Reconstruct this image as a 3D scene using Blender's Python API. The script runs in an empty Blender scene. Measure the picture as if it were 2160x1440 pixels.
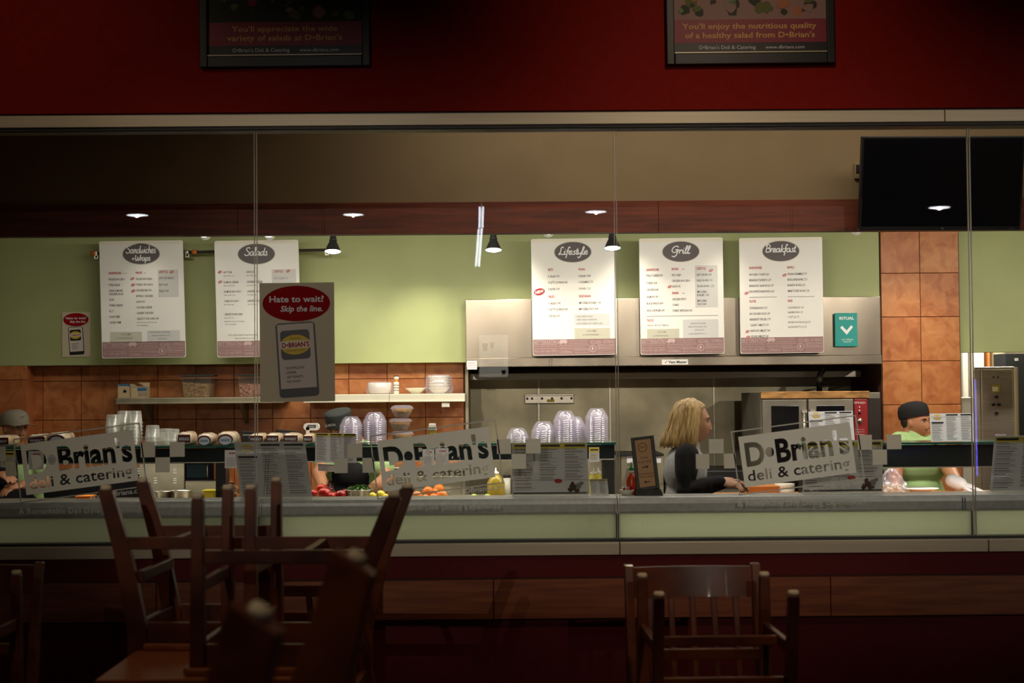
import bpy, bmesh, math, random
from mathutils import Vector, Matrix, Euler
random.seed(7)
S = bpy.context.scene
COL = S.collection
# ------------------------------------------------------------------ camera
H = 1.55
FPX = 3200.0
cam_d = bpy.data.cameras.new('camera'); cam = bpy.data.objects.new('camera', cam_d); COL.objects.link(cam)
cam_d.sensor_width = 36.0; cam_d.lens = 36.0*FPX/2160.0
cam.location = (0, 0, H)
PITCH, YAW, ROLL = math.radians(1.79), math.radians(-0.40), math.radians(-0.45)
RM = Matrix.Rotation(YAW, 3, 'Z') @ Matrix.Rotation(math.pi/2+PITCH, 3, 'X') @ Matrix.Rotation(ROLL, 3, 'Z')
cam.rotation_euler = RM.to_euler()
cam_d.dof.use_dof = True; cam_d.dof.focus_distance = 8.6; cam_d.dof.aperture_fstop = 3.4
cam_d.clip_start = 0.05; cam_d.clip_end = 100
S.camera = cam

def W(px, py, Y):
    """world point on the plane y=Y that the photograph shows at pixel (px,py) of 2160x1440"""
    d = RM @ Vector(((px-1080)/FPX, (720-py)/FPX, -1.0))
    t = Y/d.y
    return Vector((d.x*t, Y, H + d.z*t))
def WX(px, Y, py=800): return W(px, py, Y).x
def WZ(py, Y, px=1080): return W(px, py, Y).z

# ------------------------------------------------------------------ world, exposure
wd = bpy.data.worlds.new('world'); S.world = wd; wd.use_nodes = True
wd.node_tree.nodes['Background'].inputs[0].default_value = (0.5, 0.45, 0.4, 1)
wd.node_tree.nodes['Background'].inputs[1].default_value = 0.02
S.view_settings.view_transform = 'Standard'; S.view_settings.look = 'None'
S.view_settings.exposure = 0.0; S.view_settings.gamma = 1.0
S.view_settings.use_curve_mapping = False
S.cycles.transparent_max_bounces = 48
S.cycles.max_bounces = 8

# ------------------------------------------------------------------ lights
def area(name, loc, target, sx, sy, power, color, spread=180):
    d = bpy.data.lights.new(name, 'AREA'); d.shape = 'RECTANGLE'; d.size = sx; d.size_y = sy
    d.energy = power; d.color = color; d.spread = math.radians(spread)
    o = bpy.data.objects.new(name, d); COL.objects.link(o); o.location = loc
    o.rotation_euler = (Vector(target)-Vector(loc)).to_track_quat('-Z', 'Y').to_euler()
    return o
def spot(name, loc, target, power, color, ang, blend=0.5, r=0.03):
    d = bpy.data.lights.new(name, 'SPOT'); d.energy = power; d.color = color
    d.spot_size = math.radians(ang); d.spot_blend = blend; d.shadow_soft_size = r
    o = bpy.data.objects.new(name, d); COL.objects.link(o); o.location = loc
    o.rotation_euler = (Vector(target)-Vector(loc)).to_track_quat('-Z', 'Y').to_euler()
    return o
WARM = (1.0, 0.90, 0.74); WARM2 = (1.0, 0.93, 0.82); NEUT = (1.0, 0.95, 0.88)
YG, YB, YT, YF = 6.8, 8.5, 10.5, 10.35      # glass, beam, tile wall, green soffit face
CEIL_K, CEIL_D = 2.66, 3.75; YA = 11.3   # YA: back of the cooking alcove
YREAR = -9.0
# kitchen troffers behind the beam
for x, e in ((-3.0, 2), (-1.7, 11), (-0.3, 19), (1.2, 17), (2.7, 17), (4.0, 16)):
    area('kitchen_troffer_lamp', (x, 8.80, 2.53), (x, 9.55, 0.9), 1.0, 0.2, e, WARM2)
# walkway between the glass and the beam
area('walkway_lamp', (1.4, 7.5, CEIL_D-0.15), (1.5, 8.3, 1.2), 3.6, 0.25, 22, WARM2, 150)
# recessed downlights close to the green wall
for px, e in ((300, 3), (432, 5), (568, 5), (720, 14), (885, 42), (1085, 20), (1335, 15), (1540, 7), (1807, 6), (1945, 24)):
    x = WX(px, 9.9, 500)
    spot('wall_wash_lamp', (x, 9.9, CEIL_K-0.05), (x, 10.28, 0.9), e, WARM, 84, 1.0, 0.05)
# salad bar strip under the glass shelf, lamps under the hood
area('salad_bar_strip_lamp', (-1.4, 8.93, 1.15), (-1.4, 8.95, 0), 3.6, 0.06, 6, NEUT)
area('counter_strip_lamp', (2.9, 8.93, 1.10), (2.9, 8.95, 0), 1.4, 0.06, 4, NEUT)
area('hood_lamp', (1.1, 10.7, 1.80), (1.1, 11.1, 0), 2.6, 0.2, 20, WARM)
area('grill_nook_lamp', (3.9, 11.9, 2.5), (3.9, 11.9, 0), 0.8, 0.5, 45, WARM2)
# counter front: light box behind the frosted panel
for x, e in ((-1.9, 0.5), (-0.3, 1.4), (1.2, 2.1), (2.6, 1.8)):
    area('counter_backlight_lamp', (x, 7.035, 0.93), (x, 6.9, 0.93), 1.45, 0.16, e, (1.0, 0.98, 0.82))
# dining room: dim downlights over the tables and on the red wall
for x, y, e, tx, ty, tz, ang in ((1.05, 5.1, 24, 1.0, 6.8, 2.7, 84), (-2.1, 5.1, 12, -2.1, 6.8, 2.7, 84), (-.75, 1.3, 34, -.25, 2.3, 1.0, 50),
                        (-1.2, 3.6, 30, -0.95, 4.55, 0.8, 56), (0.9, 3.6, 68, 0.7, 4.9, 0.9, 60)):
    spot('dining_spot_lamp', (x, y, CEIL_D-0.06), (tx, ty, tz), e, (1.0, 0.76, 0.52), ang, 1.0, 0.08)

# ------------------------------------------------------------------ materials
def _nodes(name):
    m = bpy.data.materials.new(name); m.use_nodes = True
    nt = m.node_tree; return m, nt, nt.nodes['Principled BSDF'], nt.nodes, nt.links
def mat(name, col, rough=0.5, metal=0.0, var=0.0, scale=8.0, stretch=(1, 1, 1), bump=0.0, col2=None, spec=0.5, alpha=None, detail=4, coat=0.0, lo=0.35, hi=0.65):
    m, nt, b, N, L = _nodes(name)
    c = (*col, 1)
    b.inputs['Base Color'].default_value = c; b.inputs['Roughness'].default_value = rough
    b.inputs['Metallic'].default_value = metal; b.inputs['Specular IOR Level'].default_value = spec
    if coat: b.inputs['Coat Weight'].default_value = coat
    tc = N.new('ShaderNodeTexCoord'); mp = N.new('ShaderNodeMapping'); mp.inputs['Scale'].default_value = stretch
    nz = N.new('ShaderNodeTexNoise'); nz.inputs['Scale'].default_value = scale; nz.inputs['Detail'].default_value = detail
    L.new(tc.outputs['Object'], mp.inputs[0]); L.new(mp.outputs[0], nz.inputs['Vector'])
    if var > 0 or col2:
        rp = N.new('ShaderNodeValToRGB')
        a = col2 if col2 else tuple(max(0, v*(1-var)) for v in col)
        bb = col if col2 else tuple(min(1, v*(1+var)) for v in col)
        rp.color_ramp.elements[0].color = (*a, 1); rp.color_ramp.elements[0].position = lo
        rp.color_ramp.elements[1].color = (*bb, 1); rp.color_ramp.elements[1].position = hi
        L.new(nz.outputs['Fac'], rp.inputs[0]); L.new(rp.outputs[0], b.inputs['Base Color'])
    if bump:
        bp = N.new('ShaderNodeBump'); bp.inputs['Strength'].default_value = bump; bp.inputs['Distance'].default_value = 0.01
        L.new(nz.outputs['Fac'], bp.inputs['Height']); L.new(bp.outputs[0], b.inputs['Normal'])
    return m
def emis(name, col, s):
    m, nt, b, N, L = _nodes(name)
    b.inputs['Base Color'].default_value = (*col, 1); b.inputs['Emission Color'].default_value = (*col, 1)
    b.inputs['Emission Strength'].default_value = s
    return m
def clear(name, tint, fac, rough=0.03, diff=(0.8, 0.8, 0.8), dfac=0.0):
    """see-through sheet: transparent mixed with a sharp reflection and a little haze"""
    m, nt, b, N, L = _nodes(name); N.remove(b)
    out = N['Material Output']
    t = N.new('ShaderNodeBsdfTransparent'); t.inputs[0].default_value = (*tint, 1)
    g = N.new('ShaderNodeBsdfGlossy'); g.inputs['Roughness'].default_value = rough
    mx = N.new('ShaderNodeMixShader'); mx.inputs[0].default_value = fac
    if fac == 'fresnel':
        pass
    L.new(t.outputs[0], mx.inputs[1]); L.new(g.outputs[0], mx.inputs[2])
    last = mx
    if dfac:
        d = N.new('ShaderNodeBsdfDiffuse'); d.inputs[0].default_value = (*diff, 1)
        m2 = N.new('ShaderNodeMixShader'); m2.inputs[0].default_value = dfac
        L.new(mx.outputs[0], m2.inputs[1]); L.new(d.outputs[0], m2.inputs[2]); last = m2
    L.new(last.outputs[0], out.inputs[0])
    return m
def frosted(name, col, trans=0.6, see=0.0):
    m, nt, b, N, L = _nodes(name); N.remove(b); out = N['Material Output']
    t = N.new('ShaderNodeBsdfTranslucent'); t.inputs[0].default_value = (*col, 1)
    d = N.new('ShaderNodeBsdfDiffuse'); d.inputs[0].default_value = (*col, 1)
    mx = N.new('ShaderNodeMixShader'); mx.inputs[0].default_value = 1-trans
    L.new(t.outputs[0], mx.inputs[1]); L.new(d.outputs[0], mx.inputs[2]); last = mx
    if see:
        tr = N.new('ShaderNodeBsdfTransparent'); m2 = N.new('ShaderNodeMixShader'); m2.inputs[0].default_value = see
        L.new(mx.outputs[0], m2.inputs[1]); L.new(tr.outputs[0], m2.inputs[2]); last = m2
    L.new(last.outputs[0], out.inputs[0])
    return m
def two_side(name, ca, cb): return None

M = {}
M['red_shaded'] = mat('red_paint_shaded', (0.15, 0.006, 0.006), 0.75, var=0.06, scale=30)  # red paint darkened to put the low wall's shade into its colour
M['red'] = mat('red_paint', (0.30, 0.012, 0.006), 0.7, var=0.06, scale=30, bump=0.05, spec=0.12)
M['alu'] = mat('brushed_aluminium', (0.64, 0.54, 0.38), 0.42, 0.3, var=0.05, scale=20, stretch=(0.1, 1, 8))
M['alu_d'] = mat('dark_aluminium', (0.05, 0.045, 0.04), 0.5, 0.4)
M['black'] = mat('black_plastic', (0.006, 0.006, 0.007), 0.45)
M['black_g'] = mat('black_gloss', (0.004, 0.004, 0.005), 0.12)
M['tan'] = mat('tan_paint', (0.31, 0.205, 0.095), 0.7, var=0.05, scale=3)
M['green'] = mat('green_paint', (0.41, 0.45, 0.20), 0.55, var=0.05, scale=3, bump=0.02)
M['beam'] = mat('cherry_veneer', (0.24, 0.05, 0.018), 0.5, var=0.0, col2=(0.12, 0.028, 0.012), scale=5, stretch=(0.6, 1, 9), coat=0.0)
M['wood'] = mat('mahogany_wood', (0.19, 0.048, 0.014), 0.36, col2=(0.085, 0.020, 0.007), scale=7, stretch=(1, 1, 1), coat=0.12)
M['wood_top'] = mat('table_wood', (0.42, 0.13, 0.035), 0.42, col2=(0.30, 0.08, 0.02), scale=6, stretch=(1, 12, 1), coat=0.05)
M['wood_rail'] = mat('rail_wood', (0.42, 0.115, 0.032), 0.45, col2=(0.26, 0.062, 0.018), scale=5, stretch=(0.7, 1, 10), coat=0.2)
M['orange_wood'] = mat('oak_counter', (0.65, 0.26, 0.07), 0.35, var=0.15, scale=6, stretch=(1, 10, 1))
M['pad'] = mat('felt_pad', (0.80, 0.68, 0.48), 0.9)
def tile_mat(name, a, b, seed):
    m, nt, bs, N, L = _nodes(name)
    bs.inputs['Roughness'].default_value = 0.42
    tc = N.new('ShaderNodeTexCoord'); mp = N.new('ShaderNodeMapping'); mp.inputs['Location'].default_value = (seed, seed*1.7, seed*0.3)
    nz = N.new('ShaderNodeTexNoise'); nz.inputs['Scale'].default_value = 11; nz.inputs['Detail'].default_value = 8; nz.inputs['Distortion'].default_value = 0.9
    rp = N.new('ShaderNodeValToRGB'); rp.color_ramp.elements[0].color = (*a, 1); rp.color_ramp.elements[0].position = .34
    rp.color_ramp.elements[1].color = (*b, 1); rp.color_ramp.elements[1].position = .68
    bp = N.new('ShaderNodeBump'); bp.inputs['Strength'].default_value = .12; bp.inputs['Distance'].default_value = 0.01
    L.new(tc.outputs['Object'], mp.inputs[0]); L.new(mp.outputs[0], nz.inputs['Vector']); L.new(nz.outputs['Fac'], rp.inputs[0])
    L.new(rp.outputs[0], bs.inputs['Base Color']); L.new(nz.outputs['Fac'], bp.inputs['Height']); L.new(bp.outputs[0], bs.inputs['Normal'])
    return m
M['tile0'] = tile_mat('terracotta_tile', (0.40, 0.115, 0.030), (0.60, 0.23, 0.075), 0.0)
M['tile1'] = tile_mat('terracotta_tile_b', (0.36, 0.100, 0.028), (0.54, 0.19, 0.062), 3.1)
M['tile2'] = tile_mat('terracotta_tile_c', (0.44, 0.135, 0.034), (0.62, 0.26, 0.085), 7.3)
M['grout'] = mat('dark_grout', (0.10, 0.035, 0.018), 0.9)
M['hoodsteel'] = mat('clouded_steel', (0.36, 0.31, 0.25), 0.24, 0.9, var=0.3, scale=2.2, stretch=(1.2, 1, 0.5), bump=0.02)
M['steel'] = mat('brushed_steel', (0.56, 0.51, 0.44), 0.30, 0.95, var=0.08, scale=14, stretch=(0.15, 1, 6), bump=0.02)
M['steel_m'] = mat('stained_steel', (0.40, 0.36, 0.25), 0.42, 0.75, var=0.28, scale=3.0, stretch=(1, 1, 1), bump=0.03)
M['steel_d'] = mat('dull_steel', (0.22, 0.20, 0.16), 0.5, 0.55, var=0.25, scale=4)
M['brass'] = mat('tarnished_brass', (0.42, 0.22, 0.08), 0.4, 0.7, var=0.5, scale=9, stretch=(1, 1, 3))
M['white'] = mat('white_board', (0.86, 0.84, 0.79), 0.5)
M['paper'] = mat('white_paper', (0.78, 0.78, 0.80), 0.7)
M['yellowpaper'] = mat('yellow_print', (0.80, 0.66, 0.10), 0.7)
M['ovalgrey'] = mat('grey_print', (0.115, 0.095, 0.10), 0.6)
M['mauve'] = mat('mauve_print', (0.30, 0.17, 0.165), 0.6)
M['mauve_l'] = mat('pale_mauve_print', (0.58, 0.42, 0.40), 0.6)
M['ink'] = mat('dark_ink', (0.10, 0.085, 0.08), 0.7)
M['inkg'] = mat('grey_ink', (0.26, 0.24, 0.23), 0.7)
M['inkr'] = mat('red_ink', (0.48, 0.045, 0.05), 0.7)
M['boxgrey'] = mat('pale_grey_print', (0.64, 0.635, 0.62), 0.6)
M['boxbeige'] = mat('beige_print', (0.57, 0.55, 0.44), 0.6)
M['glow'] = mat('peach_print', (0.88, 0.74, 0.50), 0.5)
M['glow2'] = mat('cream_print', (0.87, 0.80, 0.65), 0.5)
M['lampglow'] = emis('lamp_lens', (1.0, 0.95, 0.82), 9.0)
M['ringglow'] = emis('downlight_lens', (1.0, 0.97, 0.9), 3.0)
M['dinglow'] = emis('dining_downlight_lens', (0.93, 0.94, 1.0), 16.0)
M['tubeglow'] = emis('tube_light', (0.85, 0.9, 1.0), 12.0)
M['blueglow'] = emis('blue_tube_light', (0.16, 0.13, 1.0), 14.0)
M['etchtag'] = frosted('faint_frosted_film', (0.70, 0.71, 0.64), 0.4)
M['glass'] = clear('clear_glass', (0.97, 0.975, 0.965), 0.045, 0.0)
M['sealglass'] = mat('silicone_seal', (0.55, 0.50, 0.42), 0.35, 0.0)
M['etch'] = frosted('frosted_film', (0.93, 0.91, 0.83), 0.48)
M['etch2'] = frosted('frosted_film_pale', (0.85, 0.83, 0.76), 0.42)
M['panelglow'] = frosted('frosted_counter_panel', (0.58, 0.585, 0.47), 0.6)
M['stone'] = mat('grey_stone_top', (0.60, 0.62, 0.59), 0.30, 0.0, var=0.08, scale=40)
M['greenglass'] = clear('green_edge_glass', (0.25, 0.62, 0.50), 0.12, 0.05, (0.02, 0.25, 0.18), 0.35)
M['darkglass'] = mat('dark_glass', (0.010, 0.020, 0.022), 0.12)
M['plastic'] = clear('clear_plastic', (0.96, 0.95, 0.97), 0.10, 0.10, (0.93, 0.86, 1.0), 0.18)
M['plastic_w'] = clear('cloudy_plastic', (0.92, 0.92, 0.88), 0.08, 0.2, (0.90, 0.90, 0.84), 0.25)
M['cwhite'] = mat('cream_china', (0.82, 0.78, 0.66), 0.3)
M['shelfw'] = mat('cream_enamel', (0.72, 0.68, 0.54), 0.45)
M['teal'] = mat('teal_print', (0.01, 0.30, 0.27), 0.5)
M['purewhite'] = mat('white_print', (0.85, 0.85, 0.85), 0.5)
M['redprint'] = mat('red_print', (0.34, 0.006, 0.008), 0.8, spec=0.1)
M['redoven'] = mat('red_enamel', (0.30, 0.008, 0.014), 0.35)
M['yellow'] = mat('yellow_ink', (0.78, 0.55, 0.05), 0.6)
M['burgundy'] = mat('burgundy_print', (0.30, 0.018, 0.045), 0.5)
M['gold'] = mat('gold_ink', (0.85, 0.50, 0.16), 0.6)
M['skin'] = mat('skin', (0.62, 0.32, 0.20), 0.5, var=0.05, scale=20)
M['skin_t'] = mat('tan_skin', (0.50, 0.225, 0.115), 0.5, var=0.06, scale=20)
M['lip'] = mat('lips', (0.42, 0.12, 0.09), 0.5)
M['eyew'] = mat('eye_white', (0.7, 0.68, 0.65), 0.3)
M['dark'] = mat('dark_brown', (0.02, 0.012, 0.008), 0.6)
M['blond'] = mat('blond_hair', (0.80, 0.56, 0.24), 0.42, col2=(0.34, 0.20, 0.07), scale=60, stretch=(1, 1, 0.10), lo=.38, hi=.62)
M['fleece'] = mat('grey_fleece', (0.52, 0.53, 0.52), 0.95, var=0.12, scale=120, bump=0.3)
M['blackcloth'] = mat('black_cloth', (0.008, 0.008, 0.009), 0.85)
M['greencloth'] = mat('light_green_cloth', (0.42, 0.62, 0.26), 0.85, var=0.06, scale=12)
M['greycap'] = mat('grey_cap_cloth', (0.26, 0.23, 0.17), 0.8)
M['darkcap'] = mat('charcoal_cap_cloth', (0.03, 0.035, 0.035), 0.8)
M['jeans'] = mat('dark_trousers', (0.03, 0.035, 0.05), 0.85)
M['glove'] = mat('white_glove', (0.82, 0.80, 0.80), 0.5)
M['tomato'] = mat('tomato_skin', (0.55, 0.03, 0.015), 0.22)
M['pepper'] = mat('red_pepper_skin', (0.36, 0.01, 0.012), 0.2)
M['orange'] = mat('orange_peel', (0.85, 0.24, 0.02), 0.4, bump=0.2, scale=90)
M['lemon'] = mat('lemon_peel', (0.85, 0.68, 0.05), 0.35, bump=0.15, scale=80)
M['lime'] = mat('lime_peel', (0.42, 0.55, 0.05), 0.35)
M['leaf'] = mat('lettuce_leaf', (0.08, 0.17, 0.03), 0.5, var=0.4, scale=30)
M['pasta'] = mat('golden_pasta', (0.62, 0.33, 0.05), 0.6, col2=(0.35, 0.16, 0.02), scale=60, bump=0.4)
M['bread'] = mat('bread_bag_film', (0.62, 0.40, 0.20), 0.3, col2=(0.80, 0.72, 0.60), scale=14, coat=0.4)
M['bagred'] = mat('dark_red_label', (0.10, 0.010, 0.010), 0.35)
M['baglab'] = mat('pale_label', (0.62, 0.62, 0.70), 0.5)
M['cardbd'] = mat('kraft_card', (0.50, 0.38, 0.22), 0.85)
M['blueprint'] = mat('blue_print', (0.03, 0.12, 0.22), 0.6)
M['seeds'] = mat('oat_mix', (0.42, 0.25, 0.10), 0.8, col2=(0.14, 0.07, 0.03), scale=60, bump=0.6)
M['berries'] = mat('berry_mix', (0.55, 0.28, 0.20), 0.7, col2=(0.12, 0.01, 0.015), scale=70, bump=0.6)
M['copper'] = mat('copper_paper', (0.62, 0.36, 0.17), 0.55, var=0.06, scale=2)
M['brownink'] = mat('brown_ink', (0.11, 0.03, 0.02), 0.7)
M['floor'] = mat('floor_vinyl', (0.05, 0.02, 0.015), 0.5, var=0.2, scale=6)
M['ceil'] = mat('ceiling_paint', (0.16, 0.13, 0.10), 0.9)
M['ceilk'] = mat('kitchen_ceiling_paint', (0.70, 0.66, 0.54), 0.9)
M['plaster'] = mat('cream_plaster', (0.62, 0.52, 0.32), 0.8)
M['olive'] = mat('olive_oil', (0.42, 0.30, 0.03), 0.2)
M['sauce'] = mat('chilli_sauce', (0.62, 0.06, 0.01), 0.3)
M['bgreen'] = mat('green_cap', (0.01, 0.35, 0.06), 0.35)
M['coffee'] = mat('chocolate_print', (0.07, 0.03, 0.015), 0.6)
M['salad1'] = mat('dark_leaf_print', (0.030, 0.035, 0.012), 0.6)
M['salad2'] = mat('leaf_print', (0.14, 0.15, 0.03), 0.6)
M['salad3'] = mat('walnut_print', (0.50, 0.18, 0.08), 0.6)
M['salad4'] = mat('onion_print', (0.40, 0.03, 0.08), 0.6)
M['salad5'] = mat('plate_print', (0.38, 0.22, 0.20), 0.6)
M['pipe'] = mat('blackened_pipe', (0.03, 0.025, 0.02), 0.5, 0.4)
M['orangeprint'] = mat('orange_fitting', (0.55, 0.14, 0.02), 0.5)

# ------------------------------------------------------------------ mesh helpers
class Plane:
    """flat frame: o origin, u right, v up, n towards the viewer"""
    def __init__(s, o, u, v):
        s.o = Vector(o); s.u = Vector(u).normalized(); s.v = Vector(v).normalized(); s.n = s.u.cross(s.v)
    def __call__(s, a, b, c=0.0): return s.o + s.u*a + s.v*b + s.n*c
    def sub(s, a, b, rot=0.0, c=0.0):
        r = math.radians(rot); cu = s.u*math.cos(r)+s.v*math.sin(r); cv = -s.u*math.sin(r)+s.v*math.cos(r)
        return Plane(s(a, b, c), cu, cv)
def wplane(px, py, Y): return Plane(W(px, py, Y), (1, 0, 0), (0, 0, 1))

_tcache = {}
def text_geo(body, bold=0.0, res=2, space=1.0, align='LEFT'):
    k = (body, bold, res, space, align)
    if k in _tcache: return _tcache[k]
    cu = bpy.data.curves.new('t', 'FONT'); cu.body = body; cu.resolution_u = res; cu.offset = bold
    cu.space_character = space; cu.align_x = align; cu.fill_mode = 'FRONT'
    ob = bpy.data.objects.new('t', cu); COL.objects.link(ob)
    dg = bpy.context.evaluated_depsgraph_get()
    me = bpy.data.meshes.new_from_object(ob.evaluated_get(dg))
    r = ([(v.co.x, v.co.y) for v in me.vertices], [tuple(p.vertices) for p in me.polygons])
    bpy.data.objects.remove(ob); bpy.data.curves.remove(cu); bpy.data.meshes.remove(me)
    _tcache[k] = r
    return r

def circle(n, r=1.0, r2=None, ph=0.0):
    r2 = r if r2 is None else r2
    return [(r*math.cos(ph+2*math.pi*i/n), r2*math.sin(ph+2*math.pi*i/n)) for i in range(n)]
def rrect(w, h, r, n=4):
    pts = []
    for cx, cy, a0 in ((w/2-r, h/2-r, 0), (-w/2+r, h/2-r, 90), (-w/2+r, -h/2+r, 180), (w/2-r, -h/2+r, 270)):
        for i in range(n+1):
            a = math.radians(a0+90*i/n); pts.append((cx+r*math.cos(a), cy+r*math.sin(a)))
    return pts
def rect(x0, y0, x1, y1): return [(x0, y0), (x1, y0), (x1, y1), (x0, y1)]

class MB:
    def __init__(s): s.v = []; s.f = []; s.m = []; s.mats = []; s.sm = []
    def mi(s, m):
        m = M[m] if isinstance(m, str) else m
        if m not in s.mats: s.mats.append(m)
        return s.mats.index(m)
    def add(s, vs, fs, m, smooth=False):
        b = len(s.v); s.v += [tuple(v) for v in vs]; k = s.mi(m)
        for f in fs: s.f.append(tuple(b+i for i in f)); s.m.append(k); s.sm.append(smooth)
        return s
    def box(s, lo, hi, m):
        x0, y0, z0 = lo; x1, y1, z1 = hi
        return s.add([(x0, y0, z0), (x1, y0, z0), (x1, y1, z0), (x0, y1, z0), (x0, y0, z1), (x1, y0, z1), (x1, y1, z1), (x0, y1, z1)],
              [(0, 3, 2, 1), (4, 5, 6, 7), (0, 1, 5, 4), (1, 2, 6, 5), (2, 3, 7, 6), (3, 0, 4, 7)], m)
    def hexa(s, bot, top, m):
        """box from 4 bottom and 4 top points (both counter-clockwise seen from above)"""
        return s.add(list(bot)+list(top), [(0, 3, 2, 1), (4, 5, 6, 7), (0, 1, 5, 4), (1, 2, 6, 5), (2, 3, 7, 6), (3, 0, 4, 7)], m)
    def prism(s, poly, P, c0, c1, m, m_side=None):
        n = len(poly); vs = [P(a, b, c0) for a, b in poly]+[P(a, b, c1) for a, b in poly]
        s.add(vs, [tuple(range(n-1, -1, -1)), tuple(range(n, 2*n))], m)
        b = len(s.v)-2*n; k = s.mi(m_side or m)
        for i in range(n):
            j = (i+1) % n; s.f.append((b+i, b+j, b+n+j, b+n+i)); s.m.append(k); s.sm.append(False)
        return s
    def flat(s, poly, P, c, m): return s.add([P(a, b, c) for a, b in poly], [tuple(range(len(poly)))], m)
    def tube(s, pts, rad, m, n=10, caps=True, smooth=True, squash=None):
        pts = [Vector(p) for p in pts]; rad = rad if isinstance(rad, (list, tuple)) else [rad]*len(pts)
        vs = []; fs = []; ref = None
        for i, p in enumerate(pts):
            t = (pts[min(i+1, len(pts)-1)]-pts[max(i-1, 0)]).normalized()
            if ref is None: ref = Vector((0, 0, 1)) if abs(t.z) < 0.9 else Vector((0, 1, 0))
            a = t.cross(ref).normalized(); b2 = a.cross(t).normalized(); ref = b2
            for k in range(n):
                an = 2*math.pi*k/n; q = a*math.cos(an)*rad[i]+b2*math.sin(an)*rad[i]*(squash or 1)
                vs.append(p+q)
        for i in range(len(pts)-1):
            for k in range(n):
                k2 = (k+1) % n; fs.append((i*n+k, i*n+k2, (i+1)*n+k2, (i+1)*n+k))
        if caps: fs += [tuple(range(n-1, -1, -1)), tuple((len(pts)-1)*n+k for k in range(n))]
        return s.add(vs, fs, m, smooth)
    def lathe(s, prof, c, m, n=24, flute=0.0, fl_n=12, smooth=True, cap0=False, cap1=False, fl0=0, fl1=99):
        c = Vector(c); vs = []; fs = []
        for j, (r, z) in enumerate(prof):
            for k in range(n):
                a = 2*math.pi*k/n; rr = r*(1+(flute*math.cos(fl_n*a) if fl0 <= j <= fl1 else 0))
                vs.append(c+Vector((rr*math.cos(a), rr*math.sin(a), z)))
        for j in range(len(prof)-1):
            for k in range(n):
                k2 = (k+1) % n; fs.append((j*n+k, j*n+k2, (j+1)*n+k2, (j+1)*n+k))
        if cap0: fs.append(tuple(range(n-1, -1, -1)))
        if cap1: fs.append(tuple((len(prof)-1)*n+k for k in range(n)))
        return s.add(vs, fs, m, smooth)
    def ball(s, c, r, m, n=16, k=10, R=None):
        c = Vector(c); r = Vector(r) if not isinstance(r, (int, float)) else Vector((r, r, r))
        vs = [Vector((0, 0, 1))]
        for j in range(1, k):
            t = math.pi*j/k
            for i in range(n):
                a = 2*math.pi*i/n; vs.append(Vector((math.sin(t)*math.cos(a), math.sin(t)*math.sin(a), math.cos(t))))
        vs.append(Vector((0, 0, -1)))
        vs = [c+((R @ Vector((v.x*r.x, v.y*r.y, v.z*r.z))) if R else Vector((v.x*r.x, v.y*r.y, v.z*r.z))) for v in vs]
        fs = [(0, 1+i, 1+(i+1) % n) for i in range(n)]
        for j in range(k-2):
            for i in range(n):
                a = 1+j*n+i; b = 1+j*n+(i+1) % n; fs.append((a, a+n, b+n, b))
        e = len(vs)-1; o = 1+(k-2)*n
        fs += [(e, o+(i+1) % n, o+i) for i in range(n)]
        return s.add(vs, fs, m, True)
    def text(s, body, P, a, b, h, c, m, xs=0.8, shear=0.0, bold=0.0, align='LEFT', res=2, space=1.0, width=None):
        """h = cap height"""
        vs, fs = text_geo(body, bold, res, space, align)
        if not vs: return s
        k = h/0.73
        if width:
            x0 = min(v[0] for v in vs); x1 = max(v[0] for v in vs); xs = width/((x1-x0)*k)
        return s.add([P(a+(x*xs+y*shear)*k, b+y*k, c) for x, y in vs], fs, m)
    def ribbon(s, pts, P, c, w, m):
        """flat brush stroke through 2-D points"""
        q = []
        n = len(pts)
        for i in range(n-1):
            p0 = pts[max(i-1, 0)]; p1 = pts[i]; p2 = pts[i+1]; p3 = pts[min(i+2, n-1)]
            for k in range(4):
                t = k/4
                q.append(tuple(0.5*((2*p1[d])+(-p0[d]+p2[d])*t+(2*p0[d]-5*p1[d]+4*p2[d]-p3[d])*t*t+(-p0[d]+3*p1[d]-3*p2[d]+p3[d])*t**3) for d in (0, 1)))
        q.append(pts[-1]); vs = []; fs = []
        for i, p in enumerate(q):
            a = q[max(i-1, 0)]; b = q[min(i+1, len(q)-1)]; dx, dy = b[0]-a[0], b[1]-a[1]; l = math.hypot(dx, dy) or 1
            nx, ny = -dy/l*w/2, dx/l*w/2
            vs += [P(p[0]+nx, p[1]+ny, c+i*3e-5), P(p[0]-nx, p[1]-ny, c+i*3e-5)]
        for i in range(len(q)-1): fs.append((2*i, 2*i+1, 2*i+3, 2*i+2))
        return s.add(vs, fs, m)
    def build(s, name, parent=None, bevel=0.0, seg=2, kind=None):
        me = bpy.data.meshes.new(name); me.from_pydata(s.v, [], s.f)
        for m in s.mats: me.materials.append(m)
        me.polygons.foreach_set('material_index', s.m); me.polygons.foreach_set('use_smooth', s.sm); me.update()
        o = bpy.data.objects.new(name, me); COL.objects.link(o)
        if parent is not None:
            o.parent = parent
            if parent.type == 'EMPTY' or True:
                o.matrix_parent_inverse = world_of(parent).inverted()
        if bevel:
            b = o.modifiers.new('bevel', 'BEVEL'); b.width = bevel; b.segments = seg; b.limit_method = 'ANGLE'; b.angle_limit = math.radians(40)
        if kind: o['kind'] = kind
        return o
def world_of(o):
    mloc = Matrix.LocRotScale(o.location, o.rotation_euler, o.scale)
    if o.parent: return world_of(o.parent) @ o.matrix_parent_inverse @ mloc
    return mloc
def tag(o, label=None, cat=None, group=None, kind=None):
    if label: o['label'] = label
    if cat: o['category'] = cat
    if group: o['group'] = group
    if kind: o['kind'] = kind
    return o
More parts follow.
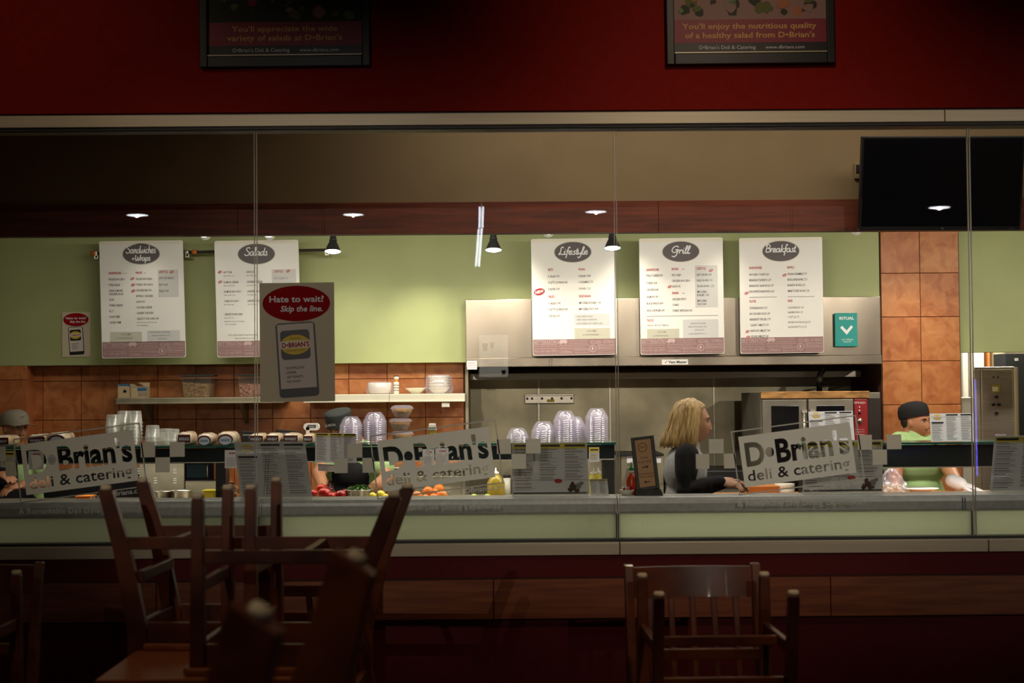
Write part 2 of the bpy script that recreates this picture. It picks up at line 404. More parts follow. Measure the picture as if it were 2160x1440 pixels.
def thing(name, label, cat, loc, group=None):
    o = bpy.data.objects.new(name, None); COL.objects.link(o); o.location = loc
    o.empty_display_size = 0.1
    return tag(o, label, cat, group)
def copy_tree(root, loc, label=None, rotz=None):
    """copy a thing with its parts and sub-parts"""
    def cp(o, par):
        c = o.copy(); COL.objects.link(c)
        if par is not None:
            c.parent = par
        for ch in o.children: cp(ch, c)
        return c
    r = cp(root, None); r.location = loc
    if rotz is not None: r.rotation_euler.z = rotz
    if label: r['label'] = label
    return r
def struct(o): o['kind'] = 'structure'; return o
# ================================================================== SETTING
XL, XR = -5.2, 5.2; DL, DR = -7.2, 7.2
b = MB(); b.box((DL, YREAR, -0.1), (DR, 13.6, 0), 'floor'); struct(b.build('floor'))
b = MB(); b.box((DL, YREAR, CEIL_D), (DR, YB+0.02, CEIL_D+0.1), 'ceil'); struct(b.build('ceiling'))
b = MB(); b.box((XL, YB+0.1, CEIL_K), (XR, 13.6, CEIL_K+0.1), 'ceilk'); struct(b.build('ceiling'))
b = MB(); b.box((DL-0.1, YREAR, 0), (DL, 6.72, CEIL_D), 'red'); struct(b.build('wall_left'))
b = MB(); b.box((DR, YREAR, 0), (DR+0.1, 6.72, CEIL_D), 'red'); struct(b.build('wall_right'))
b = MB(); b.box((DL-0.1, YREAR-0.1, 0), (DR+0.1, YREAR, CEIL_D), 'red'); struct(b.build('wall_rear'))
for xa, xb, nn in ((DL, XL, 'wall_front_left'), (XR, DR, 'wall_front_right')):
    b = MB(); b.box((xa, YG-0.04, 0), (xb, YG+0.05, CEIL_D), 'red'); struct(b.build(nn))
b = MB(); b.box((XL-0.1, 6.72, 0), (XL, 13.6, CEIL_D), 'plaster'); struct(b.build('wall_kitchen_left'))
b = MB(); b.box((XR, 6.72, 0), (XR+0.1, 13.6, CEIL_D), 'plaster'); struct(b.build('wall_kitchen_right'))
# --- front partition: red wall over the glass, rails, low red wall
zr0, zr1 = WZ(264, YG-0.04), WZ(239, YG-0.04)     # aluminium head rail
b = MB(); b.box((XL, YG-0.04, zr1+0.012), (XR, YG+0.06, CEIL_D), 'red'); struct(b.build('wall_front'))
b = MB(); b.box((XL, YG-0.02, zr1), (XR, YG+0.05, zr1+0.012), 'black'); struct(b.build('trim_1'))
xs = [XL, WX(1985, YG, 250), XR]
hd = struct(MB().box((XL, YG-0.045, zr0-0.012), (XR, YG+0.05, zr0), 'alu_d').build('trim_2'))
for i in range(2):
    MB().box((xs[i]+0.0015, YG-0.06, zr0), (xs[i+1]-0.0015, YG+0.05, zr1), 'alu').build('head_rail', hd, 0.002)
zg1 = WZ(275, YG)
MB().box((XL, YG-0.03, zg1), (XR, YG+0.05, zr0-0.012), 'black').build('glazing_channel', hd)
zs0, zs1 = WZ(1171, YG-0.05), WZ(1145, YG-0.05)
sill = struct(MB().box((XL, YG-0.03, zs1), (XR, YG+0.04, WZ(1137, YG)), 'black').build('trim_3'))
xs = [XL, WX(495, YG, 1150), WX(1305, YG, 1150), WX(2075, YG, 1150), XR]
for i in range(4):
    MB().box((xs[i]+0.0015, YG-0.07, zs0), (xs[i+1]-0.0015, YG+0.05, zs1), 'alu').build('sill_rail', sill, 0.003)
zw0 = WZ(1220, YG-0.06)
b = MB(); b.box((XL, YG-0.04, 0), (XR, YG+0.05, zs0), 'red_shaded'); struct(b.build('wall_low'))
# cherry rail in lengths
zc0, zc1 = WZ(1305, YG-0.08), WZ(1222, YG-0.08)
rail = struct(MB().box((XL, YG-0.05, zc0-0.01), (XR, YG-0.04, zc1+0.003), 'dark').build('trim_4'))
cuts = [XL]+[WX(p, YG-0.08, 1265) for p in (-380, 330, 1041, 1752)]+[XR]
for i in range(len(cuts)-1):
    MB().box((cuts[i]+0.0012, YG-0.085, zc0), (cuts[i+1]-0.0012, YG-0.05, zc1), 'wood_rail').build('rail_board', rail, 0.003)
b = MB(); b.box((XL, YG-0.055, 0), (XR, YG-0.04, 0.12), 'black'); struct(b.build('baseboard_front'))

# --- glass panes with their etched prints
zb = WZ(1138, YG)
seams = [XL, WX(540, YG, 700), WX(1300.5, YG, 700), WX(2049, YG, 700), XR]
px = YG/FPX
def logo(parent, tx, ty):
    o = W(tx, ty, YG-0.008)
    P = Plane(o, (1, 0, 0), (0, 0, 1)).sub(0, 0, 7.0)
    def q(a, b2): return (a*px, b2*px)
    # film plate with the lettering left clear: triangulate the plate around the letter outlines
    vs2 = [q(0, -107), q(237, -107), q(237, 0), q(0, 0)]; ed = [(0, 1), (1, 2), (2, 3), (3, 0)]; tris = []
    for body, a_, b_, h, wpx, bold in (("D\u2022Brian's", 10, -63, 49, 220, 0.036), ("deli & catering", 9, -95.5, 23.5, 217, 0.014)):
        tv, tf = text_geo(body, bold, 4, 1.02, 'LEFT'); x0 = min(v[0] for v in tv); x1 = max(v[0] for v in tv); k = h*px/0.73; sx = wpx*px/(x1-x0)
        pts = [(a_*px+(v[0]-x0)*sx, b_*px+v[1]*k) for v in tv]; key = {}; cnt = {}
        for f in tf:
            for i in range(len(f)):
                e1, e2 = f[i], f[(i+1) % len(f)]; k1 = (round(pts[e1][0], 6), round(pts[e1][1], 6)); k2 = (round(pts[e2][0], 6), round(pts[e2][1], 6))
                if k1 != k2: cnt[tuple(sorted((k1, k2)))] = cnt.get(tuple(sorted((k1, k2))), 0)+1
            for i in range(1, len(f)-1): tris.append((pts[f[0]], pts[f[i]], pts[f[i+1]]))
        for (k1, k2), n in cnt.items():
            if n == 1:
                for kk in (k1, k2):
                    if kk not in key: key[kk] = len(vs2); vs2.append(kk)
                ed.append((key[k1], key[k2]))
    from mathutils.geometry import delaunay_2d_cdt
    ov, oe, of = delaunay_2d_cdt([Vector(v) for v in vs2], ed, [], 0, 1e-7)[:3]
    def inside(x, y):
        for (ax, ay), (bx, by), (cx, cy) in tris:
            if min(ax, bx, cx) > x or max(ax, bx, cx) < x or min(ay, by, cy) > y or max(ay, by, cy) < y: continue
            d1 = (x-bx)*(ay-by)-(ax-bx)*(y-by); d2 = (x-cx)*(by-cy)-(bx-cx)*(y-cy); d3 = (x-ax)*(cy-ay)-(cx-ax)*(y-ay)
            if (d1 >= 0 and d2 >= 0 and d3 >= 0) or (d1 <= 0 and d2 <= 0 and d3 <= 0): return True
        return False
    keep = [f for f in of if not inside(sum(ov[i].x for i in f)/len(f), sum(ov[i].y for i in f)/len(f))]
    plate = MB(); plate.add([P(v.x, v.y, 0.0012) for v in ov], keep, 'etch'); plate.build('etched_logo', parent)
    fr = MB(); t = 1.3
    for r in ((-13-t, 12-t, 252+t, 12+t), (-13-t, -121-t, 252+t, -121+t)): fr.prism(rect(*[v*px for v in r]), P, 0, 0.001, 'etch2')
    for r in ((-13-t, -121+t, -13+t, 12-t), (252-t, -121+t, 252+t, 12-t)): fr.prism(rect(*[v*px for v in r]), P, 0, 0.001, 'etch2')
    fr.build('etched_border', parent)
    A = Plane(o, (1, 0, 0), (0, 0, 1)).sub(0, 0, 0.4)
    for x0, y0, x1, y1 in ((-62, -34, -31, -4), (-90, -66, -62, -35), (-31, -66, -6, -35), (252, -31, 282, 0), (282.5, -63, 313, -31.5), (313, -31, 344, 0)):
        MB().prism(rect(x0*px, y0*px, x1*px, y1*px), A, 0, 0.001, 'etch').build('etched_square', parent)
    t2 = MB(); P2 = P.sub(133*px, -133*px)
    t2.text('www.DBrians.com', P2, 0, 0, 11*px, 0.0005, 'etch2', width=118*px, bold=0.01)
    t2.text('A Remarkable Deli Dining Experience', A, -4*px, -146*px, 13*px, 0.0005, 'etchtag', width=262*px)
    t2.build('etched_lettering', parent)
for i in range(4):
    w = struct(MB().box((seams[i]+0.004, YG-0.006, zb), (seams[i+1]-0.004, YG+0.006, zg1), 'glass').build('window_%d' % (i+1)))
    if i < 3:
        logo(w, (43, 795, 1557)[i], (937, 930, 921)[i])
        # polished edges of the two neighbouring sheets
        for dx in (-0.0065, 0.0045):
            MB().box((seams[i+1]+dx, YG-0.007, zb), (seams[i+1]+dx+0.0022, YG+0.007, zg1), 'sealglass').build('polished_edge', w)

# --- beam and tan wall
zb0, zb1 = WZ(492, YB), WZ(425, YB)
b = MB(); b.box((XL, YB+0.02, zb1-0.02), (XR, YB+0.1, CEIL_D), 'tan'); struct(b.build('wall_bulkhead'))
bm_ = struct(MB().box((XL, YB+0.015, zb0+0.002), (XR, YB+0.09, zb1-0.002), 'dark').build('trim_5'))
cuts = [XL]+[WX(p, YB, 460) for p in (-385, 501, 1389, 2275)]+[XR]
for i in range(len(cuts)-1):
    MB().box((cuts[i]+0.001, YB, zb0), (cuts[i+1]-0.001, YB+0.015, zb1), 'beam').build('veneer_panel', bm_, 0.001)
# --- green soffit in front of the tiled wall
zs = WZ(763, YF)
xcol0, xcol1 = WX(1861, YF), WX(2026, YF)
b = MB(); b.box((XL, YF, zs), (xcol0-0.01, YA+0.12, CEIL_K), 'green'); struct(b.build('wall_soffit'))
b = MB(); b.box((xcol1+0.005, YF+0.05, WZ(750, YF)), (XR, YF+0.2, CEIL_K), 'green'); struct(b.build('wall_header'))
# --- tiled back wall
xl = WX(57, YF, 860)
xal = WX(982, YT, 860)
bw = struct(MB().box((XL, YT, 0), (xal, YA+0.12, zs), 'grout').build('wall_back'))
struct(MB().box((xal, YA, 0), (xcol0+0.1, YA+0.12, zs), 'grout').build('wall_alcove'))
struct(MB().box((xal, YT-.004, 0), (xal+.02, YA, zs-.001), 'steel_m').build('trim_7'))
cols = [57]+[91.3+80.6*k for k in range(12)]
rows = [735, 801, 883, 965, 1047]
tk = 0
for r in range(4):
    for c in range(len(cols)-1):
        p0, p1 = cols[c], min(cols[c+1], 985)
        if p1-p0 < 3: continue
        x0, x1 = WX(p0, YT), WX(p1, YT)
        z1, z0 = WZ(rows[r], YT, 500), WZ(rows[r+1], YT, 500)
        if z1 > zs: z1 = zs-0.001
        random.seed(tk); tk += 1
        MB().box((x0+0.002, YT-0.008+random.uniform(-.0006, .0006), z0+0.002), (x1-0.002, YT, z1-0.002), 'tile%d' % random.choice((0, 0, 1, 2))).build('tile', bw, 0.0015, 1)
lw = struct(MB().box((XL, YF+.008, 0), (xl, YT, zs), 'tile1').build('wall_corner'))
for r in range(4):
    for c in range(2):
        z1, z0 = WZ(rows[r], YF, 30), WZ(rows[r+1], YF, 30); x1 = WX(57-81*c, YF, 860); x0 = WX(57-81*(c+1), YF, 860)
        MB().box((x0+.002, YF, z0+0.002), (x1-.002, YF+.008, min(z1, zs)-0.002), 'tile%d' % ((r+c) % 3)).build('tile', lw, 0.0015, 1)
# --- stainless wall panels behind the range hood
YS = YA-0.02
pc = [983, 1136, 1286, 1505, 1870]
sp = struct(MB().box((WX(983, YS), YS, 0.3), (WX(1872, YS), YA-0.0005, WZ(700, YS)), 'steel_d').build('trim_6'))
for i in range(4):
    MB().box((WX(pc[i], YS)+0.004, YS-0.006, 0.35), (WX(pc[i+1], YS)-0.004, YS, WZ(705, YS)), 'steel_m').build('steel_panel', sp, 0.003)
    if i: MB().box((WX(pc[i], YS)-0.008, YS-0.012, 0.35), (WX(pc[i], YS)+0.008, YS-0.004, WZ(705, YS)), 'steel').build('joint_strip', sp, 0.002)
# --- tiled pillar
YC = YF
pl = struct(MB().box((xcol0-0.004, YC+0.004, 0), (xcol1+0.004, YC+0.9, CEIL_K), 'grout').build('wall_pillar'))
rows2 = [480, 576, 668, 761, 853, 945, 1040]
for r in range(6):
    for c in range(2):
        pa, pb = ((1862, 1944), (1944, 2025))[c]
        pa += (rows2[r]-490)*0.000; x0, x1 = (xcol0, (xcol0+xcol1)/2, xcol1)[c:c+2]
        MB().box((x0+0.002, YC-0.006, WZ(rows2[r+1], YC, 1945)+0.002), (x1-0.002, YC+0.004, WZ(rows2[r], YC, 1945)-0.002), 'tile%d' % ((0, 2)[(r+c) % 2])).build('tile', pl, 0.0015, 1)
# --- back room beyond the pillar
b = MB(); b.box((3.2, 13.0, 0), (XR, 13.1, CEIL_K), 'plaster'); struct(b.build('wall_back_room'))
# ================================================================== SCRIPT HAND for the headings
G = {
'S': ([[(1.3,1.8),(1.0,2.1),(.6,2.0),(.4,1.6),(.7,1.15),(1.1,.8),(1.1,.3),(.7,0),(.2,.1),(0,.4)]],1.3),
'a': ([[(.9,.8),(.6,1),(.2,.8),(.05,.35),(.3,0),(.65,.2),(.9,.9),(.85,.3),(1.0,0),(1.2,.2)]],1.1),
'n': ([[(0,.8),(.15,1),(.2,0)],[(.2,.5),(.5,1),(.7,.85),(.65,.25),(.8,0),(1.0,.2)]],.95),
'd': ([[(.9,.8),(.6,1),(.2,.8),(.05,.35),(.3,0),(.65,.2),(.9,.9),(1.05,2.0)],[(.95,1.2),(.85,.4),(.98,0),(1.2,.2)]],1.1),
'w': ([[(0,.95),(.05,.3),(.25,0),(.5,.3),(.6,.95)],[(.6,.9),(.65,.3),(.85,0),(1.1,.4),(1.15,.95),(1.35,.85)]],1.25),
'i': ([[(0,.5),(.15,.95),(.1,.3),(.25,0),(.45,.2)],[(.2,1.35),(.24,1.5)]],.42),
'c': ([[(.75,.8),(.5,1),(.15,.8),(.05,.35),(.3,0),(.75,.2)]],.72),
'h': ([[(.28,2.0),(.2,1.0),(.1,0)],[(.12,.5),(.45,1),(.65,.8),(.6,.25),(.75,0),(.95,.2)]],.9),
'e': ([[(.08,.4),(.6,.6),(.6,.9),(.35,1),(.08,.6),(.15,.1),(.45,0),(.8,.25)]],.74),
's': ([[(.1,.1),(.35,0),(.6,.2),(.5,.45),(.3,.7),(.4,1),(.65,.9)]],.7),
'+': ([[(0,.6),(.8,.6)],[(.4,1.0),(.4,.2)]],1.1),
'W': ([[(0,1.8),(.1,.4),(.35,0),(.7,.6),(.8,1.3)],[(.8,1.2),(.85,.4),(1.05,0),(1.5,.9),(1.6,1.9)]],1.5),
'r': ([[(0,.8),(.15,1),(.15,0)],[(.15,.6),(.4,1),(.65,.9)]],.62),
'p': ([[(.12,1),(.1,0),(0,-.9)],[(.08,.6),(.45,1),(.8,.7),(.65,.1),(.3,0),(.08,.25)]],.88),
'l': ([[(0,.3),(.3,1.3),(.4,2.0),(.22,2.05),(.1,1.0),(.15,.1),(.35,0),(.5,.2)]],.45),
'L': ([[(.95,1.8),(.7,2.1),(.45,1.7),(.4,.7),(.1,0),(.5,.15),(.9,0),(1.25,.3)]],1.1),
'f': ([[(.75,1.8),(.5,2.05),(.32,1.4),(.15,-.5),(0,-.9)],[(0,.95),(.6,1.0)]],.5),
't': ([[(.3,1.7),(.15,.3),(.3,0),(.5,.2)],[(0,1.1),(.5,1.15)]],.45),
'y': ([[(0,.95),(.05,.3),(.3,.1),(.6,.5)],[(.75,1),(.55,-.5),(.25,-.95),(0,-.6)]],.72),
'G': ([[(1.2,1.7),(.8,2.1),(.3,1.7),(.1,.9),(.4,.3),(.9,.5),(1.1,1.0)],[(.65,1.0),(1.15,1.05),(.95,-.4),(.55,-.9),(.2,-.6)]],1.3),
'B': ([[(.35,2),(.2,1),(.15,0)],[(0,1.7),(.5,2.1),(1.0,1.8),(.9,1.3),(.4,1.05)],[(.4,1.05),(1.0,.9),(1.1,.4),(.7,0),(.1,.1)]],1.15),
'k': ([[(.28,2.0),(.2,1),(.1,0)],[(.7,1),(.15,.5),(.45,.3),(.75,0),(.95,.2)]],.88),
}
def script_text(b, body, P, cx, cy, wid, c, m, wt=0.26, shear=0.12, ys=1.0):
    tot = sum(G[ch][1] for ch in body)+0.2; k = wid/tot; x = cx-wid/2
    for ci, ch in enumerate(body):
        st, ad = G[ch]
        for si, s_ in enumerate(st): b.ribbon([(x+(p[0]+p[1]*shear)*k, cy+p[1]*k*ys) for p in s_], P, c+.0009*((ci+si) % 2), wt*k, m)
        x += ad*k
def leafmark(b, P, x, y, s, c):
    """small red new-item mark"""
    pl = P.sub(x, y, 25)
    b.flat(circle(12, s, s*0.55), pl, c, 'inkr'); b.flat(rect(-s*.6, -s*.12, s*.6, s*.12), pl, c+0.0006, 'white')

BOARDS = {
 'Sandwiches': dict(tl=(209, 509), w=176, h=247, lean=-1.1, title=[('Sandwiches', 112-24, 26, 64), ('+Wraps', 112-24, 42, 40)],
  red=[(18, 70, 'SANDWICHES'), (75, 70, 'WRAPS'), (124, 69, 'LIFESTYLE')],
  txt=[(46, 70, '5.99 / 7.25', .6), (92, 70, '7.49', .6), (18, 83, 'VEGGIE AVOCADO'), (18, 95, 'TUNA SALAD'), (18, 107, 'CRAN ALMOND'), (18, 114, 'CHICKEN SALAD'), (18, 126, 'CLUB'),
       (18, 138, 'TURKEY BREAST'), (18, 150, 'B.L.T.'), (18, 162, 'ROAST BEEF'), (18, 174, 'HONEY HAM'), (75, 83, 'VEGGIE AVOCADO'), (75, 95, 'TURKEY AVOCADO'), (75, 107, 'CHICKEN BACON'),
       (75, 119, 'BUFFALO CHICKEN'), (75, 131, 'SANTA FE'), (75, 143, 'CHICKEN CAESAR'), (75, 155, 'CASHEW CHICKEN'), (75, 167, 'CREATE YOUR OWN 7.49'),
       (75, 174, 'Add $1.49 for avocado, $1.99 for protein,', .62), (75, 180, '.49 per extra ingredient', .62), (124, 82, 'LETTUCE WRAPS:'), (124, 96, 'KETO 8.49'), (124, 109, 'PALEO 8.49'),
       (42, 199, 'SOUP COMBO', .8), (32, 207, '$3 OFF WITH ANY ENTREE', .7), (102, 195, 'SANDWICHES AND TORTILLA WRAPS', .62), (106, 202, 'SERVED WITH PICKLE AND CHIPS', .62), (118, 209, 'OR WHOLE FRUIT', .62)],
  boxes=[(122, 62, 165, 120, 'boxgrey'), (18, 192, 85, 214, 'boxbeige'), (96, 190, 165, 214, 'boxgrey')], marks=[(68, 80), (69, 93), (69, 106), (151, 67)], rules=[]),
 'Salads': dict(tl=(452, 508), w=177, h=246, lean=-1.0, title=[('Salads', 88, 32, 50)],
  red=[(124, 69, 'LIFESTYLE')],
  txt=[(17, 69, 'AHI TUNA'), (17, 76, '10.49 / 10.99 / 11.99', .7), (17, 90, 'SALMON CAESAR'), (17, 97, '10.49 / 10.99 / 11.99', .7), (17, 110, 'SALMON AVOCADO'), (17, 117, '10.49 / 10.99 / 11.99', .7), (17, 130, 'COBB AVOCADO'), (17, 137, '8.99 / 9.49 / 10.49', .7),
       (66, 69, 'SANTA FE'), (66, 76, '8.99 / 9.49 / 10.49', .7), (66, 90, 'CHICKEN CAESAR'), (66, 97, '7.99 / 7.99 / 9.49', .7), (66, 110, 'CHICKEN AVOCADO'), (66, 117, '7.99 / 8.49 / 9.49', .7), (66, 130, 'GARDEN & CHICKEN'), (66, 137, '7.49 / 7.99 / 8.99', .7),
       (17, 158, 'CREATE YOUR OWN'), (17, 165, '6.49 / 6.99 / 7.99', .7), (17, 172, 'Add $1.49 for avocado, $1.99 for protein,', .62), (18, 178, '.49 per extra ingredient', .62), (124, 83, 'KETO SALAD 9.99', .9),
       (24, 201, 'Fat Free Citrus | Sundried Tomato Pesto | Balsamic', .75), (38, 208, 'Peppercorn | Bleu Cheese | Caesar', .75)],
  boxes=[(119, 62, 170, 118, 'boxgrey')], marks=[(10, 66), (10, 87), (154, 66)], rules=[]),
 'Lifestyle': dict(tl=(1120, 504), w=177, h=247, lean=0.0, title=[('Lifestyle', 89, 34, 64)],
  red=[(35, 68, 'KETO'), (99, 68, 'VEGAN'), (35, 125, 'PALEO'), (99, 125, 'VEGETARIAN')],
  txt=[(35, 82, 'K SALAD 9.99'), (35, 95, 'K LETTUCE WRAP 8.49'), (35, 109, 'K BOWL 9.99'), (35, 139, 'P SALAD 10.49'), (35, 152, 'P LETTUCE WRAP 8.49'), (35, 166, 'P BOWL 9.99'),
       (99, 82, 'V SALAD 10.49'), (99, 95, 'V SCRAMBLE 7.79'), (99, 109, 'V BOWL 11.29'), (99, 139, 'IMPOSSIBLE BURGER 11.49'), (99, 152, 'IMPOSSIBLE TACO 4.49'),
       (94, 167, 'SALAD, ORDER AT SALADS', .7), (94, 174, 'WRAPS, ORDER AT SANDWICHES', .7), (94, 182, 'BOWL / BURGER / TACO, ORDER AT GRILL', .7), (115, 198, 'SOUP COMBO', .8), (106, 206, '$3 OFF WITH ANY ENTREE', .7)],
  boxes=[(89, 160, 164, 185, 'boxgrey'), (89, 190, 164, 213, 'boxbeige')], marks=[], new=(16, 112), rules=[]),
 'Grill': dict(tl=(1348, 503), w=177, h=246, lean=0.2, title=[('Grill', 88, 33, 42)],
  red=[(14, 69, 'SANDWICHES'), (68, 68, 'BOWLS'), (121, 68, 'LIFESTYLE'), (68, 119, 'PANINI'), (14, 176, 'TACOS')],
  txt=[(14, 81, 'PHILLY CHEESE 8.99'), (14, 97, 'TURKEY 8.49'), (14, 111, 'CHICKEN 8.49'), (14, 126, 'SALMON 9.49'), (14, 140, 'BLACK ANGUS 8.49'), (14, 155, 'ANGUS BURGER 8.49'), (90, 68, '8.99', .7), (68, 81, 'SPICY BEEF'), (68, 93, 'CHICKEN AVOCADO'), (68, 105, 'SANTA FE'),
       (90, 119, '8.49', .7), (68, 132, 'CHICKEN PESTO'), (68, 144, 'CUBAN'), (68, 156, 'TURKEY APPLE BACON'), (121, 81, 'KETO BOWL 9.99'), (121, 93, 'PALEO BOWL 9.99'), (121, 105, 'VEGAN BOWL 11.29'), (121, 117, 'IMPOSSIBLE'), (121, 124, 'BURGER 11.49'), (121, 136, 'IMPOSSIBLE'), (121, 143, 'TACO 4.49'),
       (14, 186, 'ONE 3.49 / TWO 6.49 / THREE 8.49', .75), (36, 200, 'SOUP COMBO', .75), (27, 208, '$3 OFF WITH ANY ENTREE', .65), (106, 183, 'SANDWICHES AND PANINI', .65), (101, 190, 'SERVED WITH PICKLE AND CHIPS', .65), (114, 197, 'OR WHOLE FRUIT', .65), (101, 205, 'SUB FRIES / FRESH FRUIT FOR 1.79', .65)],
  boxes=[(117, 59, 165, 148, 'boxgrey'), (14, 192, 82, 212, 'boxbeige'), (90, 173, 165, 212, 'boxgrey')], marks=[(63, 103), (151, 70)], rules=[(14, 165, 165)]),
 'Breakfast': dict(tl=(1559, 502), w=176, h=245, lean=0.4, title=[('Breakfast', 88, 31, 66)],
  red=[(20, 66, 'SANDWICHES'), (101, 66, 'BOWLS'), (20, 137, 'PLATES'), (101, 137, 'SIDES')],
  txt=[(20, 80, 'AVOCADO TOAST 6.29'), (20, 92, 'BREAKFAST BURRITO 6.79'), (20, 104, 'BREAKFAST SANDWICH 5.79'), (20, 116, 'EGG WHITE SANDWICH 6.29'), (101, 80, 'VEGAN SCRAMBLE 7.79'), (101, 92, 'RISE & DINE BOWL 7.29'), (101, 104, 'BURRITO BOWL 6.79'), (101, 116, 'SMART START BOWL 7.29'),
       (20, 151, 'LITE BREAKFAST 5.79'), (20, 163, 'BACON AND EGGS 6.49'), (20, 175, 'BREAKFAST SPECIAL 7.79'), (21, 187, 'CLASSIC OMELET 6.99'), (21, 199, 'SANTA FE OMELET 7.49'), (22, 211, 'VEGGIE OMELET 7.49'),
       (101, 151, 'CAGE-FREE EGG 1.49', .9), (101, 161, 'HASHBROWNS 1.79', .9), (101, 171, 'TOAST (2) 1.79', .9), (101, 182, 'APPLEWOOD BACON (2) 2.79', .9), (101, 192, 'SAUSAGE PATTY (2) 2.49', .9)],
  boxes=[], marks=[(95, 80), (14, 117), (15, 198), (16, 210)], rules=[(20, 126, 78), (101, 126, 158)]),
}
YBD = 10.12
pb = YBD/FPX
def footer(b, P, w, h, c):
    """band of light words on mauve"""
    y0 = -h+1.5
    rows_ = [(3, 23, 8.5, 26, 'BETTER', 'mauve_l'), (30, 23, 9.5, 24, 'EATING', 'mauve_l'), (122, 24, 5.5, 22, 'KITCHEN', 'mauve_l'), (147, 23, 7, 26, 'CATERING', 'mauve_l'),
             (3, 5, 6.5, 50, "We're NO with GMO's", 'mauve_l'), (56, 2.5, 6.5, 28, 'CATERING', 'mauve_l'), (137, 13, 3.5, 36, 'DBrianscatering.com', 'mauve_l'),
             (76, 27, 3, 40, 'ALL NATURAL INGREDIENTS', 'mauve_l'), (76, 22, 3, 40, 'LOCAL FRESH PRODUCE', 'mauve_l'), (3, 17, 2.5, 50, 'cage free eggs and nitrate free bacon', 'mauve_l'),
             (56, 14.5, 3, 54, 'hormone free turkey breast', 'mauve_l'), (88, 8, 3, 32, 'MADE IN HOUSE', 'mauve_l'), (137, 18.5, 3, 36, 'FARM TO TABLE', 'mauve_l'), (137, 8, 3, 36, 'whole grain bread', 'mauve_l'),
             (3, 1, 2.5, 50, 'gluten friendly options', 'mauve_l'), (88, 2.5, 3, 32, 'FRESH MEATS', 'mauve_l'), (137, 2.5, 3, 36, 'deli & catering', 'mauve_l')]
    for x, y, hh, ww, t, m in rows_: b.text(t, P, x*pb, (y0+y)*pb, hh*pb*0.95, c, m, width=ww*pb, res=1)
    for x0, y, x1 in ((3, 21, 52), (3, 12.6, 52), (56, 19, 120), (122, 22.3, 144), (56, 11.6, 118), (137, 17, 173), (137, 11.8, 173)): b.flat(rect(x0*pb, (y0+y)*pb, x1*pb, (y0+y+0.7)*pb), P, c, 'mauve_l')
    # pig silhouette
    pg = [(56, 24), (56, 28), (58, 31), (62, 32), (68, 31.5), (71, 32.5), (72, 30), (74, 28), (73, 26), (71, 25), (71, 22), (69, 22), (69, 24.5), (61, 24.5), (61, 22), (59, 22), (58.5, 24.5)]
    b.flat([(x*pb, (y0+y-0.5)*pb) for x, y in pg], P, c, 'mauve_l')
    q = P.sub(127*pb, (y0+12)*pb)
    n = 20; o1 = circle(n, 7.6*pb); i1 = circle(n, 6.3*pb)
    for k in range(n): b.flat([o1[k], o1[(k+1) % n], i1[(k+1) % n], i1[k]], q, c, 'mauve_l')
    b.flat([(-2*pb, -4.5*pb), (3*pb, 0), (-1*pb, 5*pb), (-3*pb, 1*pb)], q, c, 'mauve_l')
rod_z = WZ(531, YBD+0.06, 500)
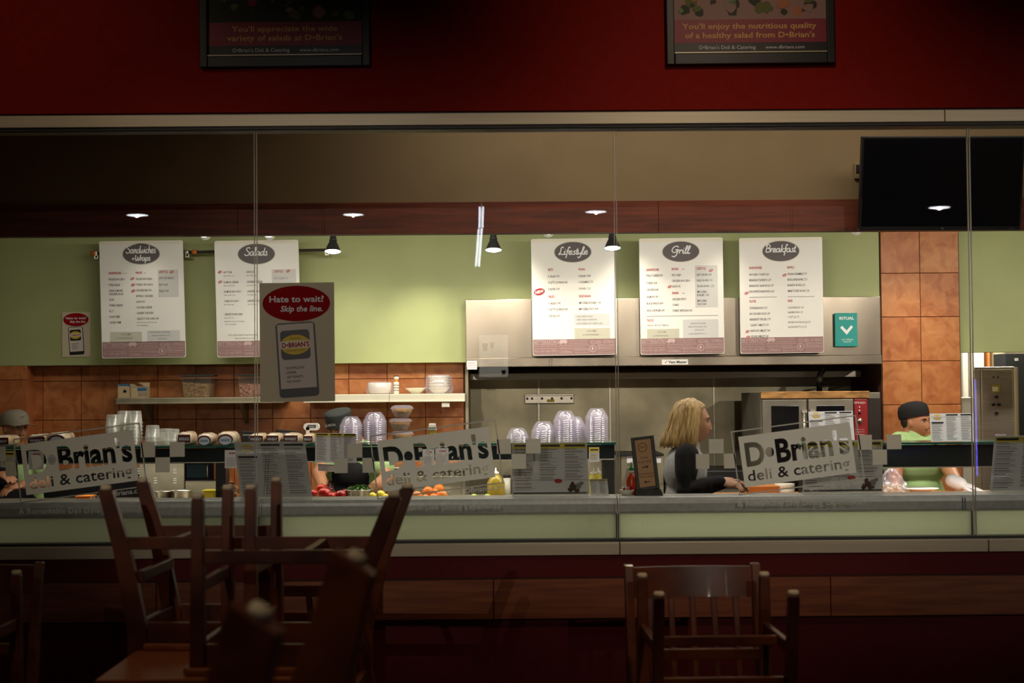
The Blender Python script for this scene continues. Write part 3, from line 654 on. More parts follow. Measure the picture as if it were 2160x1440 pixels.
for nm, B in BOARDS.items():
    tlx, tly = B['tl']; o = W(tlx, tly, YBD); w, h = B['w'], B['h']
    P = Plane(o, (1, 0, 0), (0, 0, 1)).sub(0, 0, 0.45)
    if B['lean']: P = Plane(o, P.u, P.v - P.u*(-math.radians(B['lean'])))
    if B['lean']: P.v = (P.v).normalized(); P.n = P.u.cross(P.v).normalized()
    where = {'Sandwiches': 'leftmost menu board headed Sandwiches and Wraps on green wall', 'Salads': 'menu board headed Salads, partly behind the big cream poster',
             'Lifestyle': 'menu board headed Lifestyle with red NEW badge, above range hood', 'Grill': 'menu board headed Grill hanging above the hood badge',
             'Breakfast': 'menu board headed Breakfast beside the teal sign'}[nm]
    t = thing('menu_board', 'white '+where, 'menu board', P(w/2*pb, -h*pb), 'menu boards over the serving line')
    b = MB(); C2 = P.sub(w/2*pb, -h/2*pb)
    b.prism(rrect(w*pb, h*pb, 4*pb), C2, -0.012, 0, 'white'); b.build('panel', t)
    b = MB(); b.flat(rect(4*pb, -31*pb, 22*pb, -2.5*pb), P, 0.0006, 'glow2')
    # warm cream band at the head of the board
    b = MB()
    b.flat(rect(3*pb, -7*pb, (w-3)*pb, -1.5*pb), P, 0.0007, 'glow2'); b.build('head_band', t)
    b = MB(); hh = 34 if w else 0
    b.flat([(1*pb, -(h-34)*pb), (1*pb, -(h-4)*pb), (4*pb, -(h-1)*pb), ((w-4)*pb, -(h-1)*pb), ((w-1)*pb, -(h-4)*pb), ((w-1)*pb, -(h-34)*pb)], P, 0.0007, 'mauve')
    footer(b, P, w, h, 0.0014); b.build('footer_band', t)
    b = MB(); tt = B['title']; cy = -29 if nm != 'Sandwiches' else -28
    q = P.sub(88*pb, cy*pb)
    b.flat(circle(40, 40*pb, 22.5*pb), q, 0.0007, 'boxbeige'); b.flat(circle(40, 38.6*pb, 21.2*pb), q, 0.0014, 'ovalgrey'); oo = b.build('title_oval', t)
    b = MB()
    for body, x, y, ww in tt: script_text(b, body, P, x*pb, -(y)*pb, ww*pb, 0.0021, 'purewhite', 2.1/(ww/(sum(G[ch][1] for ch in body)+.2)), 0.1, {'Sandwiches': 1.15, '+Wraps': 1.0, 'Salads': .95, 'Lifestyle': .72, 'Grill': .62, 'Breakfast': .88}[body])
    b.build('title_lettering', oo)
    for x0, y0, x1, y1, m in B['boxes']: MB().flat(rect(x0*pb, -y1*pb, x1*pb, -y0*pb), P, 0.0007, m).build('tinted_box', t)
    b = MB()
    for x0, y, x1 in B['rules']: b.flat(rect(x0*pb, -(y+.5)*pb, x1*pb, -(y-.5)*pb), P, 0.0014, 'inkg')
    for x, y, s_ in B['red']: b.text(s_, P, x*pb, -y*pb, 5.2*pb, 0.0016, 'inkr', xs=0.60, bold=0.02)
    for e in B['txt']:
        k = e[3] if len(e) > 3 else 1.0
        b.text(e[2], P, e[0]*pb, -e[1]*pb, 4.9*pb*(k if k < 1 else 1), 0.0016, 'inkg' if k < 1 else 'ink', xs=0.60, bold=0.01, res=1)
    b.build('menu_lettering', t)
    for x, y in B['marks']: b = MB(); leafmark(b, P, x*pb, -y*pb, 4.6*pb, 0.0014); b.build('red_mark', t)
    if 'new' in B:
        b = MB(); q = P.sub(B['new'][0]*pb, -B['new'][1]*pb, 12)
        b.flat(circle(24, 11.5*pb, 7.2*pb), q, 0.0014, 'redprint'); b.flat(circle(24, 10*pb, 5.8*pb), q, 0.002, 'inkr')
        b.text('NEW', q, -9*pb, -2.8*pb, 6*pb, 0.0028, 'purewhite', width=18*pb, bold=0.04); b.build('new_badge', t)
    # two hangers back to the rod or wall
    for fx in (0.12, 0.88):
        b = MB(); s0 = P(w*fx*pb, -12*pb, -0.012); b.tube([s0, (s0.x, YF-0.001 if nm in ('Sandwiches', 'Salads') else 10.21, s0.z)], 0.005, 'steel_d', 8); b.build('standoff', t)
# --- gas/water rod behind the two left boards
t = thing('wall_pipe', 'thin black horizontal pipe with orange end fittings behind the two left boards', 'pipe', (WX(500, YBD+.06), YBD+.06, rod_z))
b = MB(); b.tube([W(193, 535, YBD+.06), W(690, 527, YBD+.06)], 0.010, 'pipe', 10); b.build('pipe', t)
for p in (197, 393, 410):
    b = MB(); c0 = W(p-5, 535-(p-193)*0.016, YBD+.06); c1 = W(p+5, 535-(p-193)*0.016, YBD+.06); b.tube([c0, c1], 0.016, 'orangeprint' if p != 393 else 'steel', 10); b.build('fitting', t)
for p in (204, 396, 690):
    b = MB(); c0 = W(p, 535-(p-193)*0.016, YBD+.06); b.box((c0.x-.012, c0.y-.012, c0.z-.035), (c0.x+.012, YF, c0.z-.012), 'steel'); b.box((c0.x-.006, c0.y-.012, c0.z-.03), (c0.x+.006, c0.y+.012, c0.z+.012), 'steel'); b.build('bracket', t)

# ------------------------------------------------------------------ "Hate to wait?" posters
def hate(name, label, tl, w, h, Y, wp=158.0):
    s_ = w/wp*Y/FPX; P = Plane(W(tl[0], tl[1], Y), (1, 0, 0), (0, 0, 1)).sub(0, 0, 0.3); H_ = h/w*wp
    t = thing(name, label, 'poster', P(wp/2*s_, -H_*s_, -0.004), 'posters about skipping the line')
    def R(a, b2, c, d): return rect(a*s_, -d*s_, c*s_, -b2*s_)
    b = MB(); b.prism(R(0, 0, wp, H_), P, -0.004, 0, 'posterbg'); b.build('sheet', t)
    e = 0.0006
    ph = P.sub(79*s_, -163*s_, 3.2)
    b = MB(); b.prism(rrect(84*s_, 158*s_, 8*s_), ph, e, 2*e, 'black'); b.flat(rect(-38*s_, -60*s_, 38*s_, 76*s_), ph, 3*e, 'posterscreen')
    b.flat(rrect(62*s_, 62*s_, 8*s_), ph.sub(-2*s_, 32*s_), 4*e, 'black')
    lp = ph.sub(-2*s_, 32*s_); b.flat(circle(36, 31.5*s_, 21*s_), lp, 5*e, 'yellow')
    b.flat(rect(-31*s_, -7.5*s_, 31*s_, 8*s_), lp, 6*e, 'glow2')
    b.text("D\u2022BRIAN'S", lp, -29*s_, -5*s_, 10.5*s_, 7*e, 'redprint', width=58*s_, bold=0.03)
    b.text("SINCE 1986", lp, -11*s_, 12*s_, 3*s_, 6*e, 'brownink', width=22*s_); b.text('SANDWICHES & CATERING', lp, -20*s_, -14*s_, 3*s_, 6*e, 'brownink', width=40*s_)
    for i, l in enumerate(('DOWNLOAD.', 'ORDER.', 'GET POINTS.', 'NO WAIT!')): b.text(l, ph, -25*s_, (-19-9.6*i)*s_, 5.4*s_, 4*e, 'black', xs=.86, bold=.02)
    b.build('phone_print', t)
    b = MB(); q = P.sub(78*s_, -44*s_); b.flat(circle(48, 71.5*s_, 37.5*s_), q, 4*e, 'redprint')
    b.text('Hate to wait?', q, -58*s_, 3*s_, 13.5*s_, 6*e, 'purewhite', width=115*s_, bold=0.02)
    b.text('Skip the line.', q, -34*s_, -17*s_, 12.5*s_, 6*e, 'purewhite', width=89*s_, bold=0.02, shear=0.2)
    b.build('slogan_oval', t)
M['posterbg'] = mat('poster_cream', (0.70, 0.62, 0.45), 0.9, spec=0.1); M['posterscreen'] = mat('poster_screen', (0.74, 0.66, 0.60), 0.9, spec=0.1)
hate('advert_poster', 'large cream poster with red oval and phone, stuck on the glass', (547, 597), 157.5, 251, YG-0.012)
hate('advert_poster', 'small cream poster with red oval and phone, on the green wall', (131, 658), 59, 95, YF-0.006)

# ------------------------------------------------------------------ teal pick-up sign on the hood
Y = 10.16; s_ = Y/FPX; P = wplane(1761, 660, Y)
t = thing('pickup_sign', 'teal sign with white check mark on the steel hood', 'sign', P(24*s_, -71*s_))
b = MB(); b.prism(rect(0, -71*s_, 47.5*s_, 0), P, -0.018, 0, 'teal'); b.build('panel', t, 0.002)
b = MB(); b.text('RITUAL', P, 9*s_, -14*s_, 6*s_, 0.0008, 'purewhite', width=31*s_, bold=.03)
b.flat([(11*s_, -31*s_), (15*s_, -27*s_), (24.5*s_, -37*s_), (34*s_, -26*s_), (38*s_, -30*s_), (24.5*s_, -46*s_)], P, 0.0008, 'purewhite')
b.text('HOT MERCH', P, 13*s_, -58*s_, 3.4*s_, 0.0008, 'purewhite', width=24*s_); b.text('PICK UP', P, 17*s_, -62.5*s_, 3.2*s_, 0.0008, 'purewhite', width=16*s_)
b.build('lettering', t)

# ------------------------------------------------------------------ range hood
Y0 = 10.2; hx0, hx1 = WX(982, Y0, 700), WX(1858, Y0, 700)
t = thing('range_hood', 'long stainless steel range hood over the grill wall', 'range hood', ((hx0+hx1)/2, Y0, WZ(772, Y0, 1420)))
ht, hb, hl = WZ(628, Y0, 1420), WZ(752, Y0, 1420), WZ(771, Y0, 1420)
b = MB(); b.box((hx0, Y0, hb), (hx1, YF-0.001, ht), 'hoodsteel'); b.build('canopy', t, 0.004)
b = MB(); b.box((hx0, Y0-0.03, hl), (hx1, Y0+0.03, hb), 'hoodsteel'); b.build('front_lip', t, 0.004)
b = MB(); z1 = WZ(795, 10.8, 1420); hx2 = xal+.022; b.box((hx2, 10.78, z1-.01), (hx1, 10.84, z1+0.035), 'steel'); b.build('rear_gutter', t, 0.003)
b = MB(); b.hexa([(hx2, 10.84, z1), (hx1, 10.84, z1), (hx1, YS-0.02, z1), (hx2, YS-0.02, z1)], [(hx2, 10.8, z1+.035), (hx1, 10.8, z1+.035), (hx1, YS-0.02, zs-.001), (hx2, YS-0.02, zs-.001)], 'steel_m'); b.build('filter_bank', t)
b = MB()
b.box((hx0, Y0+0.03, hl), (hx0+0.015, YT-.012, hb), 'steel_m'); b.box((hx1-.015, Y0+0.03, hl), (hx1, 10.8, hb), 'steel_m')
b.build('end_plates', t)
P = wplane(1396, 758, Y0-0.032); s_ = Y0/FPX
b = MB(); b.prism(rect(0, -11*s_, 55*s_, 0), P, -0.001, 0.001, 'white'); b.flat([(5*s_, -8*s_), (9*s_, -4*s_), (12*s_, -2.5*s_), (9*s_, -7*s_)], P, 0.0016, 'inkr')
b.text('Vent Master', P, 14*s_, -8*s_, 5.6*s_, 0.0016, 'black', width=39*s_, bold=.03); b.build('maker_badge', t)
P = wplane(985, 761, Y0-0.032)
b = MB(); b.prism(rect(0, -18*s_, 21*s_, 0), P, -0.001, 0.001, 'paper')
for i, (l, ww) in enumerate((('WARNING', 16), ('keep filters clean', 18), ('before operation', 17))): b.text(l, P, 1.5*s_, (-6-4.5*i)*s_, 2.6*s_, 0.0016, 'inkr', width=ww*s_, res=1)
b.build('warning_sticker', t)

# ------------------------------------------------------------------ wall-mounted gas knob rail
Y0 = YS-0.02; s_ = Y0/FPX
P = wplane(1107, 831, Y0); t = thing('tool_rack', 'grey wall rail with round holes on the steel wall', 'rack', P(51*s_, -20*s_, -.012))
b = MB(); b.prism(rect(0, -20*s_, 103*s_, -2*s_), P, -.013, 0.03, 'steel'); b.build('rail_body', t, 0.003)
b = MB(); b.prism(rect(-1*s_, -4*s_, 104*s_, 0), P, -.013, 0.045, 'steel'); b.build('rail_top', t, 0.003)
for x in (5, 15, 36, 57, 77, 98):
    b = MB(); b.prism([(x*s_+q[0], -9.5*s_+q[1]) for q in circle(14, 2.7*s_)], P, 0.0301, 0.036, 'black'); b.build('socket', t)
b = MB(); b.prism(rect(46*s_, -17*s_, 62*s_, -11.5*s_), P, 0.0301, 0.032, 'yellowpaper'); b.build('label', t)

# ------------------------------------------------------------------ lamps at the ceiling
def tilted(c, ang):
    a = math.radians(ang); return Plane(c, (1, 0, 0), (0, math.sin(a)*-1, math.cos(a))) if False else Plane(c, (1, 0, 0), (0, math.cos(a), math.sin(a)))
for i, (p, py) in enumerate(((702, 531), (1041, 528), (1292, 524))):
    Y = 9.35; c = W(p, py, Y); s_ = Y/FPX
    t = thing('track_spotlight', ('black bell-shaped track spotlight at end of the thin pipe', 'black bell-shaped track spotlight hanging over open green wall', 'black bell-shaped track spotlight in front of the Lifestyle board')[i], 'spotlight', (c.x, Y, CEIL_K), 'bell spotlights under the beam')
    ax = Matrix.Rotation(math.radians(-13), 3, 'X')
    def T(prof, m, nm, n=24, cap0=False, cap1=False):
        bb = MB(); bb.lathe(prof, (0, 0, 0), m, n, cap0=cap0, cap1=cap1); bb.v = [tuple(c+ax @ Vector(v)) for v in bb.v]; return bb.build(nm, t)
    T([(17.5*s_, 0), (14*s_, 9*s_), (9.5*s_, 19*s_), (7*s_, 24*s_), (6.8*s_, 34*s_)], 'black', 'bell_shade')
    T([(0.0005, 1.2*s_), (16.8*s_, 1.2*s_)], 'lampglow', 'lens')
    T([(8.3*s_, 24*s_), (8.3*s_, 27*s_)], 'black', 'collar', cap0=True, cap1=True)
    top = c+ax @ Vector((0, 0, 34*s_))
    b = MB(); b.tube([top-Vector((0, 0, .02)), (top.x, top.y, CEIL_K)], 0.012, 'black', 10); b.build('stem', t)
    spot('track_lamp', tuple(c+ax @ Vector((0, 0, -0.02))), (c.x, 10.6, 0.9), 14, WARM, 110, 0.8, 0.03)
for i, (p, py) in enumerate(((432, 492), (568, 492), (1157, 486), (1807, 481))):
    Y = 9.9; c = W(p, py, Y); s_ = Y/FPX
    t = thing('recessed_downlight', 'white ring downlight peeking below the beam '+('over the gap between the two left boards', 'over the Salads board', 'over the Lifestyle board', 'beside the television')[i], 'downlight', (c.x, Y, CEIL_K), 'ring downlights at the kitchen ceiling')
    P = Plane(c, (1, 0, 0), (0, math.sin(.75), math.cos(.75)))
    P = Plane(c, (1, 0, 0), Vector((0, 0.62, 0.78)))
    b = MB(); n = 28; o1 = circle(n, 12*s_); i1 = circle(n, 9.6*s_)
    for k in range(n):
        k2 = (k+1) % n
        b.add([P(*o1[k], 0), P(*o1[k2], 0), P(*i1[k2], .004), P(*i1[k], .004)], [(0, 1, 2, 3)], 'ringglow')
        b.add([P(*o1[k], 0), P(*o1[k2], 0), P(*[v*.9 for v in o1[k2]], -.03), P(*[v*.9 for v in o1[k]], -.03)], [(0, 1, 2, 3)], 'white')
    b.build('trim_ring', t)
    b = MB(); b.flat(circle(24, 9.5*s_), P, -0.006, 'black'); b.build('baffle', t)
    b = MB(); b.tube([c+Vector((0, .01, .0)), (c.x, c.y+.01, CEIL_K)], 9*s_, 'white', 16); b.build('housing', t)

# ------------------------------------------------------------------ television
Y = 8.30; t = thing('television', 'large black flat television hung over the beam, tilted down', 'television', W(1985, 487, Y+.1))
q0, q1, q2, q3 = W(1812, 485, Y+0.06), W(2148, 485, Y+0.06), W(2157, 289, Y-0.06), W(1818, 288, Y-0.06)
q0 = W(1812, 486, Y+0.04); q1 = W(2150, 485, Y+0.04)
u = (q1-q0).normalized(); v = (q3-q0); v = (v-u*v.dot(u)).normalized(); P = Plane(q0, u, v)
w_, h_ = (q1-q0).length*1.008, (q3-q0).length
b = MB(); b.prism(rect(0, 0, w_, h_), P, -0.045, 0, 'black'); b.build('casing', t, 0.004)
b = MB(); b.prism(rect(.012, .022, w_-.012, h_-.012), P, 0.0, 0.001, 'black_g'); b.build('screen', t)
b = MB(); b.text('TCL', P, w_*.505, .006, .009, 0.0016, 'inkg', res=1, bold=.03); b.text('Roku TV', P, w_*.93, .006, .006, 0.0016, 'inkg', res=1); b.build('maker_lettering', t)
cc = P(w_/2, h_*.6, -.045)
b = MB(); b.box((cc.x-.25, cc.y, cc.z-.15), (cc.x+.25, YB+.02, cc.z+.15), 'black'); b.build('wall_bracket', t)
t = thing('wall_box', 'small tan wall box on the bulkhead beside the television', 'box', W(1808, 378, 8.51))
b = MB(); c0 = W(1801, 378, YB+.02); c1 = W(1818, 345, YB+.02); b.box((c0.x, YB-.005, c0.z), (c1.x, YB+.02, c1.z), 'tan'); b.build('box_body', t, .003)
b = MB(); b.box((c0.x+.008, YB-.008, c0.z+.03), (c1.x-.008, YB-.0049, c1.z-.01), 'black'); b.build('box_face', t)

# ------------------------------------------------------------------ framed salad posters on the red wall
def framed(label, fl, fr, fb, il, ir, lines, seed, fade):
    Y = YG-0.06; s_ = Y/FPX
    c = W((fl+fr)/2, fb, Y); P = Plane(W(fl, fb, Y), (1, 0, 0), (0, 0, 1)).sub(0, 0, 0.25)
    w_ = (fr-fl)*s_; hgt = 0.78
    t = thing('framed_poster', label, 'framed poster', P(w_/2, 0, 0), 'salad posters on the red wall')
    b = MB(); fw = 17*s_
    b.prism(rect(0, 0, fw, hgt), P, -.02, .018, 'black'); b.prism(rect(w_-fw, 0, w_, hgt), P, -.02, .018, 'black')
    b.prism(rect(fw, 0, w_-fw, 24*s_), P, -.02, .018, 'black'); b.prism(rect(fw, hgt-fw, w_-fw, hgt), P, -.02, .018, 'black'); b.build('frame', t, 0.004)
    b = MB(); b.prism(rect(fw+.001, 24*s_, w_-fw-.001, 26*s_), P, 0.016, .019, 'alu'); b.build('inner_lip', t)
    b = MB(); b.prism(rect(fw, 24*s_, w_-fw, hgt-fw), P, -.018, 0.0, 'black'); b.build('backing', t)
    b = MB(); b.flat(rect(fw, 47*s_, w_-fw, 97*s_), P, .001, 'burgundy')
    b.build('slogan_band', t)
    b = MB(); iw = w_-2*fw
    for i, (l, x0, x1) in enumerate(lines): b.text(l, P, (x0-fl)*s_, (77-19.5*i)*s_, 12.2*s_, .002, 'gold', width=(x1-x0)*s_, bold=.015)
    b.build('slogan_lettering', t); b = MB()
    b.text('D\u2022Brian\'s Deli & Catering', P, fw+52*s_, 33.5*s_, 8.2*s_, .0015, 'purewhite', width=120*s_); b.text('www.dbrians.com', P, fw+194*s_, 33.5*s_, 7.4*s_, .0015, 'purewhite', width=83*s_)
    b.build('address_lettering', t)
    # printed salad photograph
    rr = random.Random(seed); b = MB(); y0 = 97*s_; y1 = hgt-fw; c = .001
    b.flat(rect(fw, y0, w_-fw, y1), P, c, 'salad5' if seed == 2 else 'salad1')
    for k in range(150):
        x = rr.uniform(fw+.03, w_-fw-.03); y = rr.uniform(y0+.025, y1-.03); r1 = min(rr.uniform(.012, .04), x-fw, w_-fw-x, y-y0, y1-y); a = rr.random()
        m = rr.choice(['salad1']*5+['salad2']*3+['salad3', 'salad4', 'salad5', 'leaf']) ; c += .00002
        n = 9; b.flat([(x+r1*rr.uniform(.6, 1)*math.cos(6.283*i/n), y+r1*rr.uniform(.5, 1)*math.sin(6.283*i/n)) for i in range(n)], P, c, m)
    b.build('food_print', t)
framed('black framed salad poster lettered about wide variety, above left boards', 422, 783, 144, 0, 0, [("You'll appreciate the wide", 490, 714), ("variety of salads at D\u2022Brian's", 480, 724)], 1, 0)
framed('black framed salad poster lettered about nutritious quality, above right boards', 1406, 1764, 138, 0, 0, [("You'll enjoy the nutritious quality", 1441, 1727), ("of a healthy salad from D\u2022Brian's", 1446, 1722)], 2, 0)
# ================================================================== ledge just behind the glass
YL0, YL1 = 6.88, 7.07
zl = WZ(1050, YL0); ze = WZ(1086, YL0)
lt = thing('service_ledge', 'long grey counter ledge with glowing frosted front behind the glass', 'counter', (0, 7.0, 0))
prof = [(YL1, ze+.01), (YL1, zl), (YL0+.03, zl), (YL0+.012, zl-.004), (YL0+.002, zl-.016), (YL0, zl-.03), (YL0, ze+.012), (YL0+.004, ze+.004), (YL0+.014, ze)]
cutx = [XL+.02, WX(541, YL0, 1060), WX(1303, YL0, 1060), WX(2056, YL0, 1060), XR-.02]
for i in range(4):
    b = MB(); x0, x1 = cutx[i]+.001, cutx[i+1]-.001; n = len(prof)
    b.add([(x0, y, z) for y, z in prof]+[(x1, y, z) for y, z in prof], [tuple(range(n)), tuple(range(2*n-1, n-1, -1))]+[(k, n+k, n+(k+1) % n, (k+1) % n) for k in range(n)], 'stone'); b.build('top_slab', lt)
    b = MB(); b.box((cutx[i]+.006, YL0+.035, .80), (cutx[i+1]-.006, YL0+.043, ze-.001), 'panelglow'); b.build('frosted_panel', lt)
    b = MB(); b.box((cutx[i+1]-.006, YL0+.03, .3), (cutx[i+1]+.006, YL0+.06, ze-.001), 'black')
    if i < 3: b.build('panel_joint', lt)
b = MB(); b.box((XL+.02, YL0+.035, 0), (XR-.02, YL1-.01, .80), 'steel_d'); b.build('base_cabinet', lt)
b = MB(); b.box((XL+.02, YL1-.02, .80), (XR-.02, YL1-.008, ze+.01), 'steel_d'); b.build('back_panel', lt)

def sheet_menu(name, label, cat, bl, br, tl, Yb, Yt, cols, stand=True, oval=None, food=False, hdr='black', redoval=None, tone='paper', rows_=None, group=None):
    o = W(*bl, Yb); u = W(*br, Yb)-o
    if stand: o.z = max(o.z, zl+.0065); u.z = max(u.z, 0)
    w_ = u.length; v = W(*tl, Yt)-o; h_ = v.length
    P = Plane(o, u, v); P.n = P.u.cross(P.v).normalized()
    t = thing(name, label, cat, o+u*.5, group)
    b = MB(); b.prism(rect(0, 0, w_, h_), P, -.002, 0, tone); b.build('sheet', t)
    b = MB(); rr = random.Random(int(bl[0])); e = .0006; s_ = w_/160.0; k = h_/s_
    b.flat(rect(2*s_, (k-12)*s_, w_-2*s_, (k-1)*s_), P, e, 'yellowpaper' if oval is None else tone)
    cw = 160.0/cols
    for c in range(cols):
        x0 = (c*cw+5); x1 = ((c+1)*cw-5); top = k-6
        if oval == c:
            q = P.sub((x0+x1)/2*s_, (k-13)*s_); b.flat(circle(20, 15*s_, 9*s_), q, 2*e, 'yellow'); b.flat(rect(-13*s_, -3*s_, 13*s_, 3*s_), q, 3*e, 'paper')
            b.text("D\u2022BRIAN'S", q, -11*s_, -2*s_, 4*s_, 4*e, 'inkr', width=22*s_, res=1)
            b.flat(rect(x0*s_, (k-36)*s_, x1*s_, (k-31)*s_), P, 2*e, 'black'); top = k-40
        else:
            b.flat(rect(x0*s_, (k-8)*s_, x1*s_, (k-3)*s_), P, 2*e, 'black'); top = k-14
        y = top; low = 30 if food and c > 0 else (8 if food else 5)
        while y > low:
            g = rr.random()
            for ln in range(rr.choice((1, 2, 2, 3))):
                if y <= low: break
                xe = x1-rr.uniform(0, .35)*(x1-x0) if ln else x1-rr.uniform(.1, .5)*(x1-x0)
                b.flat(rect(x0*s_, y*s_, xe*s_, (y+(1.25 if ln == 0 else .8))*s_), P, 2*e, 'inkg' if ln else 'ink'); y -= 2.7
            y -= 2.0
    if food:
        b.flat(rect(0, 30*s_*.0+31*s_, w_, 31.8*s_), P, 2*e, 'inkg')
        b.flat(rect(2*s_, 2*s_, w_-2*s_, 5*s_), P, 2*e, 'black')
        for cx_, cy_, r1, m in ((128, 16, 10, 'coffee'), (140, 18, 9, 'inkg'), (136, 10, 8, 'coffee'), (122, 10, 7, 'dark'), (127, 24, 5, 'coffee'), (147, 24, 6, 'inkg')):
            b.flat([(cx_*s_+r1*s_*rr.uniform(.6, 1)*math.cos(6.283*i/9), cy_*s_+r1*s_*rr.uniform(.5, .9)*math.sin(6.283*i/9)) for i in range(9)], P, (2.2+.1*r1)*e, m)
        q = P.sub(97*s_, 29*s_); b.flat(circle(18, 8.5*s_, 4.8*s_), q, 4*e, 'inkr')
    b.build('print', t)
    if stand:
        b = MB(); b.prism(rect(-1*s_, -1*s_, w_+1*s_, h_+1*s_), P, .003, .0045, 'glass'); b.build('acrylic_sleeve', t)
        b = MB(); b.prism(rect(0, h_, w_, h_+1.6*s_), P, -.003, .004, 'purewhite'); b.build('top_edge', t)
        zt = zl if Yb < 7.5 else None
        if zt:
            b = MB(); b.box((o.x, o.y-.035, zl+.0002), (o.x+w_, o.y+.05, zl+.006), 'plastic_w'); b.build('acrylic_foot', t)
    return t
G5 = 'counter menus in clear stands'
sheet_menu('menu_stand', 'menu sheet in clear stand on ledge below big cream poster', 'menu', (508, 1049), (659, 1050), (494, 934), 6.98, 7.05, 3, oval=0, group=G5)
sheet_menu('menu_stand', 'menu sheet in clear stand with sandwich photo and red oval, in front of plastic bowls', 'menu', (1081, 1047), (1241, 1046), (1080, 935), 6.98, 7.04, 3, food=True, group=G5)
sheet_menu('menu_stand', 'menu sheet in clear stand partly behind the etched logo near the oven', 'menu', (1693, 1042), (1862, 1040), (1695, 931), 6.98, 7.04, 3, food=True, group=G5)
sheet_menu('menu_stand', 'menu sheet in clear stand in front of steel control cabinet', 'menu', (2088, 1038), (2260, 1036), (2098, 921), 6.98, 7.06, 3, group=G5)
sheet_menu('menu_card', 'small single menu card with black heading by the guard post', 'menu', (1246, 1045), (1284, 1045), (1243, 1011), 7.02, 7.05, 2, group=None)

# ================================================================== sneeze guards
GY0, GY1 = 8.86, 9.22
def guard(label, p0, p1, zt_px, band, posts, black):
    x0, x1 = WX(p0, GY0, 940), WX(p1, GY0, 940); zt = WZ(zt_px, GY0, (max(p0, 0)+min(p1, 2160))/2)
    t = thing('sneeze_guard', label, 'sneeze guard', ((x0+x1)/2, (GY0+GY1)/2, 0))
    b = MB(); b.box((x0, GY0, zt-.012), (x1, GY1, zt), 'greenglass2'); b.build('glass_shelf', t)
    b = MB(); b.box((x0+.01, GY0+.012, zt-band), (x1-.01, GY0+.02, zt-.014), black); b.build('dark_reflection_band', t)  # dark sheet paints in the shelf underside and its dark reflections
    b = MB(); b.box((x0+.01, GY0+.01, zt-band-.006), (x1-.01, GY0+.028, zt-band), 'steel'); b.build('lower_rail', t)
    for a, c in posts:
        b = MB(); b.box((WX(a, GY0, 1000), GY0+.03, 0.905), (WX(c, GY0, 1000), GY0+.12, zt-.014), 'black'); b.build('post', t)
    return zt
M['greenglass2'] = mat('green_glass_edge', (0.015, 0.11, 0.085), 0.12)
zsh = guard('long glass sneeze guard with green edge over the salad bar', -200, 1300, 938, .095, ((-190, -165), (453, 474), (1272, 1297)), 'darkglass')
zs2 = guard('black fronted glass guard with green edge before the man in green', 1690, 2420, 933, .142, ((1692, 1702), (2330, 2350)), 'darkglass')
# bars under the guards
def bar(label, p0, p1, top):
    x0, x1 = WX(p0, 8.7, 1040), WX(p1, 8.7, 1040)
    t = thing('serving_bar', label, 'counter', ((x0+x1)/2, 9, 0))
    b = MB(); b.box((x0, 8.72, 0), (x1, 9.38, .86), 'steel_d'); b.build('body', t)
    b = MB(); b.box((x0-.01, 8.69, .86), (x1+.01, 9.41, .90), top); b.build('worktop', t, .004)
    return x0, x1
bar('long steel salad bar counter under the sneeze guard', -215, 1305, 'steel_m')
bar('oak topped serving counter on which the man in green leans', 1540, 2440, 'orange_wood')
ZB = .90; ZO = .90

# ------------------------------------------------------------------ nested clear bowls
pbm = MB(); R = .068
pbm.lathe([(.0005, .060), (.50*R, .060), (.56*R, .057), (.78*R, .038), (.92*R, .016), (R, 0.004), (1.04*R, .0)], (0, 0, 0), 'plastic', 40, flute=.018, fl_n=14, fl0=2, fl1=5)
proto_mesh = None
def ORD(k, n):
    j = n-1-k
    return 'topmost' if j == 0 else ('lowest' if k == 0 and n > 1 else ('second', 'third', 'fourth', 'fifth', 'sixth', 'seventh', 'eighth', 'ninth', 'tenth', 'eleventh', 'twelfth')[j-1]+' from top')
def bowls(label, px_, top, Y, n, z0, step=.0125, tilt=0, sc=1.0, mesh=None, group='nested clear plastic salad bowls'):
    global proto_mesh
    x = WX(px_, Y, 930)
    for k in range(n):
        if mesh is None: o = pbm.build('plastic_bowl'); mesh = o.data
        else: o = bpy.data.objects.new('plastic_bowl', mesh); COL.objects.link(o)
        o.location = (x+k*tilt, Y, z0+k*step+.0003); o.scale = (sc, sc, 1); o.rotation_euler.z = k*.01
        tag(o, ORD(k, n)+' '+label, 'bowl', group)
    return mesh
gA = 'in the stack of nested clear bowls '
items = [(1092, 3, 1.0, 0, 'by the middle etched logo'), (1145, 6, 1.05, .001, 'second after the logo, leaning'), (1192, 11, 1.0, 0, 'third after the logo'),
         (1217, 8, .95, -.002, 'tucked behind third and fourth'), (1259, 12, 1.02, 0, 'tallest, at guard end'), (741, 9, 1.0, 0, 'behind the yellow headed menu'), (791, 11, 1.02, 0, 'beside pasta bowls')]
pm = None
for p, n, sc, tl_, ds in items:
    k = 'nested clear bowls: '+ds.replace(',', '')
    pm = bowls('clear bowl of nested stack '+ds, p, 0, 9.0+(0.10 if p in (1217,) else 0), n, zsh, tilt=tl_, sc=sc, mesh=pm, group=k)
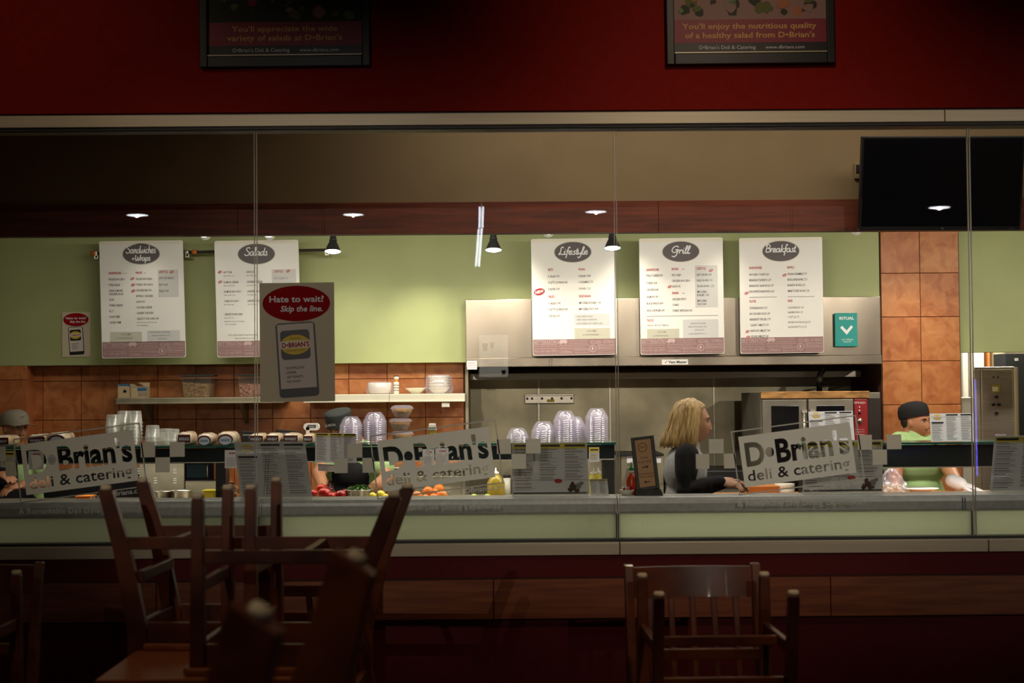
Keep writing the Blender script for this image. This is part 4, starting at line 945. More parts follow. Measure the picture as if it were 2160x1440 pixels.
# deli tubs, cloudy
tub = MB(); tub.lathe([(.0005, .075), (.034, .075), (.038, .072), (.044, .008), (.049, .006), (.049, 0)], (0, 0, 0), 'plastic_w', 28, flute=.012, fl_n=20, fl0=1, fl1=3)
tm = None
for p, n, Y, ds in ((239, 6, 9.05, 'front left of the tallest group'), (262, 7, 9.10, 'tallest in the middle'), (284, 7, 9.04, 'end of the tallest group'), (322, 3, 9.0, 'low stack by the squares'), (350, 2, 9.08, 'low rear stack'), (364, 2, 8.98, 'low stack next to bread')):
    for k in range(n):
        if tm is None: o = tub.build('plastic_tub'); tm = o.data
        else: o = bpy.data.objects.new('plastic_tub', tm); COL.objects.link(o)
        o.location = (WX(p, Y, 930), Y, zsh+k*.0215+.0003); o.rotation_euler.z = k*.05
        tag(o, ORD(k, n)+' cloudy tub of nested stack, '+ds, 'tub', 'nested cloudy tubs: '+ds)
# pasta bowls
for k, (p, py) in enumerate(((848, 930), (845, 905), (848, 879))):
    Y = 9.02; x = WX(p, Y, py); z = zsh+.0003+k*.0755; s_ = Y/FPX
    t = thing('pasta_bowl', ('bottom bowl of pasta in the stack of three', 'middle bowl of pasta in the stack of three', 'top bowl of pasta in the stack of three')[k], 'bowl', (x, Y, z), 'stacked clear bowls of pasta')
    b = MB(); b.lathe([(.0005, 0), (.034, 0), (.040, .004), (.056, .030), (.064, .052), (.072, .053)], (x, Y, z), 'plastic', 32); b.build('bowl', t)
    b = MB(); b.lathe([(.073, .054), (.066, .056), (.060, .066), (.045, .073), (.0005, .0745)], (x, Y, z), 'plastic', 32, flute=.02, fl_n=16, fl0=0, fl1=2); b.build('lid', t)
    b = MB(); b.lathe([(.0005, .002), (.032, .002), (.038, .006), (.053, .030), (.056, .042), (.045, .052), (.0005, .055)], (x, Y, z), 'pasta', 28, flute=.02, fl_n=9); b.build('pasta', t)
# bread bags on the guard shelf
def loaf(px_, w, h, label, lab, Y=9.03, tw=.24):
    x = WX(px_, Y, 930); s_ = Y/FPX; w2 = w*s_/2*.93; hh = h*s_; z = zsh+.0003; rr = random.Random(px_)
    t = thing('bread_loaf', label, 'bread', (x, Y, z), 'bagged loaves on the guard shelf')
    b = MB(); n = 18; rings = []
    for j in range(7):
        y = Y-.10+tw*j/6; f = (0.86, .98, 1.02, .97, 1, .9, .35)[j]; vs = []
        for i in range(n):
            a = 2*math.pi*i/n; cx_ = math.copysign(abs(math.cos(a))**.7, math.cos(a))*w2*f; cz = math.copysign(abs(math.sin(a))**.75, math.sin(a))*hh/2*f
            q = 1+rr.uniform(-.09, .06); vs.append((x+cx_*q, y, z+max(0, hh/2+cz*q)))
        rings += vs
    fs = [tuple(range(n-1, -1, -1)), tuple(6*n+i for i in range(n))]
    for j in range(6):
        for i in range(n): fs.append((j*n+i, j*n+(i+1) % n, (j+1)*n+(i+1) % n, (j+1)*n+i))
    b.add(rings, fs, 'bread', True); b.build('bagged_bread', t)
    P = Plane((x, Y-.1035, z), (1, 0, 0), (0, 0, 1))
    b = MB()
    if lab == 'white':
        b.prism([(a*w2*.82, hh*.42+q*hh*.40) for a, q in circle(16)], P, 0, .001, 'bagred'); b.prism([(a*w2*.66, hh*.36+q*hh*.33) for a, q in circle(16)], P, .001, .0016, 'baglab'); b.text('WHITE', P, -w2*.5, hh*.28, hh*.17, .0022, 'blueprint', width=w2*1.0, bold=.03)
    else:
        b.prism(rect(-w2*.8, hh*.2, w2*.8, hh*.8), P, 0, .001, 'bagred'); b.text('WHEAT' if lab == 'wheat' else 'BREAD', P, -w2*.65, hh*.38, hh*.22, .0018, 'baglab', width=w2*1.3, bold=.03)
    b.build('bag_label', t)
for a in ((14, 42, 24, 'bagged loaf nearest the man in the cap', 'wheat'), (88, 46, 26, 'bagged loaf over the first etched D', 'wheat'), (130, 48, 30, 'bagged loaf over the first etched logo, browner', 'white'),
          (396, 34, 28, 'bagged loaf with dark red label beside the cloudy tubs', 'bread'), (438, 36, 25, 'bagged loaf with pale blue white label, near the post', 'white'), (482, 42, 28, 'bagged loaf with pale label behind first menu stand', 'white'),
          (546, 38, 24, 'bagged loaf over the middle of the first menu stand', 'wheat'), (580, 34, 24, 'bagged loaf with dark red label under the big poster', 'wheat'), (618, 40, 24, 'bagged loaf with dark red label at menu stand corner', 'wheat'), (654, 26, 22, 'narrow bagged loaf beside the yellow headed menu', 'bread'),
          (950, 28, 10, 'small pink wrapped roll on the shelf behind second logo', 'bread'), (978, 28, 11, 'small pink wrapped roll near the right edge of second logo', 'bread')): loaf(*a)
# dark boxes behind the bread, price scale
for p0, p1, y0, y1, Y, lb in ((510, 556, 908, 934, 9.19, 'flat black box tilted behind bread under big poster'), (583, 632, 905, 934, 9.19, 'black tray box behind bread below the poster corner')):
    t = thing('black_box', lb, 'box', W((p0+p1)/2, y1, Y)); x0, x1 = WX(p0, Y), WX(p1, Y)
    b = MB(); zt = WZ(y0, Y, p0); b.hexa([(x0, Y-.03, zsh), (x1, Y-.03, zsh), (x1, Y+.02, zsh), (x0, Y+.02, zsh)], [(x0, Y-.03, zt), (x1, Y-.03, zt-.014), (x1, Y+.02, zt-.014), (x0, Y+.02, zt)], 'black'); b.build('box_body', t, .003)
    b = MB(); P = Plane((x0+.01, Y-.0305, zt-.03), (1, 0, 0), (0, 0, 1)); b.prism(rect(0, 0, (x1-x0)*.7, .009), P, 0, .001, 'inkg'); b.build('box_label', t)
Y = 9.12; t = thing('price_scale', 'white rounded scale display with black readout among the bread', 'scale', (WX(657, Y), Y, zsh)); s_ = Y/FPX
P = wplane(657, 900, Y); b = MB(); b.prism(rrect(34*s_, 15*s_, 7*s_), P, -.03, 0, 'white'); b.build('display', t, .002)
b = MB(); b.prism(rect(-8*s_, -2*s_, 9*s_, 4*s_), P, 0, .001, 'black'); b.text('WEIGH', P, -6*s_, -1*s_, 3.4*s_, .0015, 'purewhite', width=12*s_); b.build('readout', t)
b = MB(); c0 = P(-8*s_, 0, -.02); b.box((c0.x-.01, Y, zsh), (c0.x+.01, Y+.02, c0.z), 'white'); c0 = P(6*s_, 0); b.box((c0.x-.05, Y-.02, zsh), (c0.x+.05, Y+.06, zsh+.02), 'white'); b.build('stand', t)
Y = 9.05; x = WX(912, Y, 900); t = thing('shaker', 'beige capped seasoning shaker on the guard shelf', 'shaker', (x, Y, zsh))
b = MB(); b.box((x-.022, Y-.022, zsh), (x+.022, Y+.022, zsh+.075), 'olive'); b.build('jar', t, .005)
b = MB(); b.hexa([(x-.025, Y-.025, zsh+.0752), (x+.025, Y-.025, zsh+.0752), (x+.025, Y+.025, zsh+.0752), (x-.025, Y+.025, zsh+.0752)], [(x-.019, Y-.019, zsh+.115), (x+.019, Y-.019, zsh+.115), (x+.019, Y+.019, zsh+.115), (x-.019, Y+.019, zsh+.115)], 'cwhite')
for k in range(3): b.box((x-.023, Y-.0265, zsh+.082+k*.009), (x+.023, Y-.0235, zsh+.085+k*.009), 'inkg')
b.build('cap', t, .002)
# papers on and over the guard
sheet_menu('hanging_menu', 'menu sheet with yellow heading hung on guard before the bowed man', 'menu', (665, 975), (752, 976), (665, 913), 8.84, 8.84, 3, stand=False, food=False)
sheet_menu('hanging_notice', 'crumpled white note below the yellow headed menu', 'note', (671, 993), (706, 995), (670, 978), 8.85, 8.84, 1, stand=False, oval=3)
G6 = 'menu sheets standing on the second guard'
sheet_menu('standing_menu', 'menu sheet with yellow oval standing in front of the oven door', 'menu', (1709, 931), (1803, 929), (1705, 868), 8.9, 8.93, 3, stand=False, oval=0, group=G6)
sheet_menu('standing_menu', 'menu sheet with yellow oval standing beside the face of the man in green', 'menu', (1964, 931), (2057, 930), (1961, 872), 8.9, 8.93, 3, stand=False, oval=0, group=G6)
def note(label, x0, y0, x1, y1, Y, m, mark):
    P = wplane(x0, y0, Y); s_ = Y/FPX; w_, h_ = (x1-x0)*s_, (y1-y0)*s_
    t = thing('paper_note', label, 'note', P(w_/2, -h_), 'notes taped to the sneeze guard')
    b = MB(); b.prism(rect(0, -h_, w_, 0), P, -.001, 0, 'paper'); b.build('sheet', t)
    b = MB()
    if m == 'y': b.flat(rect(.001, -.35*h_, w_-.001, -.001), P, .0006, 'yellowpaper'); b.flat(rect(.15*w_, -.22*h_, .9*w_, -.13*h_), P, .0012, 'black'); 
    else: b.flat(rect(.3*w_, -.2*h_, .8*w_, -.14*h_), P, .0006, 'inkr')
    for k in range(6): b.flat(rect(.12*w_, (-.45-.08*k)*h_, (.88-.1*(k % 2))*w_, (-.43-.08*k)*h_), P, .0006, 'inkg')
    if mark: 
        o1 = circle(14, .2*h_, .13*h_); i1 = circle(14, .15*h_, .09*h_); q = P.sub(.4*w_, -.65*h_)
        for k in range(14): b.flat([o1[k], o1[(k+1) % 14], i1[(k+1) % 14], i1[k]], q, .0014, 'yellow')
    b.build('print', t)
note('yellow headed notice taped beside the guard post', 1242, 943, 1264, 974, 8.84, 'y', 1)
note('yellow headed notice at far end below the man in cap', 1, 951, 31, 985, 8.84, 'y', 1)
note('white typed notice seen through the first etched D', 60, 951, 92, 990, 8.84, 'w', 0)
note('white typed notice seen through the first etched B', 100, 950, 118, 988, 8.84, 'w', 0)
note('white typed notice beside the black guard post', 474, 949, 502, 987, 8.84, 'w', 0)
note('white typed notice seen through the second etched logo', 891, 947, 916, 984, 8.84, 'w', 0)
note('white notice with pencil mark through the second etched logo', 918, 945, 946, 981, 8.84, 'w', 0)
note('small white tag on top of the steel cabinet side menu', 2099, 915, 2122, 924, 8.84, 'w', 0)

# ------------------------------------------------------------------ food on the bar
def fruit(kind, label, px_, py, rp, m, group, Y=8.86, seg=18, lobes=0, sq=.92):
    c = W(px_, py, Y); r = rp*Y/FPX; z = max(c.z, ZB+r*sq)
    t = MB()
    if lobes:
        vs = []; fs = []; n = 24; kk = 12
        b0 = MB(); b0.ball((0, 0, 0), 1, m, n, kk)
        vs = []
        for v in b0.v:
            a = math.atan2(v[1], v[0]); rr = math.hypot(v[0], v[1]); f = 1+.09*math.cos(lobes*a)*rr
            dz = -.18*max(0, 1-rr*2.2) if v[2] > 0 else 0
            vs.append((c.x+v[0]*r*f, Y+v[1]*r*f, z+(v[2]+dz)*r*sq))
        t.add(vs, b0.f, m, True)
    else: t.ball((c.x, Y, z), (r, r, r*sq), m, seg, 12)
    o = t.build(kind); tag(o, label, kind.replace('_', ' '), group)
    if lobes:
        s_ = MB(); s_.tube([(c.x, Y, z+r*.7), (c.x+.002, Y, z+r*.9)], .003, 'leaf', 6); s_.build('stem', o)
    return o
for i, (p, q, r, Y, lb) in enumerate(((660, 1040, 10, 8.88, 'tomato at the edge of the first menu stand'), (684, 1039, 13, 8.84, 'large tomato in front of the tomato heap'), (678, 1029, 11, 8.95, 'topmost tomato of the heap'), (699, 1046, 9, 8.82, 'paler tomato low in front of the heap'),
                         (645, 1047, 9, 8.8, 'tomato mostly behind the first menu stand'), (706, 1044, 9, 8.95, 'tomato between heap and red pepper'))):
    fruit('tomato', lb, p, q, r, 'tomato', 'tomatoes heaped on the salad bar', Y, lobes=5, sq=.82)
fruit('bell_pepper', 'dark red pepper lying before the lettuce bowl', 719, 1043, 11, 'pepper', 'red peppers by the lettuce bowl', 8.84, lobes=4)
fruit('bell_pepper', 'dark red pepper touching the lettuce bowl rim', 728, 1039, 9, 'pepper', 'red peppers by the lettuce bowl', 8.95, lobes=4)
for p, q, r, Y, lb in ((786, 1045, 8, 8.84, 'lemon nearest the lettuce bowl'), (803, 1042, 9.5, 8.86, 'brightest lemon, in the middle of three'), (814, 1047, 7, 8.82, 'small lemon farthest from the lettuce bowl')): fruit('lemon', lb, p, q, r, 'lemon', 'lemons on the salad bar', Y, sq=.85)
for p, q, r, Y, lb in ((880, 1046, 11, 8.84, 'orange at the end next to the chair leg'), (903, 1037, 12, 8.90, 'orange raised on top, second from chair leg'), (926, 1032, 12, 9.0, 'reddish orange highest in the heap'), (932, 1045, 12, 8.84, 'orange in front under the web address'),
                       (915, 1049, 9, 8.80, 'orange low between the larger ones'), (898, 1050, 8, 8.8, 'small orange low at the front'), (916, 1040, 11, 8.93, 'orange in the centre of the heap')): fruit('orange', lb, p, q, r, 'orange', 'oranges heaped on the salad bar', Y, sq=.96)
for p, q, r, lb in ((1000, 1048, 8, 'lime under the web address'), (1028, 1049, 9, 'lime beside the oil jug')): fruit('lime', lb, p, q, r, 'lime', 'limes on the salad bar', 8.84, sq=.85)
def steel_bowl(label, p, rim, wpx, Y, hh, filling=None, heap=0):
    x = WX(p, Y, rim); r = wpx/2*Y/FPX; zr = max(WZ(rim, Y, p), ZB+hh)
    t = thing('steel_bowl', label, 'bowl', (x, Y, ZB), 'steel bowls on the salad bar')
    b = MB(); b.lathe([(.0005, ZB+.0005), (r*.5, ZB+.0005), (r*.78, ZB+(zr-ZB)*.35), (r*.93, zr-.004), (r*1.06, zr), (r*1.06, zr+.003), (r*.9, zr-.002), (r*.7, ZB+(zr-ZB)*.4), (r*.4, ZB+.006), (.0005, ZB+.006)], (x, Y, 0), 'steel', 40); b.build('shell', t)
    if filling:
        rr = random.Random(int(p)); b = MB(); b.ball((x, Y, zr-.012), (r*.85, r*.85, heap*.8+.01), filling, 20, 10); 
        for k in range(150):
            a = rr.uniform(0, 6.283); q = rr.random()**.6*r*.92; c = Vector((x+q*math.cos(a), Y+q*math.sin(a), zr-.008+heap*(1-(q/r)**2)+rr.uniform(-.004, .008)))
            d = Vector((rr.uniform(-1, 1), rr.uniform(-1, 1), rr.uniform(-.3, .8))).normalized()*rr.uniform(.008, .018); e = d.cross(Vector((rr.random(), rr.random(), rr.random()))).normalized()*rr.uniform(.004, .009)
            b.add([c-d, c+e, c+d, c-e], [(0, 1, 2, 3)], filling)
        o = b.build('greens', t); o['kind'] = 'stuff'
steel_bowl('steel mixing bowl heaped with chopped lettuce before bowed man', 758, 1033, 56, 8.9, .055, 'leaf', .03)
steel_bowl('steel bowl nearest the chair leg at the far end', 348, 1036, 44, 8.95, .05)
steel_bowl('steel bowl with bright reflections beside the yellow tub', 384, 1034, 46, 8.9, .055)
for p0, p1, y0, m, lb, Y in ((428, 458, 1034, 'lemon', 'yellow plastic tub between chair legs on the bar', 8.9), (160, 190, 1046, 'orange', 'shallow orange tray below the first web address', 8.84)):
    x0, x1 = WX(p0, Y, y0), WX(p1, Y, y0); t = thing('plastic_tray', lb, 'tray', ((x0+x1)/2, Y, ZB)); zt = WZ(y0, Y, p0)
    b = MB(); b.box((x0, Y, ZB), (x1, Y+.12, zt-.006), m); b.build('tray', t, .006); b = MB(); b.box((x0-.006, Y-.006, zt-.006), (x1+.006, Y+.126, zt), m); b.build('rim', t, .002)
# leafy heads
def leaves(label, p, py, w, h, Y, m, seed, cat='lettuce'):
    c = W(p, py, Y); s_ = Y/FPX; rr = random.Random(seed); b = MB(); b.ball((c.x, Y, ZB+h*s_*.5), (w*s_*.4, w*s_*.35, h*s_*.5), m, 16, 10)
    for k in range(90):
        a = rr.uniform(0, 6.283); f = rr.uniform(-.2, 1); q = math.sqrt(max(0, 1-f*f)); n = Vector((q*math.cos(a), q*math.sin(a), f)); cc = Vector((c.x, Y, ZB+h*s_*.5))+Vector((n.x*w*s_*.45, n.y*w*s_*.4, n.z*h*s_*.5))
        t1 = n.cross(Vector((0, 0, 1))).normalized()*rr.uniform(.01, .02); t2 = (n.cross(t1).normalized()+n*.6)*rr.uniform(.008, .018)
        b.add([cc-t1, cc-t2*.3, cc+t1, cc+t2], [(0, 1, 2, 3)], m)
    o = b.build('lettuce_head'); tag(o, label, cat)
leaves('pale wilted lettuce head between chair legs on the bar', 487, 1040, 34, 40, 9.0, 'seeds', 4)
leaves('small heap of pale shrimp like garnish behind the tomatoes', 694, 1040, 18, 34, 9.12, 'berries', 5, 'garnish')

# boxy steel heater and dark microwave on the bar
Y = 9.12
def W2(p, q): return W(p, q, Y)
x0, x1 = WX(293, Y, 1000), WX(389, Y, 1000); z1 = WZ(976, Y, 340)
t = thing('bread_toaster', 'brushed steel toaster box with side slots under the guard', 'toaster', ((x0+x1)/2, Y+.1, ZB))
b = MB(); b.box((x0, Y, ZB), (x1, Y+.24, z1), 'steel_m'); b.build('casing', t, .006)
b = MB(); b.box((x0-.004, Y-.004, z1), (x1+.004, Y+.244, z1+.006), 'steel'); b.build('top_plate', t)
for px_, ys in ((328, (1008, 1013, 1018)), (369, (988, 992, 997, 1009, 1013, 1018)), (291, (988, 993, 998))):
    for yy in ys:
        c = W2(px_, yy); b = MB(); b.box((c.x-.010, Y-.003, c.z-.0025), (c.x+.010, Y+.001, c.z+.0025), 'purewhite'); b.build('slot', t)
x0, x1 = WX(391, Y, 1000), WX(451, Y, 1000); z0, z1 = WZ(1014, Y, 420), WZ(972, Y, 420)
t = thing('microwave', 'black microwave with curved handle next to the steel toaster', 'microwave', ((x0+x1)/2, Y+.1, ZB))
b = MB(); b.box((x0, Y, z0), (x1, Y+.22, z1), 'black_g'); b.build('casing', t, .006)
b = MB(); b.box((x0+.01, Y-.004, z0+.02), (x0+.125, Y, z1-.02), 'darkglass'); b.build('door_window', t)
b = MB(); b.tube([(x0+.135, Y-.004, z0+.02), (x0+.135, Y-.018, z0+.035), (x0+.135, Y-.018, z1-.035), (x0+.135, Y-.004, z1-.02)], .004, 'steel_d', 8); b.build('handle', t)
b = MB(); b.box((x0, Y, ZB), (x1+.02, Y+.24, z0-.004), 'steel_m'); b.box((x0, Y-.004, z0-.004), (x1+.02, Y+.24, z0), 'steel'); b.build('stand', t)

# bottles, jars
def bottle(name, label, px_, Y, base, prof, parts, cat, n=18):
    x = WX(px_, Y, 1020); t = thing(name, label, cat, (x, Y, base))
    for nm, pr, m in parts:
        b = MB(); b.lathe([(r, z) for r, z in pr], (x, Y, base), m, n, cap0=True, cap1=True); b.build(nm, t)
zw = ZB
for p, lb in ((1252, 'yellow squeeze bottle nearest the notice'), (1262, 'yellow squeeze bottle in the middle of the three'), (1272, 'yellow squeeze bottle nearest the black post')):
    bottle('squeeze_bottle', lb, p, 9.0+.03*(p % 3), zw, None, [('body', [(.024, 0), (.026, .005), (.026, .12), (.020, .14)], 'yellowpaper'), ('cap', [(.021, .1402), (.021, .152), (.008, .158), (.003, .182)], 'cwhite')], 'bottle')
bottle('oil_jug', 'clear jug of golden oil at the bar end', 1046, 8.99, zw, None, [('body', [(.05, 0), (.052, .01), (.052, .10), (.03, .135), (.018, .145)], 'olive'), ('cap', [(.019, .1452), (.019, .16), (.006, .165), (.003, .185)], 'cwhite')], 'jug')
bottle('spice_jar', 'pale spice jar with dark lid behind the second menu stand', 1068, 9.1, zw, None, [('body', [(.025, 0), (.026, .12)], 'cwhite'), ('lid', [(.027, .1202), (.027, .135)], 'dark')], 'jar')
# condiments in front of the order sign, standing on the ledge
bottle('sauce_bottle', 'clear bottle of red chilli sauce with green nozzle cap', 1332, 7.035, zl, None, [('body', [(.022, 0), (.024, .006), (.024, .07), (.013, .10)], 'sauce'), ('shoulder', [(.0135, .1002), (.012, .112)], 'cwhite'), ('nozzle_cap', [(.012, .1122), (.013, .12), (.004, .128), (.003, .15)], 'bgreen')], 'bottle')
t = thing('candy_bowl', 'white bowl heaped with red wrapped sweets at the ledge seam', 'bowl', (WX(1322, 7.0, 1040), 7.0, zl)); x = WX(1322, 7.0, 1040)
b = MB(); b.lathe([(.0005, 0), (.022, 0), (.030, .012), (.034, .026), (.030, .024), (.020, .006), (.0005, .006)], (x, 7.0, zl), 'cwhite', 24); b.build('bowl', t)
rr = random.Random(3); b = MB()
for k in range(26):
    a = rr.uniform(0, 6.28); q = rr.random()**.5*.027; c = Vector((x+q*math.cos(a), 7.0+q*math.sin(a), zl+.024+(.02*(1-(q/.03)**2))*rr.random()))
    b.ball(c, (.007, .006, .004), 'redprint' if k % 3 else 'purewhite', 8, 5, R=Euler((rr.random()*3, rr.random()*3, 0)).to_matrix())
o = b.build('wrapped_sweets', t); o['kind'] = 'stuff'
# order sign frame
o = W(1343, 1036, 6.97); P = Plane(o, (1, 0, 0), (0, 0, 1)).sub(0, 0, 6.0); s_ = 6.97/FPX
P.v = (Vector((0, .12, 1))-P.u*.02); P.v = (P.v-P.u*.0).normalized(); P = Plane(o, W(1392, 1030, 6.97)-o, W(1330, 920, 7.02)-o); P.n = P.u.cross(P.v).normalized()
t = thing('order_sign', 'black framed copper sign directing orders to the grill', 'sign', o)
w_, h_ = 49*s_, 114*s_
b = MB(); fw = 7.5*s_
b.prism(rect(0, 0, fw, h_), P, -.012, .006, 'black'); b.prism(rect(w_-fw, 0, w_, h_), P, -.012, .006, 'black'); b.prism(rect(fw, 0, w_-fw, fw*.9), P, -.012, .006, 'black'); b.prism(rect(fw, h_-fw*.8, w_-fw, h_), P, -.012, .006, 'black'); b.build('frame', t, .002)
b = MB(); b.prism(rect(fw, fw*.9, w_-fw, h_-fw*.8), P, -.010, .001, 'copper'); b.build('card', t)
b = MB(); e = .0018
q = P.sub(w_/2-2*s_, 91*s_); o1 = circle(24, 10*s_); i1 = circle(24, 8.8*s_)
for k in range(24): b.flat([o1[k], o1[(k+1) % 24], i1[(k+1) % 24], i1[k]], q, e, 'brownink')
b.text("D BRIAN'S", q, -7*s_, -1.5*s_, 4*s_, e, 'brownink', width=14*s_); b.text('Order', P, 15*s_, 67*s_, 5*s_, e, 'brownink', width=17*s_); b.text('from Grill', P, 10.5*s_, 58*s_, 5*s_, e, 'brownink', width=27*s_)
b.flat([(17*s_, 48*s_), (26*s_, 48*s_), (26*s_, 45.5*s_), (31*s_, 49*s_), (26*s_, 52.5*s_), (26*s_, 50*s_), (17*s_, 50*s_)], P, e, 'brownink')
b.text('Hot Sandwiches', P, 9.5*s_, 33*s_, 4.4*s_, e, 'brownink', width=30*s_); b.text('Entree Salads', P, 11*s_, 26.5*s_, 4.4*s_, e, 'brownink', width=27*s_)
b.flat([(31*s_, 16*s_), (22*s_, 16*s_), (22*s_, 13.5*s_), (17*s_, 17*s_), (22*s_, 20.5*s_), (22*s_, 18*s_), (31*s_, 18*s_)], P, e, 'brownink')
b.build('lettering', t)
b = MB(); b.hexa([(o.x-.01, 6.95, zl), (o.x+.12, 6.95, zl), (o.x+.12, 7.05, zl), (o.x-.01, 7.05, zl)], [(o.x, 6.96, o.z+.01), (o.x+.11, 6.96, o.z+.01), (o.x+.11, 7.03, o.z+.01), (o.x, 7.03, o.z+.01)], 'black'); b.build('foot', t)

# ------------------------------------------------------------------ wall shelves and what is on them
def shelf(label, p0, p1, ytop, ybot, mt, brs, joints=(), back=False):
    Y0, Y1 = 10.18, YT-.009; x0, x1 = WX(p0, Y0, 840), WX(p1, Y0, 840); zt, z0 = WZ(ytop, Y0, (p0+p1)/2), WZ(ybot, Y0, (p0+p1)/2)
    t = thing('wall_shelf', label, 'shelf', ((x0+x1)/2, Y1, zt))
    js = [p0]+list(joints)+[p1]
    for i in range(len(js)-1):
        a, c = WX(js[i], Y0, 840)+.001, WX(js[i+1], Y0, 840)-.001
        b = MB(); b.box((a, Y0, z0+.006), (c, Y1, zt), mt); b.build('shelf_board', t, .004)
        b = MB(); b.box((a, Y0-.006, z0), (c, Y0+.01, z0+.010), mt); b.build('front_edge', t, .002)
    for q in brs:
        xx = WX(q, Y0, 860); b = MB(); b.hexa([(xx-.012, Y1-.03, z0-.14), (xx+.012, Y1-.03, z0-.14), (xx+.012, Y1, z0-.14), (xx-.012, Y1, z0-.14)], [(xx-.012, Y0+.03, z0+.006), (xx+.012, Y0+.03, z0+.006), (xx+.012, Y1, z0+.006), (xx-.012, Y1, z0+.006)], 'steel_d'); b.build('bracket', t)
    return zt
zsl = shelf('grey steel wall shelf holding box and food containers', 244, 600, 838, 851, 'steel_m', (298, 505))
zsr = shelf('cream enamel wall shelf holding bowls beside the hood', 640, 981, 831, 848, 'shelfw', (), (821,))
Y = 10.34
def wb(x0p, x1p, y): return WX(x0p, Y, 830), WX(x1p, Y, 830)
x0, x1 = wb(253, 280, 0); zt = WZ(810, Y, 265)
t = thing('carton', 'small kraft carton with dark leaf mark at shelf end', 'box', (x0, Y, zsl)); b = MB(); b.box((x0, Y-.06, zsl), (x1, Y+.06, zt), 'cardbd'); b.build('carton_body', t, .002)
P = Plane((x0, Y-.0605, zsl), (1, 0, 0), (0, 0, 1)); b = MB(); b.flat(rect(.004, .080, x1-x0-.004, .095), P, 0, 'blueprint'); b.flat([(.04, .035), (.055, .035), (.062, .045), (.048, .060), (.034, .045)], P, 0, 'black'); b.build('carton_print', t)
x0, x1 = WX(281, Y, 830), WX(313, Y, 830); zt = WZ(813, Y, 295)
t = thing('carton', 'opened kraft carton with blue label and raised flaps', 'box', (x0, Y, zsl)); b = MB(); b.box((x0, Y-.07, zsl), (x1, Y+.05, zt-.005), 'cardbd'); b.build('carton_body', t, .002)
b = MB(); b.hexa([(x0, Y-.07, zt-.005), (x0+.02, Y-.07, zt-.005), (x0+.02, Y+.05, zt-.005), (x0, Y+.05, zt-.005)], [(x0-.01, Y-.07, zt+.012), (x0-.007, Y-.07, zt+.012), (x0-.007, Y+.05, zt+.012), (x0-.01, Y+.05, zt+.012)], 'cardbd')
b.hexa([(x1-.03, Y+.03, zt-.005), (x1, Y+.03, zt-.005), (x1, Y+.035, zt-.005), (x1-.03, Y+.035, zt-.005)], [(x1-.08, Y+.04, zt+.02), (x1, Y+.04, zt+.02), (x1, Y+.045, zt+.02), (x1-.08, Y+.045, zt+.02)], 'cardbd'); b.build('flap', t)
P = Plane((x0, Y-.0705, zsl), (1, 0, 0), (0, 0, 1)); b = MB(); b.flat(rect(.045, .045, .108, .068), P, 0, 'blueprint'); b.flat(rect(.01, .070, .108, .076), P, 0, 'inkg')
for k in range(3): b.flat(rect(.05, .012+.01*k, .108, .016+.01*k), P, 0, 'ink')
b.build('carton_print', t)
M['plastic_t'] = clear('clear_tub_plastic', (0.93, 0.92, 0.88), 0.06, 0.12, (0.8, 0.8, 0.75), 0.04)
def tub_box(label, p0, p1, ytop, fill, m):
    x0, x1 = WX(p0, Y, 830), WX(p1, Y, 830); zt = WZ(ytop, Y, p0)
    t = thing('food_container', label, 'container', ((x0+x1)/2, Y, zsl), 'lidded food containers on the shelf'); i = .014
    b = MB(); ya, yb = Y-.1, Y+.1
    b.hexa([(x0+i, ya+i, zsl+.0005), (x1-i, ya+i, zsl+.0005), (x1-i, yb-i, zsl+.0005), (x0+i, yb-i, zsl+.0005)], [(x0, ya, zt-.01), (x1, ya, zt-.01), (x1, yb, zt-.01), (x0, yb, zt-.01)], 'plastic_t'); b.build('tub', t, .004)
    b = MB(); zf = zsl+(zt-zsl)*fill
    b.hexa([(x0+i+.003, ya+i+.003, zsl+.003), (x1-i-.003, ya+i+.003, zsl+.003), (x1-i-.003, yb-i-.003, zsl+.003), (x0+i+.003, yb-i-.003, zsl+.003)], [(x0+.008, ya+.008, zf), (x1-.008, ya+.008, zf-.012), (x1-.008, yb-.008, zf-.01), (x0+.008, yb-.008, zf)], m); b.build('dry_filling', t)
    b = MB(); b.box((x0-.008, ya-.008, zt-.0098), (x1+.008, yb+.008, zt), 'darkcap'); b.build('lid', t, .004)
tub_box('clear square food container of pale grain, dark lid, complete', 388, 451, 791, .68, 'seeds')
tub_box('clear square food container of red and white mix beside big poster', 506, 568, 790, .62, 'berries')
Y = 10.34; s_ = Y/FPX
x = WX(801, Y, 820); t = thing('bowl', 'cream bowl with folded cloth wrapped in film on cream shelf', 'bowl', (x, Y, zsr))
b = MB(); b.lathe([(.0005, 0), (.05, 0), (.068, .008), (.078, .035), (.080, .075), (.078, .076), (.072, .03), (.05, .008), (.0005, .008)], (x, Y, zsr), 'cwhite', 32); b.build('bowl_body', t)
b = MB(); b.lathe([(.088, .002), (.094, .02), (.088, .05), (.082, .079), (.06, .084), (.0005, .080)], (x, Y, zsr), 'plastic', 26, flute=.06, fl_n=7); b.build('film_wrap', t)
bottle2 = [('label_body', [(.0165, 0), (.019, .004), (.019, .075), (.015, .083)], 'cwhite'), ('orange_neck', [(.0155, .0832), (.0155, .098)], 'orange'), ('cap', [(.017, .0982), (.017, .118)], 'cwhite'), ('lid', [(.0175, .1182), (.0175, .124)], 'dark')]
x = WX(836, Y, 815); t = thing('seasoning_bottle', 'tall thin seasoning bottle with orange neck on cream shelf', 'bottle', (x, Y, zsr))
for nm, pr, m in bottle2: b = MB(); b.lathe(pr, (x, Y, zsr), m, 18, cap0=True, cap1=True); b.build(nm, t)
b = MB()
